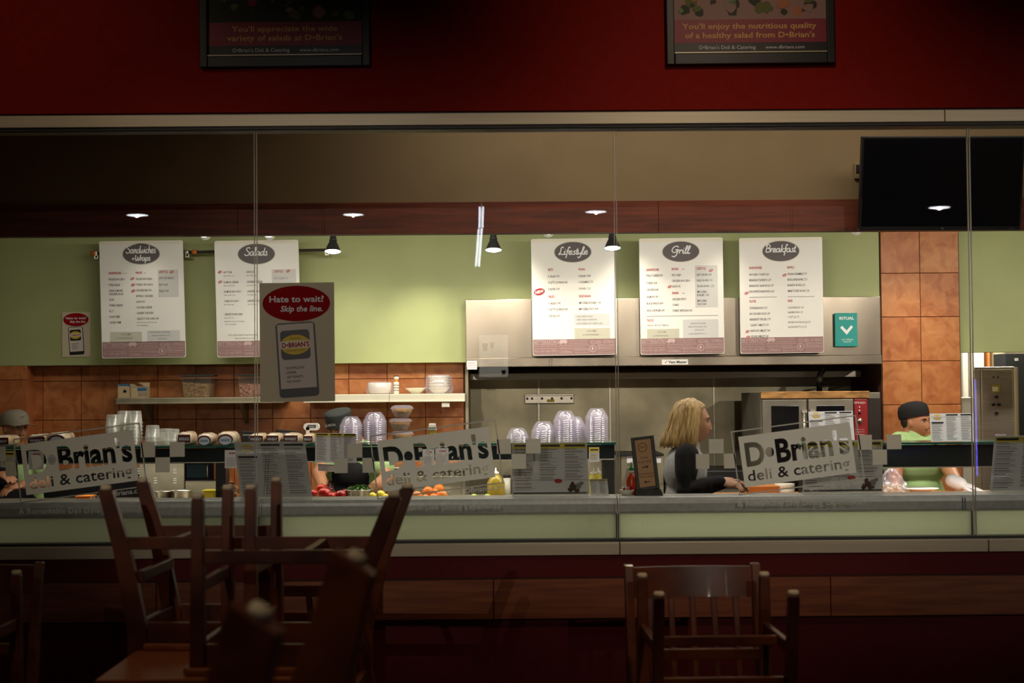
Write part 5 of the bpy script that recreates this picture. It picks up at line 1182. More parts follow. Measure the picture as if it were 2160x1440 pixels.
for k in range(3): b.lathe([(.0193, .02+.018*k), (.0193, .028+.018*k)], (x, Y, zsr), 'inkg', 18)
b.build('label_print', t)
x = WX(877, Y, 820); b = MB(); b.lathe([(.0005, 0), (.028, 0), (.036, .006), (.07, .036), (.073, .040), (.070, .040), (.034, .010), (.0005, .009)], (x, Y, zsr+.0003), 'cwhite', 32)
o = b.build('shallow_dish'); tag(o, 'wide shallow cream dish alone on cream shelf', 'dish')
dm = None
for k in range(5):
    x = WX(926, Y, 815); b = MB()
    if dm is None:
        b.lathe([(.0005, 0), (.035, 0), (.05, .012), (.073, .040), (.075, .044), (.072, .044), (.047, .016), (.0005, .010)], (0, 0, 0), 'cwhite', 32); o = b.build('cream_bowl'); dm = o.data
    else: o = bpy.data.objects.new('cream_bowl', dm); COL.objects.link(o)
    o.location = (x+.001*(k % 2), Y, zsr+.0005+.0185*k); tag(o, ORD(k, 5)+' cream bowl in the film wrapped stack beside hood', 'bowl', 'cream bowls nested at the shelf end')
b = MB(); b.lathe([(.082, .002), (.095, .03), (.088, .07), (.084, .115), (.06, .128), (.0005, .124)], (WX(926, Y, 815), Y, zsr+.0005), 'plastic', 26, flute=.07, fl_n=6); o = b.build('film_wrap'); tag(o, 'loose clear film over the cream bowl stack', 'film wrap')
c = W(940, 853, 10.2); s_ = 10.2/FPX
t = thing('shelf_sensor', 'small cream box hanging under the cream shelf', 'box', c); b = MB(); b.box((c.x-8.5*s_, 10.19, c.z-5.5*s_), (c.x+8.5*s_, 10.25, WZ(848, 10.18, 940)), 'cwhite'); b.build('box_body', t, .004)
b = MB(); b.tube([(c.x, 10.22, c.z-5.5*s_), (c.x+.002, 10.22, c.z-18*s_)], .0025, 'steel_d', 6); b.build('hanging_wire', t)

# ------------------------------------------------------------------ oven
Y = 10.05; x0, x1 = WX(1604, Y, 850), WX(1832, Y, 850); xr = WX(1857, Y, 850)
zt, zd = WZ(825, Y, 1720), WZ(840, Y, 1720)
t = thing('convection_oven', 'steel double-door oven with brass trim and red control panel', 'oven', ((x0+x1)/2, Y+.3, 0))
b = MB(); b.box((x0, Y, .45), (xr-.0, 10.85, zt-.01), 'steel_d'); b.build('body', t, .004)
b = MB(); b.box((x0-.002, Y-.03, zd), (x1, Y-.0005, zt), 'brass'); b.build('top_trim', t, .003)
b = MB(); b.box((WX(1828, Y), Y-.012, .45), (xr, Y-.0005, zd-.002), 'dark'); b.build('side_trim', t)
for i, (a, c, w0, w1) in enumerate(((1605, 1699, 1624, 1682), (1702, 1797, 1719, 1778))):
    b = MB(); b.box((WX(a, Y)+.001, Y-.035, .62), (WX(c, Y)-.001, Y-.001, zd-.006), 'steel_d'); d = b.build('oven_door', t, .005)
    b = MB(); b.box((WX(w0, Y), Y-.039, .78), (WX(w1, Y), Y-.0351, WZ(855, Y, 1720)), 'black_g'); b.build('door_window', d, .004)
    b = MB(); hx = WX((1694, 1711)[i], Y); hz = WZ(866, Y, 1700)
    b.box((hx-.02, Y-.06, hz-.012), (hx+.012, Y-.036, hz+.008), 'steel'); b.tube([(hx-.008, Y-.055, hz), (hx-.008, Y-.055, hz-.28)], .007, 'steel', 8); b.build('door_handle', d)
b = MB(); b.box((WX(1799, Y), Y-.03, .62), (WX(1827, Y), Y-.001, zd-.006), 'redoven'); cp = b.build('control_panel', t, .003)
P = wplane(1813, 860, Y-.031); s_ = Y/FPX
b = MB(); b.text('SPEED', P, -12*s_, 9*s_, 4*s_, .0005, 'paper', width=24*s_); b.flat(circle(10, 1.6*s_), P.sub(0, -5*s_), .0005, 'purewhite'); b.flat(circle(10, 1.6*s_), P.sub(0, 2*s_), .0005, 'paper')
for k in range(3): b.flat(rect(-10*s_, (-46-5*k)*s_, 10*s_, (-45-5*k)*s_), P, .0005, 'mauve_l')
b.build('panel_print', cp)
for yy, r in ((871, 2.5), (887, 5)):
    b = MB(); c = W(1813, yy, Y-.031); b.tube([c, c-Vector((0, .02, 0))], r*s_, 'black' if r < 4 else 'steel', 16); b.build('knob', cp)
b = MB(); b.box((x0+.03, Y+.03, 0), (x0+.08, Y+.08, .45), 'steel_d'); b.build('leg', t)
for xx, yy in ((xr-.08, Y+.03), (x0+.03, 10.75), (xr-.08, 10.75)):
    b = MB(); b.box((xx, yy, 0), (xx+.05, yy+.05, .45), 'steel_d'); b.build('leg', t)
# pipe from the hood to the oven
t = thing('gas_pipe', 'dark elbowed pipe dropping from the hood to the oven top', 'pipe', W(1727, 800, 10.6))
b = MB(); b.tube([W(1737, 774, 10.6), W(1736, 780, 10.6), W(1731, 788, 10.6), W(1728, 795, 10.6), (W(1728, 795, 10.6).x, 10.6, zt-.009)], .020, 'pipe', 12); b.build('pipe', t)
b = MB(); c = W(1728, 797, 10.6); b.tube([c+Vector((0, 0, .012)), c-Vector((0, 0, .03))], .027, 'steel_d', 12); b.build('elbow_collar', t)
b = MB(); b.tube([W(1737, 806, 10.62), W(1800, 795, 10.8), W(1850, 783, 10.8)], .006, 'pipe', 8); b.build('thin_line', t)
# grill line equipment behind the woman
Y = 10.3; x0, x1 = WX(1308, Y), WX(1398, Y); t = thing('warming_cabinet', 'steel warming cabinet with black top behind the order sign', 'cabinet', ((x0+x1)/2, Y+.2, 0))
b = MB(); b.box((x0, Y, 0), (x1, 10.8, WZ(961, Y, 1350)), 'steel_m'); b.build('body', t, .004); b = MB(); b.box((x0-.03, Y-.02, WZ(961, Y, 1350)), (x1, 10.82, WZ(957, Y, 1350)), 'black'); b.build('top', t)
for p in (1328, 1388):
    P = wplane(p, 961, Y-.001); s_ = Y/FPX; b = MB(); b.prism(rect(-6*s_, -15*s_, 6*s_, -1*s_), P, 0, .002, 'paper'); b.build('taped_sheet', t)
b = MB(); b.box((x0+.04, Y-.006, WZ(1040, Y, 1350)), (x1-.05, Y, WZ(985, Y, 1350)), 'steel_d'); b.build('door', t, .003)
Y = 10.2; x0, x1 = WX(1405, Y), WX(1592, Y); t = thing('griddle', 'black griddle with steel front rail behind the woman', 'griddle', ((x0+x1)/2, Y+.3, 0)); zt = WZ(992, Y, 1520)
b = MB(); b.box((x0, Y, 0), (x1, 10.85, zt-.1), 'steel_d'); b.build('body', t, .004); b = MB(); b.box((x0, Y+.03, zt-.1), (x1, 10.85, zt), 'black'); b.build('hot_plate', t, .01)
b = MB(); b.box((x0, Y-.04, WZ(1017, Y, 1520)), (x1, Y+.0, WZ(1013, Y, 1520)), 'steel'); b.build('front_rail', t)
for i in range(4):
    b = MB(); xx = x0+.1+.14*i; b.tube([(xx, Y-.002, zt-.16), (xx, Y-.03, zt-.16)], .018, 'black', 12); b.build('knob', t)
Y = 8.95; x0, x1 = WX(1575, Y, 1030), WX(1632, Y, 1030)
b = MB(); zz = WZ(1022, Y, 1600); b.hexa([(x0, Y-.1, ZO), (x1, Y-.1, ZO), (x1, Y+.1, ZO), (x0, Y+.1, ZO)], [(x0-.02, Y-.11, zz), (x1+.02, Y-.11, zz), (x1+.02, Y+.11, zz), (x0-.02, Y+.11, zz)], 'orange_wood'); o = b.build('bread_box', None, .006); tag(o, 'orange brown wooden box on the counter by woman\'s hands', 'box')
x = WX(1655, Y, 1030); 
for k in range(2):
    b = MB(); b.lathe([(.0005, 0), (.04, 0), (.055, .02), (.06, .05), (.056, .05), (.04, .01), (.0005, .01)], (x, Y, ZO+.0003+k*.03), 'cwhite', 28); o = b.build('cream_bowl'); tag(o, ('lower', 'upper')[k]+' cream bowl of the pair beside the wooden box', 'bowl', 'cream bowls on the oak counter')
# crumpled clear bag of rolls and tray by the man in green
rr = random.Random(12); c = W(1880, 1030, 8.9); t = thing('snack_bag', 'crumpled clear bag of pale chips before the man in green', 'bag', (c.x, 8.9, ZO))
b = MB(); b0 = MB(); b0.ball((0, 0, 0), 1, 'plastic', 26, 16); vs = []
for v in b0.v:
    f = 1+rr.uniform(-.16, .16); vs.append((c.x+v[0]*.085*f, 8.9+v[1]*.07*f, max(ZO+.001, ZO+.055+v[2]*.06*f+.05*max(0, v[2])**4)))
b.add(vs, b0.f, 'plastic', False); b.build('bag_film', t)
b = MB()
for k in range(40):
    a = rr.uniform(0, 6.28); q = rr.random()**.5*.06; cc = Vector((c.x+q*math.cos(a), 8.9+q*math.sin(a)*.7, ZO+.015+rr.random()*.05)); b.ball(cc, (.016, .013, .005), 'glow2', 8, 5, R=Euler((rr.random()*3, rr.random()*3, 0)).to_matrix())
o = b.build('chips', t); o['kind'] = 'stuff'
x = WX(1948, 8.88, 1030); b = MB(); b.lathe([(.0005, 0), (.07, 0), (.105, .010), (.107, .013), (.07, .004), (.0005, .004)], (x, 8.95, WZ(1031, 8.88, 1948)-.012), 'purewhite', 32); 
o = b.build('plate'); tag(o, 'white plate on the counter in front of green shirt', 'plate')
b = MB(); b.lathe([(.06, 0), (.06, WZ(1031, 8.88, 1948)-.012-ZO)], (x, 8.95, ZO), 'cwhite', 24, cap0=True, cap1=True); b.build('plate_stand', o)

# ------------------------------------------------------------------ back room on the right: steel control cabinet, pipes, bins
Y = 11.3; a = math.radians(-24); base = W(2141, 900, Y); ux = Vector((math.cos(a), math.sin(a)*-1, 0))
ux = Vector((-math.cos(math.radians(22)), math.sin(math.radians(22)), 0))   # from the near corner, going left and back
o = Vector((base.x, Y, 0)); wv = (2141-2070)*Y/FPX/abs(ux.x)*1.06; up = Vector((0, 0, 1)); zt = WZ(773, Y, 2141)
P = Plane((o.x+ux.x*wv, o.y+ux.y*wv, 0), -ux, up)
t = thing('control_cabinet', 'tall stained steel control cabinet with black knobs', 'cabinet', P(wv/2, 0, -.3))
b = MB(); b.prism(rect(0, 0, wv, zt), P, -.55, 0, 'steel'); b.build('body', t, .004)
b = MB(); b.prism(rect(-.001, .3, .045, zt-.02), P, 0, .012, 'steel'); b.prism(rect(.052, .3, wv-.01, zt-.02), P, 0, .012, 'steel'); b.build('door', t, .003)
s_ = Y/FPX
b = MB(); b.text('Vent Master', P, wv-28*s_*1.4, zt-14*s_, 3.4*s_, .0125, 'inkg', width=20*s_); b.build('maker_lettering', t)
for dx, dy in ((41, 22), (32, 22)): b = MB(); b.prism([(wv-dx*s_+q[0], zt-dy*s_+q[1]) for q in circle(10, 2*s_)], P, .012, .02, 'black'); b.build('switch', t)
b = MB(); b.prism(rect(wv-46*s_, zt-54*s_, wv-28*s_, zt-38*s_), P, .012, .018, 'olive'); b.prism(rect(wv-44*s_, zt-52*s_, wv-32*s_, zt-42*s_), P, .018, .02, 'cwhite'); b.build('gauge', t, .002)
for dx, dy in ((36, 64), (42, 80), (31, 80), (36, 98)): b = MB(); b.prism([(wv-dx*s_+q[0], zt-dy*s_+q[1]) for q in circle(12, 4*s_, 3*s_)], P, .012, .045, 'black'); b.build('knob', t, .002)
t = thing('ductwork', 'pale vertical ducts behind the steel control cabinet', 'duct', (4.1, 12.9, 0))
for p0, p1, m, r in ((2030, 2044, 'cwhite', 0), (2052, 2078, 'cwhite', 0), (2084, 2090, 'orange_wood', 0), (2097, 2122, 'plaster', 0)):
    b = MB(); b.box((WX(p0, 12.5), 12.5, 0), (WX(p1, 12.5), 12.7, 2.6), m); b.build('duct', t, .02)
c = W(2142, 762, 11.9); t = thing('junction_box', 'black box with white tag above the control cabinet', 'box', c); b = MB(); b.box((WX(2122, 11.9), 11.9, WZ(772, 11.9, 2140)-.6), (WX(2180, 11.9), 12.2, WZ(745, 11.9, 2140)), 'darkcap'); b.build('box_body', t, .004)
b = MB(); P = wplane(2140, 755, 11.899); s_ = 11.9/FPX; b.prism(rect(0, -6*s_, 8*s_, 0), P, 0, .001, 'paper'); b.build('tag', t)
x0 = WX(2027, 11.0, 850); t = thing('paper_towel_holder', 'white wall dispenser and cups beside the tiled pillar', 'dispenser', (x0+.06, 11.2, 0))
b = MB(); b.box((x0, 11.1, 0), (x0+.03, 11.35, WZ(785, 11.0, 2030)), 'purewhite'); b.build('panel', t, .01); b = MB(); b.box((x0+.035, 11.1, 0), (x0+.12, 11.3, WZ(838, 11.0, 2040)), 'cwhite'); b.build('dispenser_body', t, .01)
b = MB(); b.box((WX(2030, 12.2), 12.2, 0), (WX(2230, 12.2), 12.45, WZ(985, 12.2, 2100)), 'plaster'); o = b.build('low_cabinet', None, .006); tag(o, 'low beige cabinet behind the gloved hand', 'cabinet')

# back counters along the tiled wall
t = thing('prep_counter', 'dark steel back counter low along the tiled wall', 'counter', (WX(180, 10.0), 10.25, 0))
b = MB(); b.box((WX(-120, 10.1), 10.1, 0), (WX(470, 10.1), 10.34, WZ(992, 10.1, 200)-.02), 'black'); b.build('body', t, .004)
b = MB(); b.box((WX(-122, 10.1), 10.08, WZ(992, 10.1, 200)-.02), (WX(472, 10.1), 10.34, WZ(992, 10.1, 200)), 'steel_d'); b.build('worktop', t, .004)
t = thing('prep_counter', 'tan steel back counter behind the oranges, ending at the hood alcove', 'counter', (WX(900, 10.1), 10.3, 0))
b = MB(); b.box((WX(815, 10.1), 10.12, 0), (WX(980, 10.1), 10.48, WZ(985, 10.1, 900)-.03), 'steel_m'); b.build('body', t, .004)
b = MB(); b.box((WX(813, 10.1), 10.09, WZ(985, 10.1, 900)-.03), (WX(981, 10.1), 10.48, WZ(985, 10.1, 900)), 'steel'); b.build('worktop', t, .004)
for i in range(2):
    b = MB(); x0 = WX(822+80*i, 10.1); b.box((x0, 10.105, .3), (x0+.22, 10.1195, WZ(985, 10.1, 900)-.06), 'steel_m'); b.build('door', t, .004)
# ================================================================== PEOPLE
def bake(o, voxel, smooth=4, fac=.5):
    m = o.modifiers.new('r', 'REMESH'); m.mode = 'VOXEL'; m.voxel_size = voxel; m.use_smooth_shade = True
    s_ = o.modifiers.new('s', 'SMOOTH'); s_.factor = fac; s_.iterations = smooth
    dg = bpy.context.evaluated_depsgraph_get(); me = bpy.data.meshes.new_from_object(o.evaluated_get(dg)); mats = list(o.data.materials)
    o.modifiers.clear(); o.data = me
    if not me.materials:
        for q in mats: me.materials.append(q)
    for p in me.polygons: p.use_smooth = True
    return o
def limb(b, pts, rad, m='skin', n=14):
    """tapered limb with rounded joints"""
    b.tube(pts, rad, m, n)
    for p, r in zip(pts, rad): b.ball(p, r*.985, m, 14, 8)
def head(b, c, R, h, m, female=False):
    """sculpted head: face along local +x, h from chin to crown"""
    nu, nv = 56, 44; NS = .019 if female else .026; s_ = h/.225; b0 = MB(); b0.ball((0, 0, 0), 1, m, nu, nv); vs = []
    def g(x, y, z, cx_, cy_, cz, r): return math.exp(-((x-cx_)**2+(y-cy_)**2+(z-cz)**2)/(r*r))
    for v in b0.v:
        x, y, z = v
        X = x*.094; Y_ = y*.074; Z = z*.112
        if x > 0: X *= .93
        t = max(0, -z)                                   # jaw
        Y_ *= 1-(.30 if female else .17)*t**1.5; 
        if x < 0: X *= 1-.42*t**1.3
        else: X *= min(1.35, math.sqrt(max(0, 1-t**3.5))/max(.05, math.sqrt(max(0, 1-t*t))))*(1-.05*t)
        if z > .2: X += -.006*(z-.2)
        f = max(0, x)
        ay = abs(Y_)
        # brow, sockets, nose, lips, chin, cheeks
        X += .0050*math.exp(-((Z-.022)/.010)**2)*f*(1 if ay < .05 else .3)
        X -= .0110*math.exp(-((Z-.004)/.012)**2-((ay-.030)/.016)**2)*f
        nose = math.exp(-(Y_/.0105)**2)
        if -.050 < Z < .016: X += nose*f*(NS*max(0, 1-abs(Z+.030)/.046) if Z > -.030 else NS*max(0, 1-(-.030-Z)/.014))
        X += .0085*math.exp(-((Z+.058)/.0055)**2-(Y_/.020)**2)*f
        X += .0080*math.exp(-((Z+.071)/.0060)**2-(Y_/.018)**2)*f
        X -= .0040*math.exp(-((Z+.0645)/.0022)**2-(Y_/.020)**2)*f
        X += .0110*math.exp(-((Z+.097)/.012)**2-(Y_/.022)**2)*f
        Y_ += math.copysign(.004*math.exp(-((Z+.030)/.02)**2)*f, Y_) if f > .3 and abs(y) > .2 else 0
        vs.append(Vector((X, Y_, Z))*s_)
    b.add([c+R @ v for v in vs], b0.f, m, True)
    for sy in (-1, 1):                                   # ears
        e = Vector((-.004, sy*.074, -.008))*s_; b.ball(c+R @ e, (.017*s_, .007*s_, .030*s_), m, 12, 8, R=R @ Euler((0, -.25, sy*.35)).to_matrix())
        e = Vector((.006, sy*.011, -.040))*s_; b.ball(c+R @ (e+Vector((.086, 0, 0))*s_), (.009*s_, .0075*s_, .0065*s_), m, 10, 7, R=R)
def face_parts(par, c, R, h, brow='dark', lip='lip', iris='dark'):
    s_ = h/.225
    for sy in (-1, 1):
        b = MB(); b.ball(c+R @ (Vector((.0680, sy*.030, .003))*s_), (.0100*s_, .0115*s_, .0058*s_), 'eyew', 14, 10, R=R); b.ball(c+R @ (Vector((.0748, sy*.0290, .003))*s_), (.0045*s_, .0058*s_, .0058*s_), iris, 12, 8, R=R); b.build('eye', par)
        b = MB(); pts = [c+R @ (Vector(q)*s_) for q in ((.0885, sy*.014, .020), (.0845, sy*.028, .025), (.0735, sy*.044, .021))]; b.tube(pts, [.0028*s_, .0030*s_, .0012*s_], brow, 8); b.build('eyebrow', par)
        b = MB(); pts = [c+R @ (Vector(q)*s_) for q in ((.0765, sy*.018, .0085), (.0775, sy*.030, .0105), (.0705, sy*.042, .0075))]; b.tube(pts, [.0012*s_, .0018*s_, .001*s_], 'dark', 6); b.build('eyelid', par)
    b = MB()
    for z_, r in ((-.0618, .0026), (-.0672, .0032)):
        b.tube([c+R @ (Vector(q)*s_) for q in ((.0815, -.020, -.0645), (.0872, -.009, z_), (.0890, 0, z_-.0004), (.0872, .009, z_), (.0815, .020, -.0645))], [.0008*s_, r*s_*.9, r*s_, r*s_*.9, .0008*s_], lip, 8)
    b.build('mouth', par)
def hand(b, wrist, d, up, side, m, L=.17, curl=.5, spread=1.0, glove=0.0):
    """palm plus four unequal fingers and a thumb; d along the hand, up = back of the hand, side = thumb side"""
    d = Vector(d).normalized(); up = Vector(up); up = (up-d*up.dot(d)).normalized(); sd = d.cross(up).normalized()*side
    pl = L*.50; palm = wrist+d*pl*.55
    Rm = Matrix((d, sd, up)).transposed()
    b.ball(palm, (pl*.60, L*.235, L*.095), m, 16, 10, R=Rm); b.ball(wrist+d*.01, (.030, .026+glove, .020+glove), m, 12, 8, R=Rm)
    b.ball(palm+sd*L*.13-d*L*.06-up*L*.03, (L*.18, L*.10, L*.085), m, 12, 8, R=Rm)
    for k, (off, ln) in enumerate(((.165, .44), (.058, .50), (-.05, .46), (-.15, .36))):
        p0 = wrist+d*pl*.92+sd*off*L*.95; dr = (d+sd*(off*.55*spread)).normalized(); r = (.0088, .0088, .0083, .0074)[k]*L/.17+glove*.3; pts = [p0-dr*.02]; rr_ = [r*1.05]; a = 0.10
        for j, f in enumerate((.46, .30, .24)):
            a += curl*(.55, .75, .55)[j]; q = dr*math.cos(a)-up*math.sin(a); pts.append(pts[-1]+q*(ln*L*f+(.02 if j == 0 else 0))); rr_.append(r*(1, .92, .78)[j])
        limb(b, pts, rr_, m, 10)
    t0 = wrist+d*pl*.25+sd*L*.13-up*.004; q1 = (d*.62+sd*.75-up*.2).normalized(); q2 = (d*.85+sd*.4-up*.25).normalized(); r = .0105*L/.17+glove*.3
    limb(b, [t0, t0+q1*L*.22, t0+q1*L*.22+q2*L*.18, t0+q1*L*.22+q2*L*.31], [r*1.25, r*1.05, r*.95, r*.78], m, 10)
def ell(b, c, r, m, R=None): b.ball(c, r, m, 22, 14, R=R)
def rotz(a): return Matrix.Rotation(math.radians(a), 3, 'Z')
def legs(b, hip, hw, R, m, shoe=False, gap=.10, th=.085):
    for sy in (-1, 1):
        h0 = hip+R @ Vector((0, sy*gap, 0)); k = Vector((h0.x, h0.y, hip.z*.53))+R @ Vector((.02, sy*.01, 0)); an = Vector((h0.x, h0.y, .09))+R @ Vector((-.01, sy*.015, 0))
        if not shoe: limb(b, [h0, (h0+k)/2, k, (k*2+an)/3, an], [th, th*.9, th*.66, th*.66, th*.48], m)
        else:
            b.ball(an+R @ Vector((.05, 0, -.045)), (.125, .045, .044), m, 16, 10, R=R); b.ball(an+R @ Vector((-.01, 0, -.02)), (.05, .042, .055), m, 12, 8, R=R)

# ---------------- woman with blond bob, profile to the right
YW = 8.12; wl = thing('person', 'woman in profile with blond bob, grey vest over black sleeves', 'person', (WX(1440, YW, 1000), YW, 0))
Rw = rotz(-6); hc = W(1462, 890, YW); hc.z -= .000; hh = .225
sh = W(1448, 960, YW); nk = Vector((sh.x+.018, YW, sh.z+.035)); hipw = W(1432, 1120, YW); chest = W(1447, 992, YW); waist = W(1442, 1065, YW)
R2 = Rw
def A(px_, py, dy): return W(px_, py, YW+dy)
sL, eL, wrL = A(1449, 960, -.15), A(1446, 1034, -.19), A(1518, 1016, -.16)
sR, eR, wrR = A(1452, 960, .15), A(1464, 1034, .20), A(1524, 1018, .08)
b = MB(); head(b, hc, Rw, hh, 'skin', True); limb(b, [hc+Rw @ Vector((-.035, 0, -.06)), nk-Vector((.01, 0, .02))], [.050, .055])
ell(b, chest, (.095, .165, .13), 'skin', Rw); ell(b, waist, (.085, .125, .14), 'skin', Rw); ell(b, hipw, (.105, .155, .12), 'skin', Rw)
for s0, e0, w0 in ((sL, eL, wrL), (sR, eR, wrR)): limb(b, [s0, e0, w0], [.045, .036, .024])
legs(b, hipw-Vector((0, 0, .05)), .1, Rw, 'skin', th=.078)
hand(b, wrL, (1, .12, -.10), (.15, -.55, .85), -1, 'skin', .165, .42); hand(b, wrR, (1, -.15, .02), (.1, .5, .85), 1, 'skin', .165, .5)
bo = bake(b.build('body', wl), .0048, 3, .35); face_parts(wl, hc, Rw, hh, 'seeds')
b = MB(); ell(b, chest-Vector((.004, 0, 0)), (.118, .178, .145), 'fleece', Rw); ell(b, waist, (.108, .145, .16), 'fleece', Rw); ell(b, hipw+Vector((0, 0, .01)), (.135, .175, .13), 'fleece', Rw); ell(b, sh+Vector((-.005, 0, .0)), (.080, .150, .055), 'fleece', Rw)
limb(b, [nk-Vector((.012, 0, .03)), nk+Vector((-.004, 0, .022))], [.068, .060], 'fleece')
bake(b.build('vest', wl), .007, 4)
b = MB()
for s0, e0, w0 in ((sL, eL, wrL), (sR, eR, wrR)): limb(b, [s0+Vector((0, 0, 0)), (s0+e0)/2, e0, (e0+w0)/2, w0], [.066, .060, .050, .043, .035], 'blackcloth')
bake(b.build('black_sleeves', wl), .006, 4)
b = MB(); legs(b, hipw-Vector((0, 0, .05)), .1, Rw, 'jeans', th=.088); ell(b, hipw-Vector((0, 0, .04)), (.115, .165, .1), 'jeans', Rw); bake(b.build('trousers', wl), .009, 3)
b = MB(); legs(b, hipw-Vector((0, 0, .05)), .1, Rw, 'black', True); b.build('shoes', wl)
# hair: shell of locks from a side parting down to the collar
rr = random.Random(5); b = MB()
b0 = MB(); b0.ball((0, 0, 0), 1, 'blond', 30, 20); vs = []
for v in b0.v:
    x, y, z = v; q = Vector((x*.100-.012, y*.083, z*.092+.032)); 
    if x > .1 and z < .55: q.x = min(q.x, .030+.06*max(0, z)); 
    vs.append(hc+Rw @ q)
b.add(vs, b0.f, 'blond', True)
for k in range(260):
    a = rr.uniform(-math.pi*.98, math.pi*.98)            # 0 = face direction
    a = math.copysign(max(abs(a), .98+.3*rr.random()), a)
    ca, sa = math.cos(a), math.sin(a); lift = 1+rr.uniform(-.05, .07)
    fr = max(0, ca); pts = [Vector((.018*ca-.005, .010*sa, .124+rr.uniform(-.004, .004))), Vector((.070*ca-.012, .058*sa, .105)), Vector((.100*ca-.014, .086*sa, .045))*1.0,
           Vector((.106*ca*(1-.20*fr)-.024, .094*sa, -.020)), Vector((.116*ca*(1-.25*fr)-.034-.006*(1-fr), .100*sa, -.075)), Vector((.118*ca*(1-.25*fr)-.040-.012*(1-fr), .094*sa, -.118-rr.uniform(0, .022)+.012*fr))]
    pts = [hc+Rw @ Vector((p.x*lift, p.y*lift, p.z)) for p in pts]; w_ = rr.uniform(.006, .011)
    sm = []
    for i in range(len(pts)-1):
        for t_ in (0, .5): 
            p0, p1, p2, p3 = pts[max(i-1, 0)], pts[i], pts[i+1], pts[min(i+2, len(pts)-1)]
            sm.append(.5*((2*p1)+(p2-p0)*t_+(2*p0-5*p1+4*p2-p3)*t_*t_+(3*p1-p0-3*p2+p3)*t_**3))
    sm.append(pts[-1]); n = len(sm); b.tube(sm, [w_*(.6+.4*min(1, i/3))*(1 if i < n-2 else (.75 if i == n-2 else .3)) for i in range(n)], 'blond', 6, squash=.5)
hr = b.build('hair', wl); hr['kind'] = 'stuff'

# ---------------- man in light green with black cap, leaning on the counter
YM = 9.84; ml = thing('person', 'man in light green shirt and black cap leaning with a white glove on counter', 'person', (WX(1930, YM, 1000), YM, 0))
Rm_ = rotz(-46) @ Matrix.Rotation(math.radians(3), 3, 'Y'); hm = W(1932, 889, YM); hh = .218
shc = W(1924, 926, YM); chm = W(1930, 976, YM+.02); wam = W(1932, 1045, YM+.03); him = Vector((chm.x, YM+.06, .86))
def A(px_, py, dy): return W(px_, py, YM+dy)
sN, eN, wN = A(1898, 934, .00), A(1889, 1000, -.12), A(1889, 1050, -.28)
sF, eF, wF = A(1966, 940, -.02), A(2001, 988, -.12), A(2021, 1021, -.56)
wF = W(2022, 1021, 9.18)
b = MB(); head(b, hm, Rm_, hh, 'skin_t'); limb(b, [hm+Rm_ @ Vector((-.025, 0, -.06)), shc+Vector((.01, .01, .02))], [.062, .068], 'skin_t')
ell(b, chm, (.19, .125, .15), 'skin_t'); ell(b, wam, (.165, .125, .16), 'skin_t'); ell(b, him, (.165, .13, .13), 'skin_t')
limb(b, [sN, eN, wN], [.055, .046, .032], 'skin_t'); limb(b, [sF, eF, wF+(eF-wF)*.12], [.055, .048, .032], 'skin_t'); legs(b, him-Vector((0, 0, .05)), .1, rotz(-90), 'skin_t')
hand(b, wN, (.05, -.6, -.35), (0, -.4, .9), 1, 'skin_t', .18, .3)
bake(b.build('body', ml), .0052, 3, .35); face_parts(ml, hm, Rm_, hh)
b = MB(); hand(b, wF, (1, -.25, -.22), (.1, -.1, 1), 1, 'glove', .185, .10, 1.3, .004); limb(b, [wF-Vector((.03, -.03, -.02)), wF+Vector((.01, 0, 0))], [.043, .042], 'glove'); bake(b.build('white_glove', ml), .004, 2, .4)
b = MB(); ell(b, chm, (.215, .150, .165), 'greencloth'); ell(b, wam+Vector((-.005, 0, 0)), (.195, .150, .18), 'greencloth'); ell(b, shc+Vector((.004, .01, -.03)), (.165, .10, .062), 'greencloth'); ell(b, him+Vector((0, 0, .03)), (.19, .15, .12), 'greencloth')
limb(b, [sN, (sN*1.0+eN*1.0)/2], [.078, .070], 'greencloth'); limb(b, [sF, (sF*1.1+eF*.9)/2], [.078, .074], 'greencloth'); limb(b, [shc+Vector((.008, .01, 0)), shc+Vector((.012, .005, .028))], [.078, .064], 'greencloth')
bake(b.build('tshirt', ml), .007, 3)
b = MB(); 
for q in (((1968, 925), (1975, 941), (1974, 962)),): b.tube([W(p, y, YM-.115-.03*i) for i, (p, y) in enumerate(q)], [.008, .009, .008], 'blackcloth', 8)
b.build('apron_strap', ml)
b = MB(); legs(b, him-Vector((0, 0, .05)), .1, rotz(-90), 'jeans', th=.095); ell(b, him-Vector((0, 0, .05)), (.18, .14, .1), 'jeans'); bake(b.build('trousers', ml), .009, 3)
b = MB(); legs(b, him-Vector((0, 0, .05)), .1, rotz(-90), 'black', True); b.build('shoes', ml)
def skullcap(b, c, R, s_, m, low=.035, tilt=-.22, prof=None):
    n = 30; Rt = R @ Matrix.Rotation(tilt, 3, 'Y'); prof = prof or ((1.0, 0), (1.04, .02), (1.03, .052), (.94, .080), (.70, .098), (.35, .108), (.0, .111)); vs = []; fs = []
    for r, z in prof:
        for k in range(n):
            a = 6.2832*k/n; vs.append(c+Rt @ (Vector((.104*r*math.cos(a)-.008, .086*r*math.sin(a), low+z))*s_))
    for j in range(len(prof)-1):
        for k in range(n): fs.append((j*n+k, j*n+(k+1) % n, (j+1)*n+(k+1) % n, (j+1)*n+k))
    b.add(vs, fs, m, True)
b = MB(); skullcap(b, hm, Rm_, hh/.225, 'blackcloth', low=.028); b.build('skull_cap', ml)
b = MB(); b.ball(hm+Rm_ @ Vector((-.035, 0, .0)), (.066, .0735, .062), 'dark', 18, 12, R=Rm_); b.build('hair', ml)

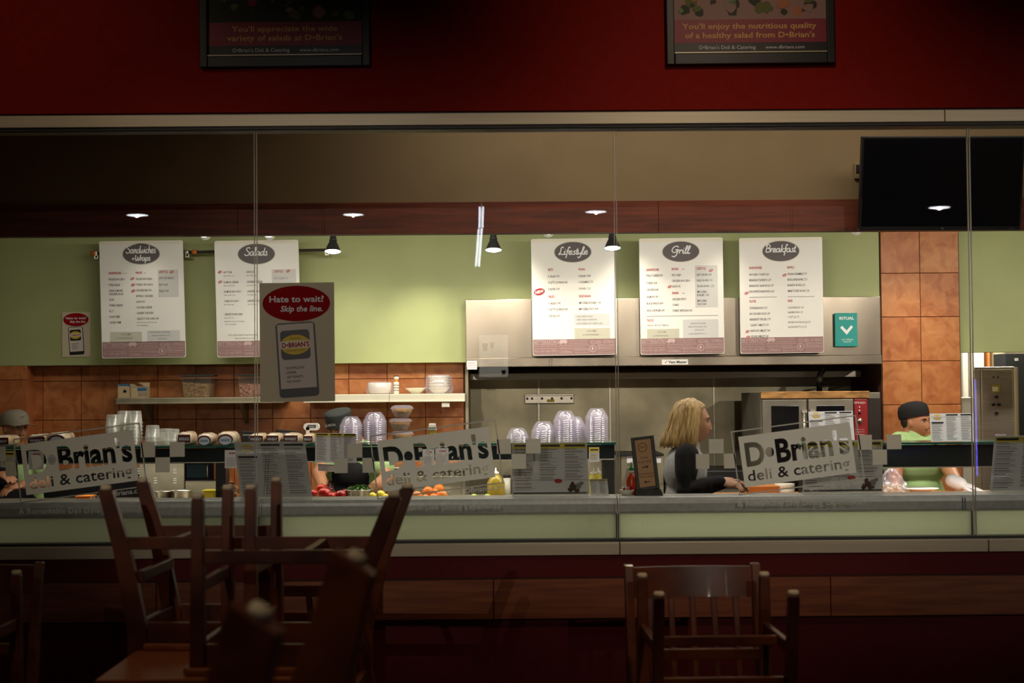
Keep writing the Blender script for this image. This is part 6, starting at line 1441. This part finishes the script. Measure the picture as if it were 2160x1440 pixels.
# ---------------- bowed man with charcoal cap and black apron at the salad bar
YB_ = 9.76; bl = thing('person', 'bowed worker in charcoal cap and black apron, face down behind salad bar', 'person', (WX(742, YB_, 1000), YB_, 0))
Rb = rotz(-112) @ Matrix.Rotation(math.radians(22), 3, 'Y'); hb_ = W(716, 903, 9.58); hh = .205
shb = W(748, 935, YB_); chb = W(748, 985, YB_); wab = W(748, 1045, YB_+.03); hib = Vector((chb.x, YB_+.08, .86))
sA, eA, wA = W(697, 955, 9.70), W(672, 1000, 9.5), W(688, 1046, 9.28)
sC, eC, wC = W(800, 955, 9.70), W(815, 1008, 9.5), W(775, 1038, 9.22)
b = MB(); head(b, hb_, Rb, hh, 'skin_t'); limb(b, [hb_+Rb @ Vector((-.03, 0, -.055)), shb+Vector((0, 0, .0))], [.058, .066], 'skin_t')
ell(b, chb, (.175, .12, .15), 'skin_t'); ell(b, wab, (.15, .12, .16), 'skin_t'); ell(b, hib, (.16, .13, .13), 'skin_t')
limb(b, [sA, eA, wA], [.052, .044, .03], 'skin_t'); limb(b, [sC, eC, wC], [.052, .044, .03], 'skin_t'); legs(b, hib-Vector((0, 0, .05)), .1, rotz(-90), 'skin_t')
hand(b, wA, (.4, -.6, -.4), (0, -.5, .8), -1, 'skin_t', .17, .5); hand(b, wC, (-.6, -.5, -.35), (0, -.5, .8), 1, 'skin_t', .17, .5)
bake(b.build('body', bl), .0055, 3, .35); face_parts(bl, hb_, Rb, hh)
b = MB(); ell(b, chb, (.195, .14, .165), 'greencloth'); ell(b, wab, (.172, .14, .18), 'greencloth'); ell(b, shb+Vector((0, 0, -.03)), (.155, .095, .06), 'greencloth'); limb(b, [sA, (sA+eA)/2], [.072, .068], 'greencloth'); limb(b, [sC, (sC*.8+eC*1.2)/2], [.072, .072], 'greencloth')
bake(b.build('tshirt', bl), .007, 3)
b = MB(); ell(b, chb+Vector((-.01, -.035, -.03)), (.145, .125, .13), 'blackcloth'); ell(b, wab+Vector((-.01, -.035, 0)), (.175, .125, .2), 'blackcloth'); ell(b, wab+Vector((0, -.02, -.25)), (.19, .15, .26), 'blackcloth')
bake(b.build('apron', bl), .008, 3)
b = MB(); legs(b, hib-Vector((0, 0, .05)), .1, rotz(-90), 'jeans', th=.09); bake(b.build('trousers', bl), .009, 3)
b = MB(); legs(b, hib-Vector((0, 0, .05)), .1, rotz(-90), 'black', True); b.build('shoes', bl)
b = MB(); skullcap(b, hb_, Rb, hh/.225, 'darkcap', low=.020, tilt=-.10, prof=((1.0, 0), (1.0, .025), (1.01, .055), (1.03, .088), (1.0, .098), (.6, .103), (0, .104))); cp_ = b.build('skull_cap', bl)
P = Plane(hb_+Rb @ Vector((.099, 0, .066)), Rb @ Vector((0, 1, .12)), Rb @ Vector((0, -.12, 1))); 
b = MB(); b.text('ALL NATURAL', P, -.040, -.008, .017, .004, 'purewhite', width=.080, bold=.02); b.build('cap_lettering', cp_)

# ---------------- man in the grey baseball cap at the far left
YC_ = 9.9; cl = thing('person', 'shadowed man in grey baseball cap at the tiled corner', 'person', (WX(30, YC_, 1000), YC_, 0))
Rc = rotz(-42); hc_ = W(32, 903, YC_); hh = .225
shc_ = W(30, 950, YC_); chc = W(32, 998, YC_); wac = W(32, 1055, YC_); hic = Vector((chc.x, YC_+.02, .86))
sA, eA, wA = W(-28, 965, YC_), W(-35, 1020, 9.7), W(-8, 1000, 9.5)
sC, eC, wC = W(84, 963, YC_), W(92, 1020, 9.8), W(50, 1022, 9.5)
b = MB(); head(b, hc_, Rc, hh, 'skin_t'); limb(b, [hc_+Rc @ Vector((-.025, 0, -.06)), shc_+Vector((0, 0, .02))], [.060, .066], 'skin_t')
ell(b, chc, (.18, .12, .15), 'skin_t'); ell(b, wac, (.16, .12, .16), 'skin_t'); ell(b, hic, (.16, .13, .13), 'skin_t')
limb(b, [sA, eA, wA], [.052, .044, .03], 'skin_t'); limb(b, [sC, eC, wC], [.052, .044, .03], 'skin_t'); legs(b, hic-Vector((0, 0, .05)), .1, rotz(-90), 'skin_t')
hand(b, wA, (.8, -.5, 0), (0, -.4, .9), -1, 'skin_t', .17, .5); hand(b, wC, (-.7, -.5, -.1), (0, -.4, .9), 1, 'skin_t', .17, .5)
bake(b.build('body', cl), .0055, 3, .35); face_parts(cl, hc_, Rc, hh)
b = MB(); ell(b, chc, (.205, .145, .165), 'greencloth'); ell(b, wac, (.185, .145, .18), 'greencloth'); ell(b, shc_+Vector((0, 0, -.035)), (.165, .10, .058), 'greencloth'); limb(b, [sA, (sA+eA)/2], [.074, .070], 'greencloth'); limb(b, [sC, (sC+eC)/2], [.074, .070], 'greencloth')
bake(b.build('tshirt', cl), .007, 3)
b = MB(); ell(b, chc+Vector((-.03, -.03, 0)), (.165, .13, .15), 'blackcloth'); ell(b, wac+Vector((0, -.03, -.1)), (.185, .135, .3), 'blackcloth'); limb(b, [chc+Vector((-.07, -.10, .08)), shc_+Vector((-.06, -.02, .02))], [.03, .02], 'blackcloth'); limb(b, [chc+Vector((.07, -.10, .08)), shc_+Vector((.07, -.02, .015))], [.03, .02], 'blackcloth'); bake(b.build('apron', cl), .008, 3)
b = MB(); legs(b, hic-Vector((0, 0, .05)), .1, rotz(-90), 'jeans', th=.09); bake(b.build('trousers', cl), .009, 3)
b = MB(); legs(b, hic-Vector((0, 0, .05)), .1, rotz(-90), 'black', True); b.build('shoes', cl)
b = MB(); n = 30; prof = ((1.0, 0), (1.02, .02), (.97, .055), (.80, .082), (.45, .098), (0, .102)); vs = []; fs = []; Rt = Rc @ Matrix.Rotation(-.12, 3, 'Y')
for r, z in prof:
    for k in range(n): a = 6.2832*k/n; vs.append(hc_+Rt @ Vector((.106*r*math.cos(a)-.006, .088*r*math.sin(a), .022+z)))
for j in range(5):
    for k in range(n): fs.append((j*n+k, j*n+(k+1) % n, (j+1)*n+(k+1) % n, (j+1)*n+k))
b.add(vs, fs, 'greycap', True); cap = b.build('baseball_cap', cl)
b = MB(); vs = []; Rv = Rt
for k in range(13):
    a = -1.15+2.3*k/12; vs.append(hc_+Rv @ Vector((.098*math.cos(a)-.004, .085*math.sin(a), .024))); vs.append(hc_+Rv @ Vector((.090+.085*math.cos(a*1.0)-.01, .078*math.sin(a), .012-.010*abs(math.sin(a)))))
for k in range(13): vs.append(vs[2*k]-Vector((0, 0, .004))); vs.append(vs[2*k+1]-Vector((0, 0, .004)))
fs = [(2*k, 2*k+2, 2*k+3, 2*k+1) for k in range(12)]+[(26+2*k, 26+2*k+1, 26+2*k+3, 26+2*k+2) for k in range(12)]+[(2*k+1, 2*k+3, 26+2*k+3, 26+2*k+1) for k in range(12)]
b.add(vs, fs, 'greycap', True); b.build('visor', cap)
b = MB(); P = Plane(hc_+Rt @ Vector((.095, 0, .062)), Rt @ Vector((0, 1, 0)), Rt @ Vector((-.25, 0, 1))); b.flat([(-.022, -.001), (-.015, -.007), (.0, -.003), (.024, .009), (-.003, .001), (-.014, -.003)], P, .008, 'dark'); b.build('tick_mark', cap)
# ================================================================== DINING ROOM FURNITURE
def chair(name_label, group, M4, fw=.40, fd=.50, sh=.46, cat='chair', rake=.10, back=True, chunk=1.0, stz=.150):
    """slat-back chair. local: x right, y forward (front legs at +y), z up, seat top at sh. M4 places it."""
    o = bpy.data.objects.new('dining_chair', None); COL.objects.link(o); o.matrix_world = M4
    o.location = M4.to_translation(); o.rotation_euler = M4.to_euler(); tag(o, name_label, cat, group)
    L = Matrix.LocRotScale(o.location, o.rotation_euler, o.scale)
    def B(b, nm, bev=.003):
        b.v = [tuple(L @ Vector(v)) for v in b.v]; return b.build(nm, o, bev)
    t = .042; hw = fw/2; yf = fd*.5; yb = -fd*.5+rake; yfoot = -fd*.5
    b = MB()
    for sx in (-1, 1):                                    # front legs, slight taper
        x = sx*hw; b = MB(); a = .016; c = .021
        b.hexa([(x-a, yf-a, .006), (x+a, yf-a, .006), (x+a, yf+a, .006), (x-a, yf+a, .006)], [(x-c, yf-c, sh-.022), (x+c, yf-c, sh-.022), (x+c, yf+c, sh-.022), (x-c, yf+c, sh-.022)], 'wood'); lg = B(b, 'leg')
        b = MB(); b.lathe([(.0005, -.009), (.014, -.009), (.017, -.002), (.017, .0055), (.0005, .0055)], (x, yf, 0), 'pad', 14); B(b, 'felt_pad', 0).parent = lg
    for sx in (-1, 1):                                    # rear legs, raked foot, carried on as back posts
        x = sx*hw; b = MB(); a = .015*(1+(chunk-1)*.6)
        secs = [(yfoot, .006, .022), (yfoot+rake*.55, .20, .027), (yb, sh-.06, .031), (yb, sh+.06, .030)]+([(yb-.035, .72, .024), (yb-.085, .955, .017)] if back else [])
        vs = []; fs = []
        for y, z, h2 in secs:
            h2 *= chunk;  vs += [(x-a, y-h2, z), (x+a, y-h2, z), (x+a, y+h2, z), (x-a, y+h2, z)]
        for k in range(len(secs)-1):
            q = 4*k
            for i in range(4): fs.append((q+i, q+(i+1) % 4, q+4+(i+1) % 4, q+4+i))
        fs += [(3, 2, 1, 0), tuple(4*(len(secs)-1)+i for i in range(4))]
        b.add(vs, fs, 'wood'); lg = B(b, 'leg')
        b = MB(); b.lathe([(.0005, -.009), (.014, -.009), (.017, -.002), (.017, .0055), (.0005, .0055)], (x, yfoot, 0), 'pad', 14); B(b, 'felt_pad', 0).parent = lg
    # seat, aprons, stretchers
    b = MB(); n = 8; pts = [(-hw-.02, yb+.02), (hw+.02, yb+.02), (hw+.035, yf+.02), (hw+.01, yf+.04), (-hw-.01, yf+.04), (-hw-.035, yf+.02)]
    P0 = Plane((0, 0, 0), (1, 0, 0), (0, 1, 0)); b.prism(pts, P0, sh-.022, sh, 'wood_top'); B(b, 'seat', .006)
    for nm, lo, hi in (('front_apron', (-hw+.02, yf-.010, sh-.085), (hw-.02, yf+.010, sh-.0225)), ('rear_apron', (-hw+.014, yb-.010, sh-.085), (hw-.014, yb+.010, sh-.0225)),
                       ('side_apron', (-hw-.010, yb+.032, sh-.085), (-hw+.010, yf-.022, sh-.0225)), ('side_apron', (hw-.010, yb+.032, sh-.085), (hw+.010, yf-.022, sh-.0225))):
        b = MB(); b.box(lo, hi, 'wood'); B(b, nm)
    ys = yfoot+rake*.45
    for sx in (-1, 1):
        b = MB(); x = sx*hw; b.hexa([(x-.009, ys+.02, stz), (x+.009, ys+.02, stz), (x+.009, yf-.016, stz), (x-.009, yf-.016, stz)], [(x-.009, ys+.02, stz+.038), (x+.009, ys+.02, stz+.038), (x+.009, yf-.016, stz+.038), (x-.009, yf-.016, stz+.038)], 'wood'); B(b, 'side_stretcher')
    b = MB(); b.box((-hw+.0095, -.03, stz+.005), (hw-.0095, -.008, stz+.034), 'wood'); B(b, 'cross_stretcher')
    b = MB(); b.box((-hw+.016, yb-.008, .255), (hw-.016, yb+.012, .290), 'wood'); B(b, 'rear_stretcher')
    b = MB(); b.box((-hw+.0165, yf-.010, .235), (hw-.0165, yf+.010, .270), 'wood'); B(b, 'front_stretcher')
    if back:
        # bowed crest rail
        b = MB(); vs = []; fs = []; n = 24
        for i in range(n+1):
            u = -1+2*i/n; x = u*(hw-.0155); bow = -.028*(1-u*u)
            for z, yy in ((.845, yb-.062), (.945, yb-.083)): vs += [(x, yy+bow-.010, z), (x, yy+bow+.010, z)]
        for i in range(n):
            q = 4*i; fs += [(q, q+4, q+6, q+2), (q+1, q+3, q+7, q+5), (q+2, q+6, q+7, q+3), (q, q+1, q+5, q+4)]
        fs += [(0, 2, 3, 1), (4*n, 4*n+1, 4*n+3, 4*n+2)]
        b.add(vs, fs, 'wood', True); cr = B(b, 'crest_rail', 0); cr.modifiers.new('e', 'EDGE_SPLIT').split_angle = .6
        b = MB(); b.box((-hw+.0155, yb-.012, sh+.06), (hw-.0155, yb+.008, sh+.095), 'wood'); B(b, 'lower_rail')
        for i in range(5):
            x = (-hw+.0155)+(2*hw-.031)*(i+.75)/5.5; u = x/(hw-.0155); bow = -.026*(1-u*u); b = MB()
            b.hexa([(x-.010, yb-.008, sh+.094), (x+.010, yb-.008, sh+.094), (x+.010, yb+.004, sh+.094), (x-.010, yb+.004, sh+.094)], [(x-.010, yb-.070+bow, .850), (x+.010, yb-.070+bow, .850), (x+.010, yb-.058+bow, .850), (x-.010, yb-.058+bow, .850)], 'wood'); B(b, 'slat')
    return o
def place(x, y, z, heading, inverted=False, tilt=0.0, tip=0.0, sh=.46):
    """heading: direction (degrees, from +x) the chair faces; inverted chairs rest on their seat, z = height they rest on"""
    if inverted:
        return Matrix.Translation((x, y, z+sh)) @ Matrix.Rotation(math.radians(heading-90), 4, 'Z') @ Matrix.Rotation(tip, 4, 'X') @ Matrix.Rotation(math.pi+tilt, 4, 'Y')
    return Matrix.Translation((x, y, z)) @ Matrix.Rotation(math.radians(heading-90), 4, 'Z')
def table(label, x0, x1, y0, y1, ztop, rot=0):
    cx_, cy_ = (x0+x1)/2, (y0+y1)/2; t = thing('dining_table', label, 'table', (cx_, cy_, 0), 'dark wooden dining tables')
    Rt = Matrix.Translation((cx_, cy_, 0)) @ Matrix.Rotation(math.radians(rot), 4, 'Z') @ Matrix.Translation((-cx_, -cy_, 0))
    def B(b, nm, bev=0): b.v = [tuple(Rt @ Vector(v)) for v in b.v]; return b.build(nm, t, bev)
    b = MB(); b.box((x0, y0, ztop-.032), (x1, y1, ztop), 'wood_top'); B(b, 'tabletop', .004)
    b = MB(); b.lathe([(.04, .03), (.04, ztop-.05)], (cx_, cy_, 0), 'black', 20, cap0=True, cap1=True); B(b, 'column')
    b = MB(); b.box((cx_-.2, cy_-.03, ztop-.052), (cx_+.2, cy_+.03, ztop-.0322), 'black'); b.box((cx_-.03, cy_-.2, ztop-.052), (cx_+.03, cy_+.2, ztop-.0322), 'black'); B(b, 'spider')
    b = MB(); b.lathe([(.28, 0), (.28, .012), (.06, .035), (.04, .036)], (cx_, cy_, 0), 'black', 32, cap0=True, cap1=True); B(b, 'base')
ZT = .76
table('dark wooden table carrying two upturned chairs before the serving window', -1.125, -.475, 4.20, 5.02, ZT)
GC = 'slat back wooden chairs upturned on tables'
SH = .495
# A: back towards the left, faces right; B: back towards the right, faces left
chair('upturned wooden chair on table, its splayed rear legs near the bread toaster', GC, place(-.985, 4.87, ZT, -3, True, sh=SH), fw=.39, fd=.45, sh=SH, rake=.10)
chair('upturned wooden chair on table, its rear legs slanting before second etched logo', GC, place(-.572, 4.455, ZT, 178, True, sh=SH), fw=.39, fd=.55, sh=SH, rake=.14)
# near, blurred pair of legs: one chair tipped against a nearer low table
table('nearest low dark table, below the picture edge, under the tipped chair', -.10, .75, 1.65, 2.75, .56)
f1, f3 = Vector((-.322, 2.02, 1.258)), Vector((-.240, 2.50, 1.276)); ex = (f3-f1).normalized()
fo = (Vector((ex.y, -ex.x, 0)).normalized()*math.cos(.56)+Vector((0, 0, -1))*math.sin(.56)); fo = (fo-ex*fo.dot(ex)).normalized(); ez = ex.cross(fo)
og = (f1+f3)/2+fo*.23
mt = Matrix.Translation(og) @ Matrix((ex, fo, ez)).transposed().to_4x4()
chair('out of focus upturned chair tipped on the nearest table, pale leg pads', GC, mt, fw=.489, fd=.46, sh=.46, rake=.10, chunk=1.75, stz=.30)
G7 = 'stacked pairs of slat back chairs'
chair('upright slat back chair facing the camera, carrying another chair', G7, place(.645, 4.93, 0, -88), fw=.43, fd=.46, sh=.45)
chair('upturned chair with pale leg pads on the seat of the upright chair', G7, place(.648, 4.68, .4505, 91, True, sh=SH), fw=.395, fd=.45, sh=SH, rake=.07)
chair('upright slat back chair cut off by the picture edge beside the wall', G7, place(-1.84, 5.15, 0, -90), fw=.42, fd=.46, sh=.45)
chair('upturned chair on the seat of the chair cut off at the edge', G7, place(-1.835, 4.92, .4505, 90, True, sh=SH), fw=.40, fd=.42, sh=SH, rake=.06)

# ---------------- ceiling downlights behind the camera; their images stand in the glass
def mirror_point(px_, py, zc):
    d = (W(px_, py, YG)-Vector((0, 0, H))); t = (zc-H)/d.z; q = Vector((0, 0, H))+d*t
    return Vector((q.x, 2*(YG-.006)-q.y, zc))
zc = CEIL_D
for i, (p, py) in enumerate(((289, 456), (745, 455), (1257, 449), (1982, 440))):
    c = mirror_point(p, py, zc-.02)
    if c.y < YREAR+.2: print('light behind rear wall', c)
    t = thing('ceiling_downlight', 'round dining room downlight reflected '+('over the Sandwiches board', 'at the beam left of centre'.replace('left of centre', 'above the bell spotlight'), 'at the beam above the Lifestyle board', 'in the dark television')[i], 'downlight', (c.x, c.y, zc), 'dining room ceiling downlights')
    b = MB(); b.lathe([(.155, 0), (.150, -.006), (.131, -.006), (.130, 0)], (c.x, c.y, zc), 'white', 32); b.build('trim_ring', t)
    b = MB(); b.ball((c.x, c.y, zc-.004), (.128, .128, .011), 'dinglow', 28, 12); b.build('lens', t)
    spot('downlight_lamp', (c.x, c.y, zc-.018), ((-2.3, -.75, .85, 2.3)[i], YG, 1.75), (120, 950, 950, 900)[i], (1.0, 0.88, 0.74), 15, 1.0, .012)
# tube light on the rear wall (its image is the white stroke in the glass)
def mirror_wall(px_, py, yr):
    d = (W(px_, py, YG)-Vector((0, 0, H))); t = (2*YG-yr)/d.y; q = Vector((0, 0, H))+d*t; return Vector((q.x, yr, q.z))
yr = YREAR+.1
yt_ = -4.0
for (p0, q0, p1, q1), nm in ((((1007, 562, 1013, 482)), 'a'), ((1014.5, 480, 1015.5, 436), 'b')):
    a, c = mirror_wall(p0, q0, yt_), mirror_wall(p1, q1, yt_); t = thing('tube_light', 'slim twin tube light behind the diners, '+('lower leaning length' if nm == 'a' else 'upper upright length')+' seen in the glass', 'tube light', a, 'tube lights on the rear wall')
    for dx in (-.020, .020): b = MB(); b.tube([a+Vector((dx, 0, 0)), c+Vector((dx, 0, 0))], .010, 'tubeglow', 8); b.build('tube', t)
    b = MB(); b.tube([a+Vector((0, -.04, 0)), c+Vector((0, -.04, 0))], .03, 'white', 8)
    if nm == 'b': b.tube([c+Vector((0, -.04, 0)), (c.x, c.y-.04, CEIL_D)], .012, 'white', 8)
    b.build('backing', t)
# thin blue neon stroke reflected by the right seam
a, c = mirror_wall(2061, 1003, yr), mirror_wall(2057, 800, yr); t = thing('neon_strip', 'thin blue neon strip on the rear wall reflected at the seam by the control cabinet', 'neon light', c)
b = MB(); b.tube([a, c], .008, 'blueglow', 8); b.build('tube', t)
# backlit drinks posters on the rear wall, faint in the glass
def litposter(label, p0, q0, p1, q1, kind):
    a, c = mirror_wall(p0, q1, yr), mirror_wall(p1, q0, yr); x0, x1 = min(a.x, c.x), max(a.x, c.x)
    t = thing('backlit_poster', label, 'poster', ((x0+x1)/2, yr, a.z), 'backlit posters on the rear wall')
    b = MB(); b.box((x0-.02, yr-.05, a.z-.02), (x1+.02, yr-.001, c.z+.02), 'black'); b.build('frame', t)
    b = MB(); b.box((x0, yr-.001, a.z), (x1, yr, c.z), 'litpaper'); b.build('lit_sheet', t)
    P = Plane((x1, yr+.002, a.z), (-1, 0, 0), (0, 0, 1)); w_, h_ = x1-x0, c.z-a.z; b = MB()
    if kind:
        b.flat([(w_*.72, h_*.62), (w_*.86, h_*.62), (w_*.90, h_*.80), (w_*.68, h_*.80)], P, 0, 'redprint'); b.flat([(w_*.50, h_*.68), (w_*.60, h_*.68), (w_*.63, h_*.82), (w_*.47, h_*.82)], P, 0, 'mauve')
        b.flat([(w_*.1, h_*.05), (w_*.2, h_*.05), (w_*.24, h_*.16), (w_*.06, h_*.16)], P, 0, 'redprint')
        for k in range(4): b.flat(rect(w_*.15, h_*(.25+.06*k), w_*.85, h_*(.26+.06*k)), P, 0, 'inkg')
    b.build('print', t)
M['litpaper'] = emis('backlit_paper', (0.95, 0.90, 0.74), 1.6)
litposter('backlit poster with red cups seen faintly over the hood', 1011, 706, 1071, 795, 1)
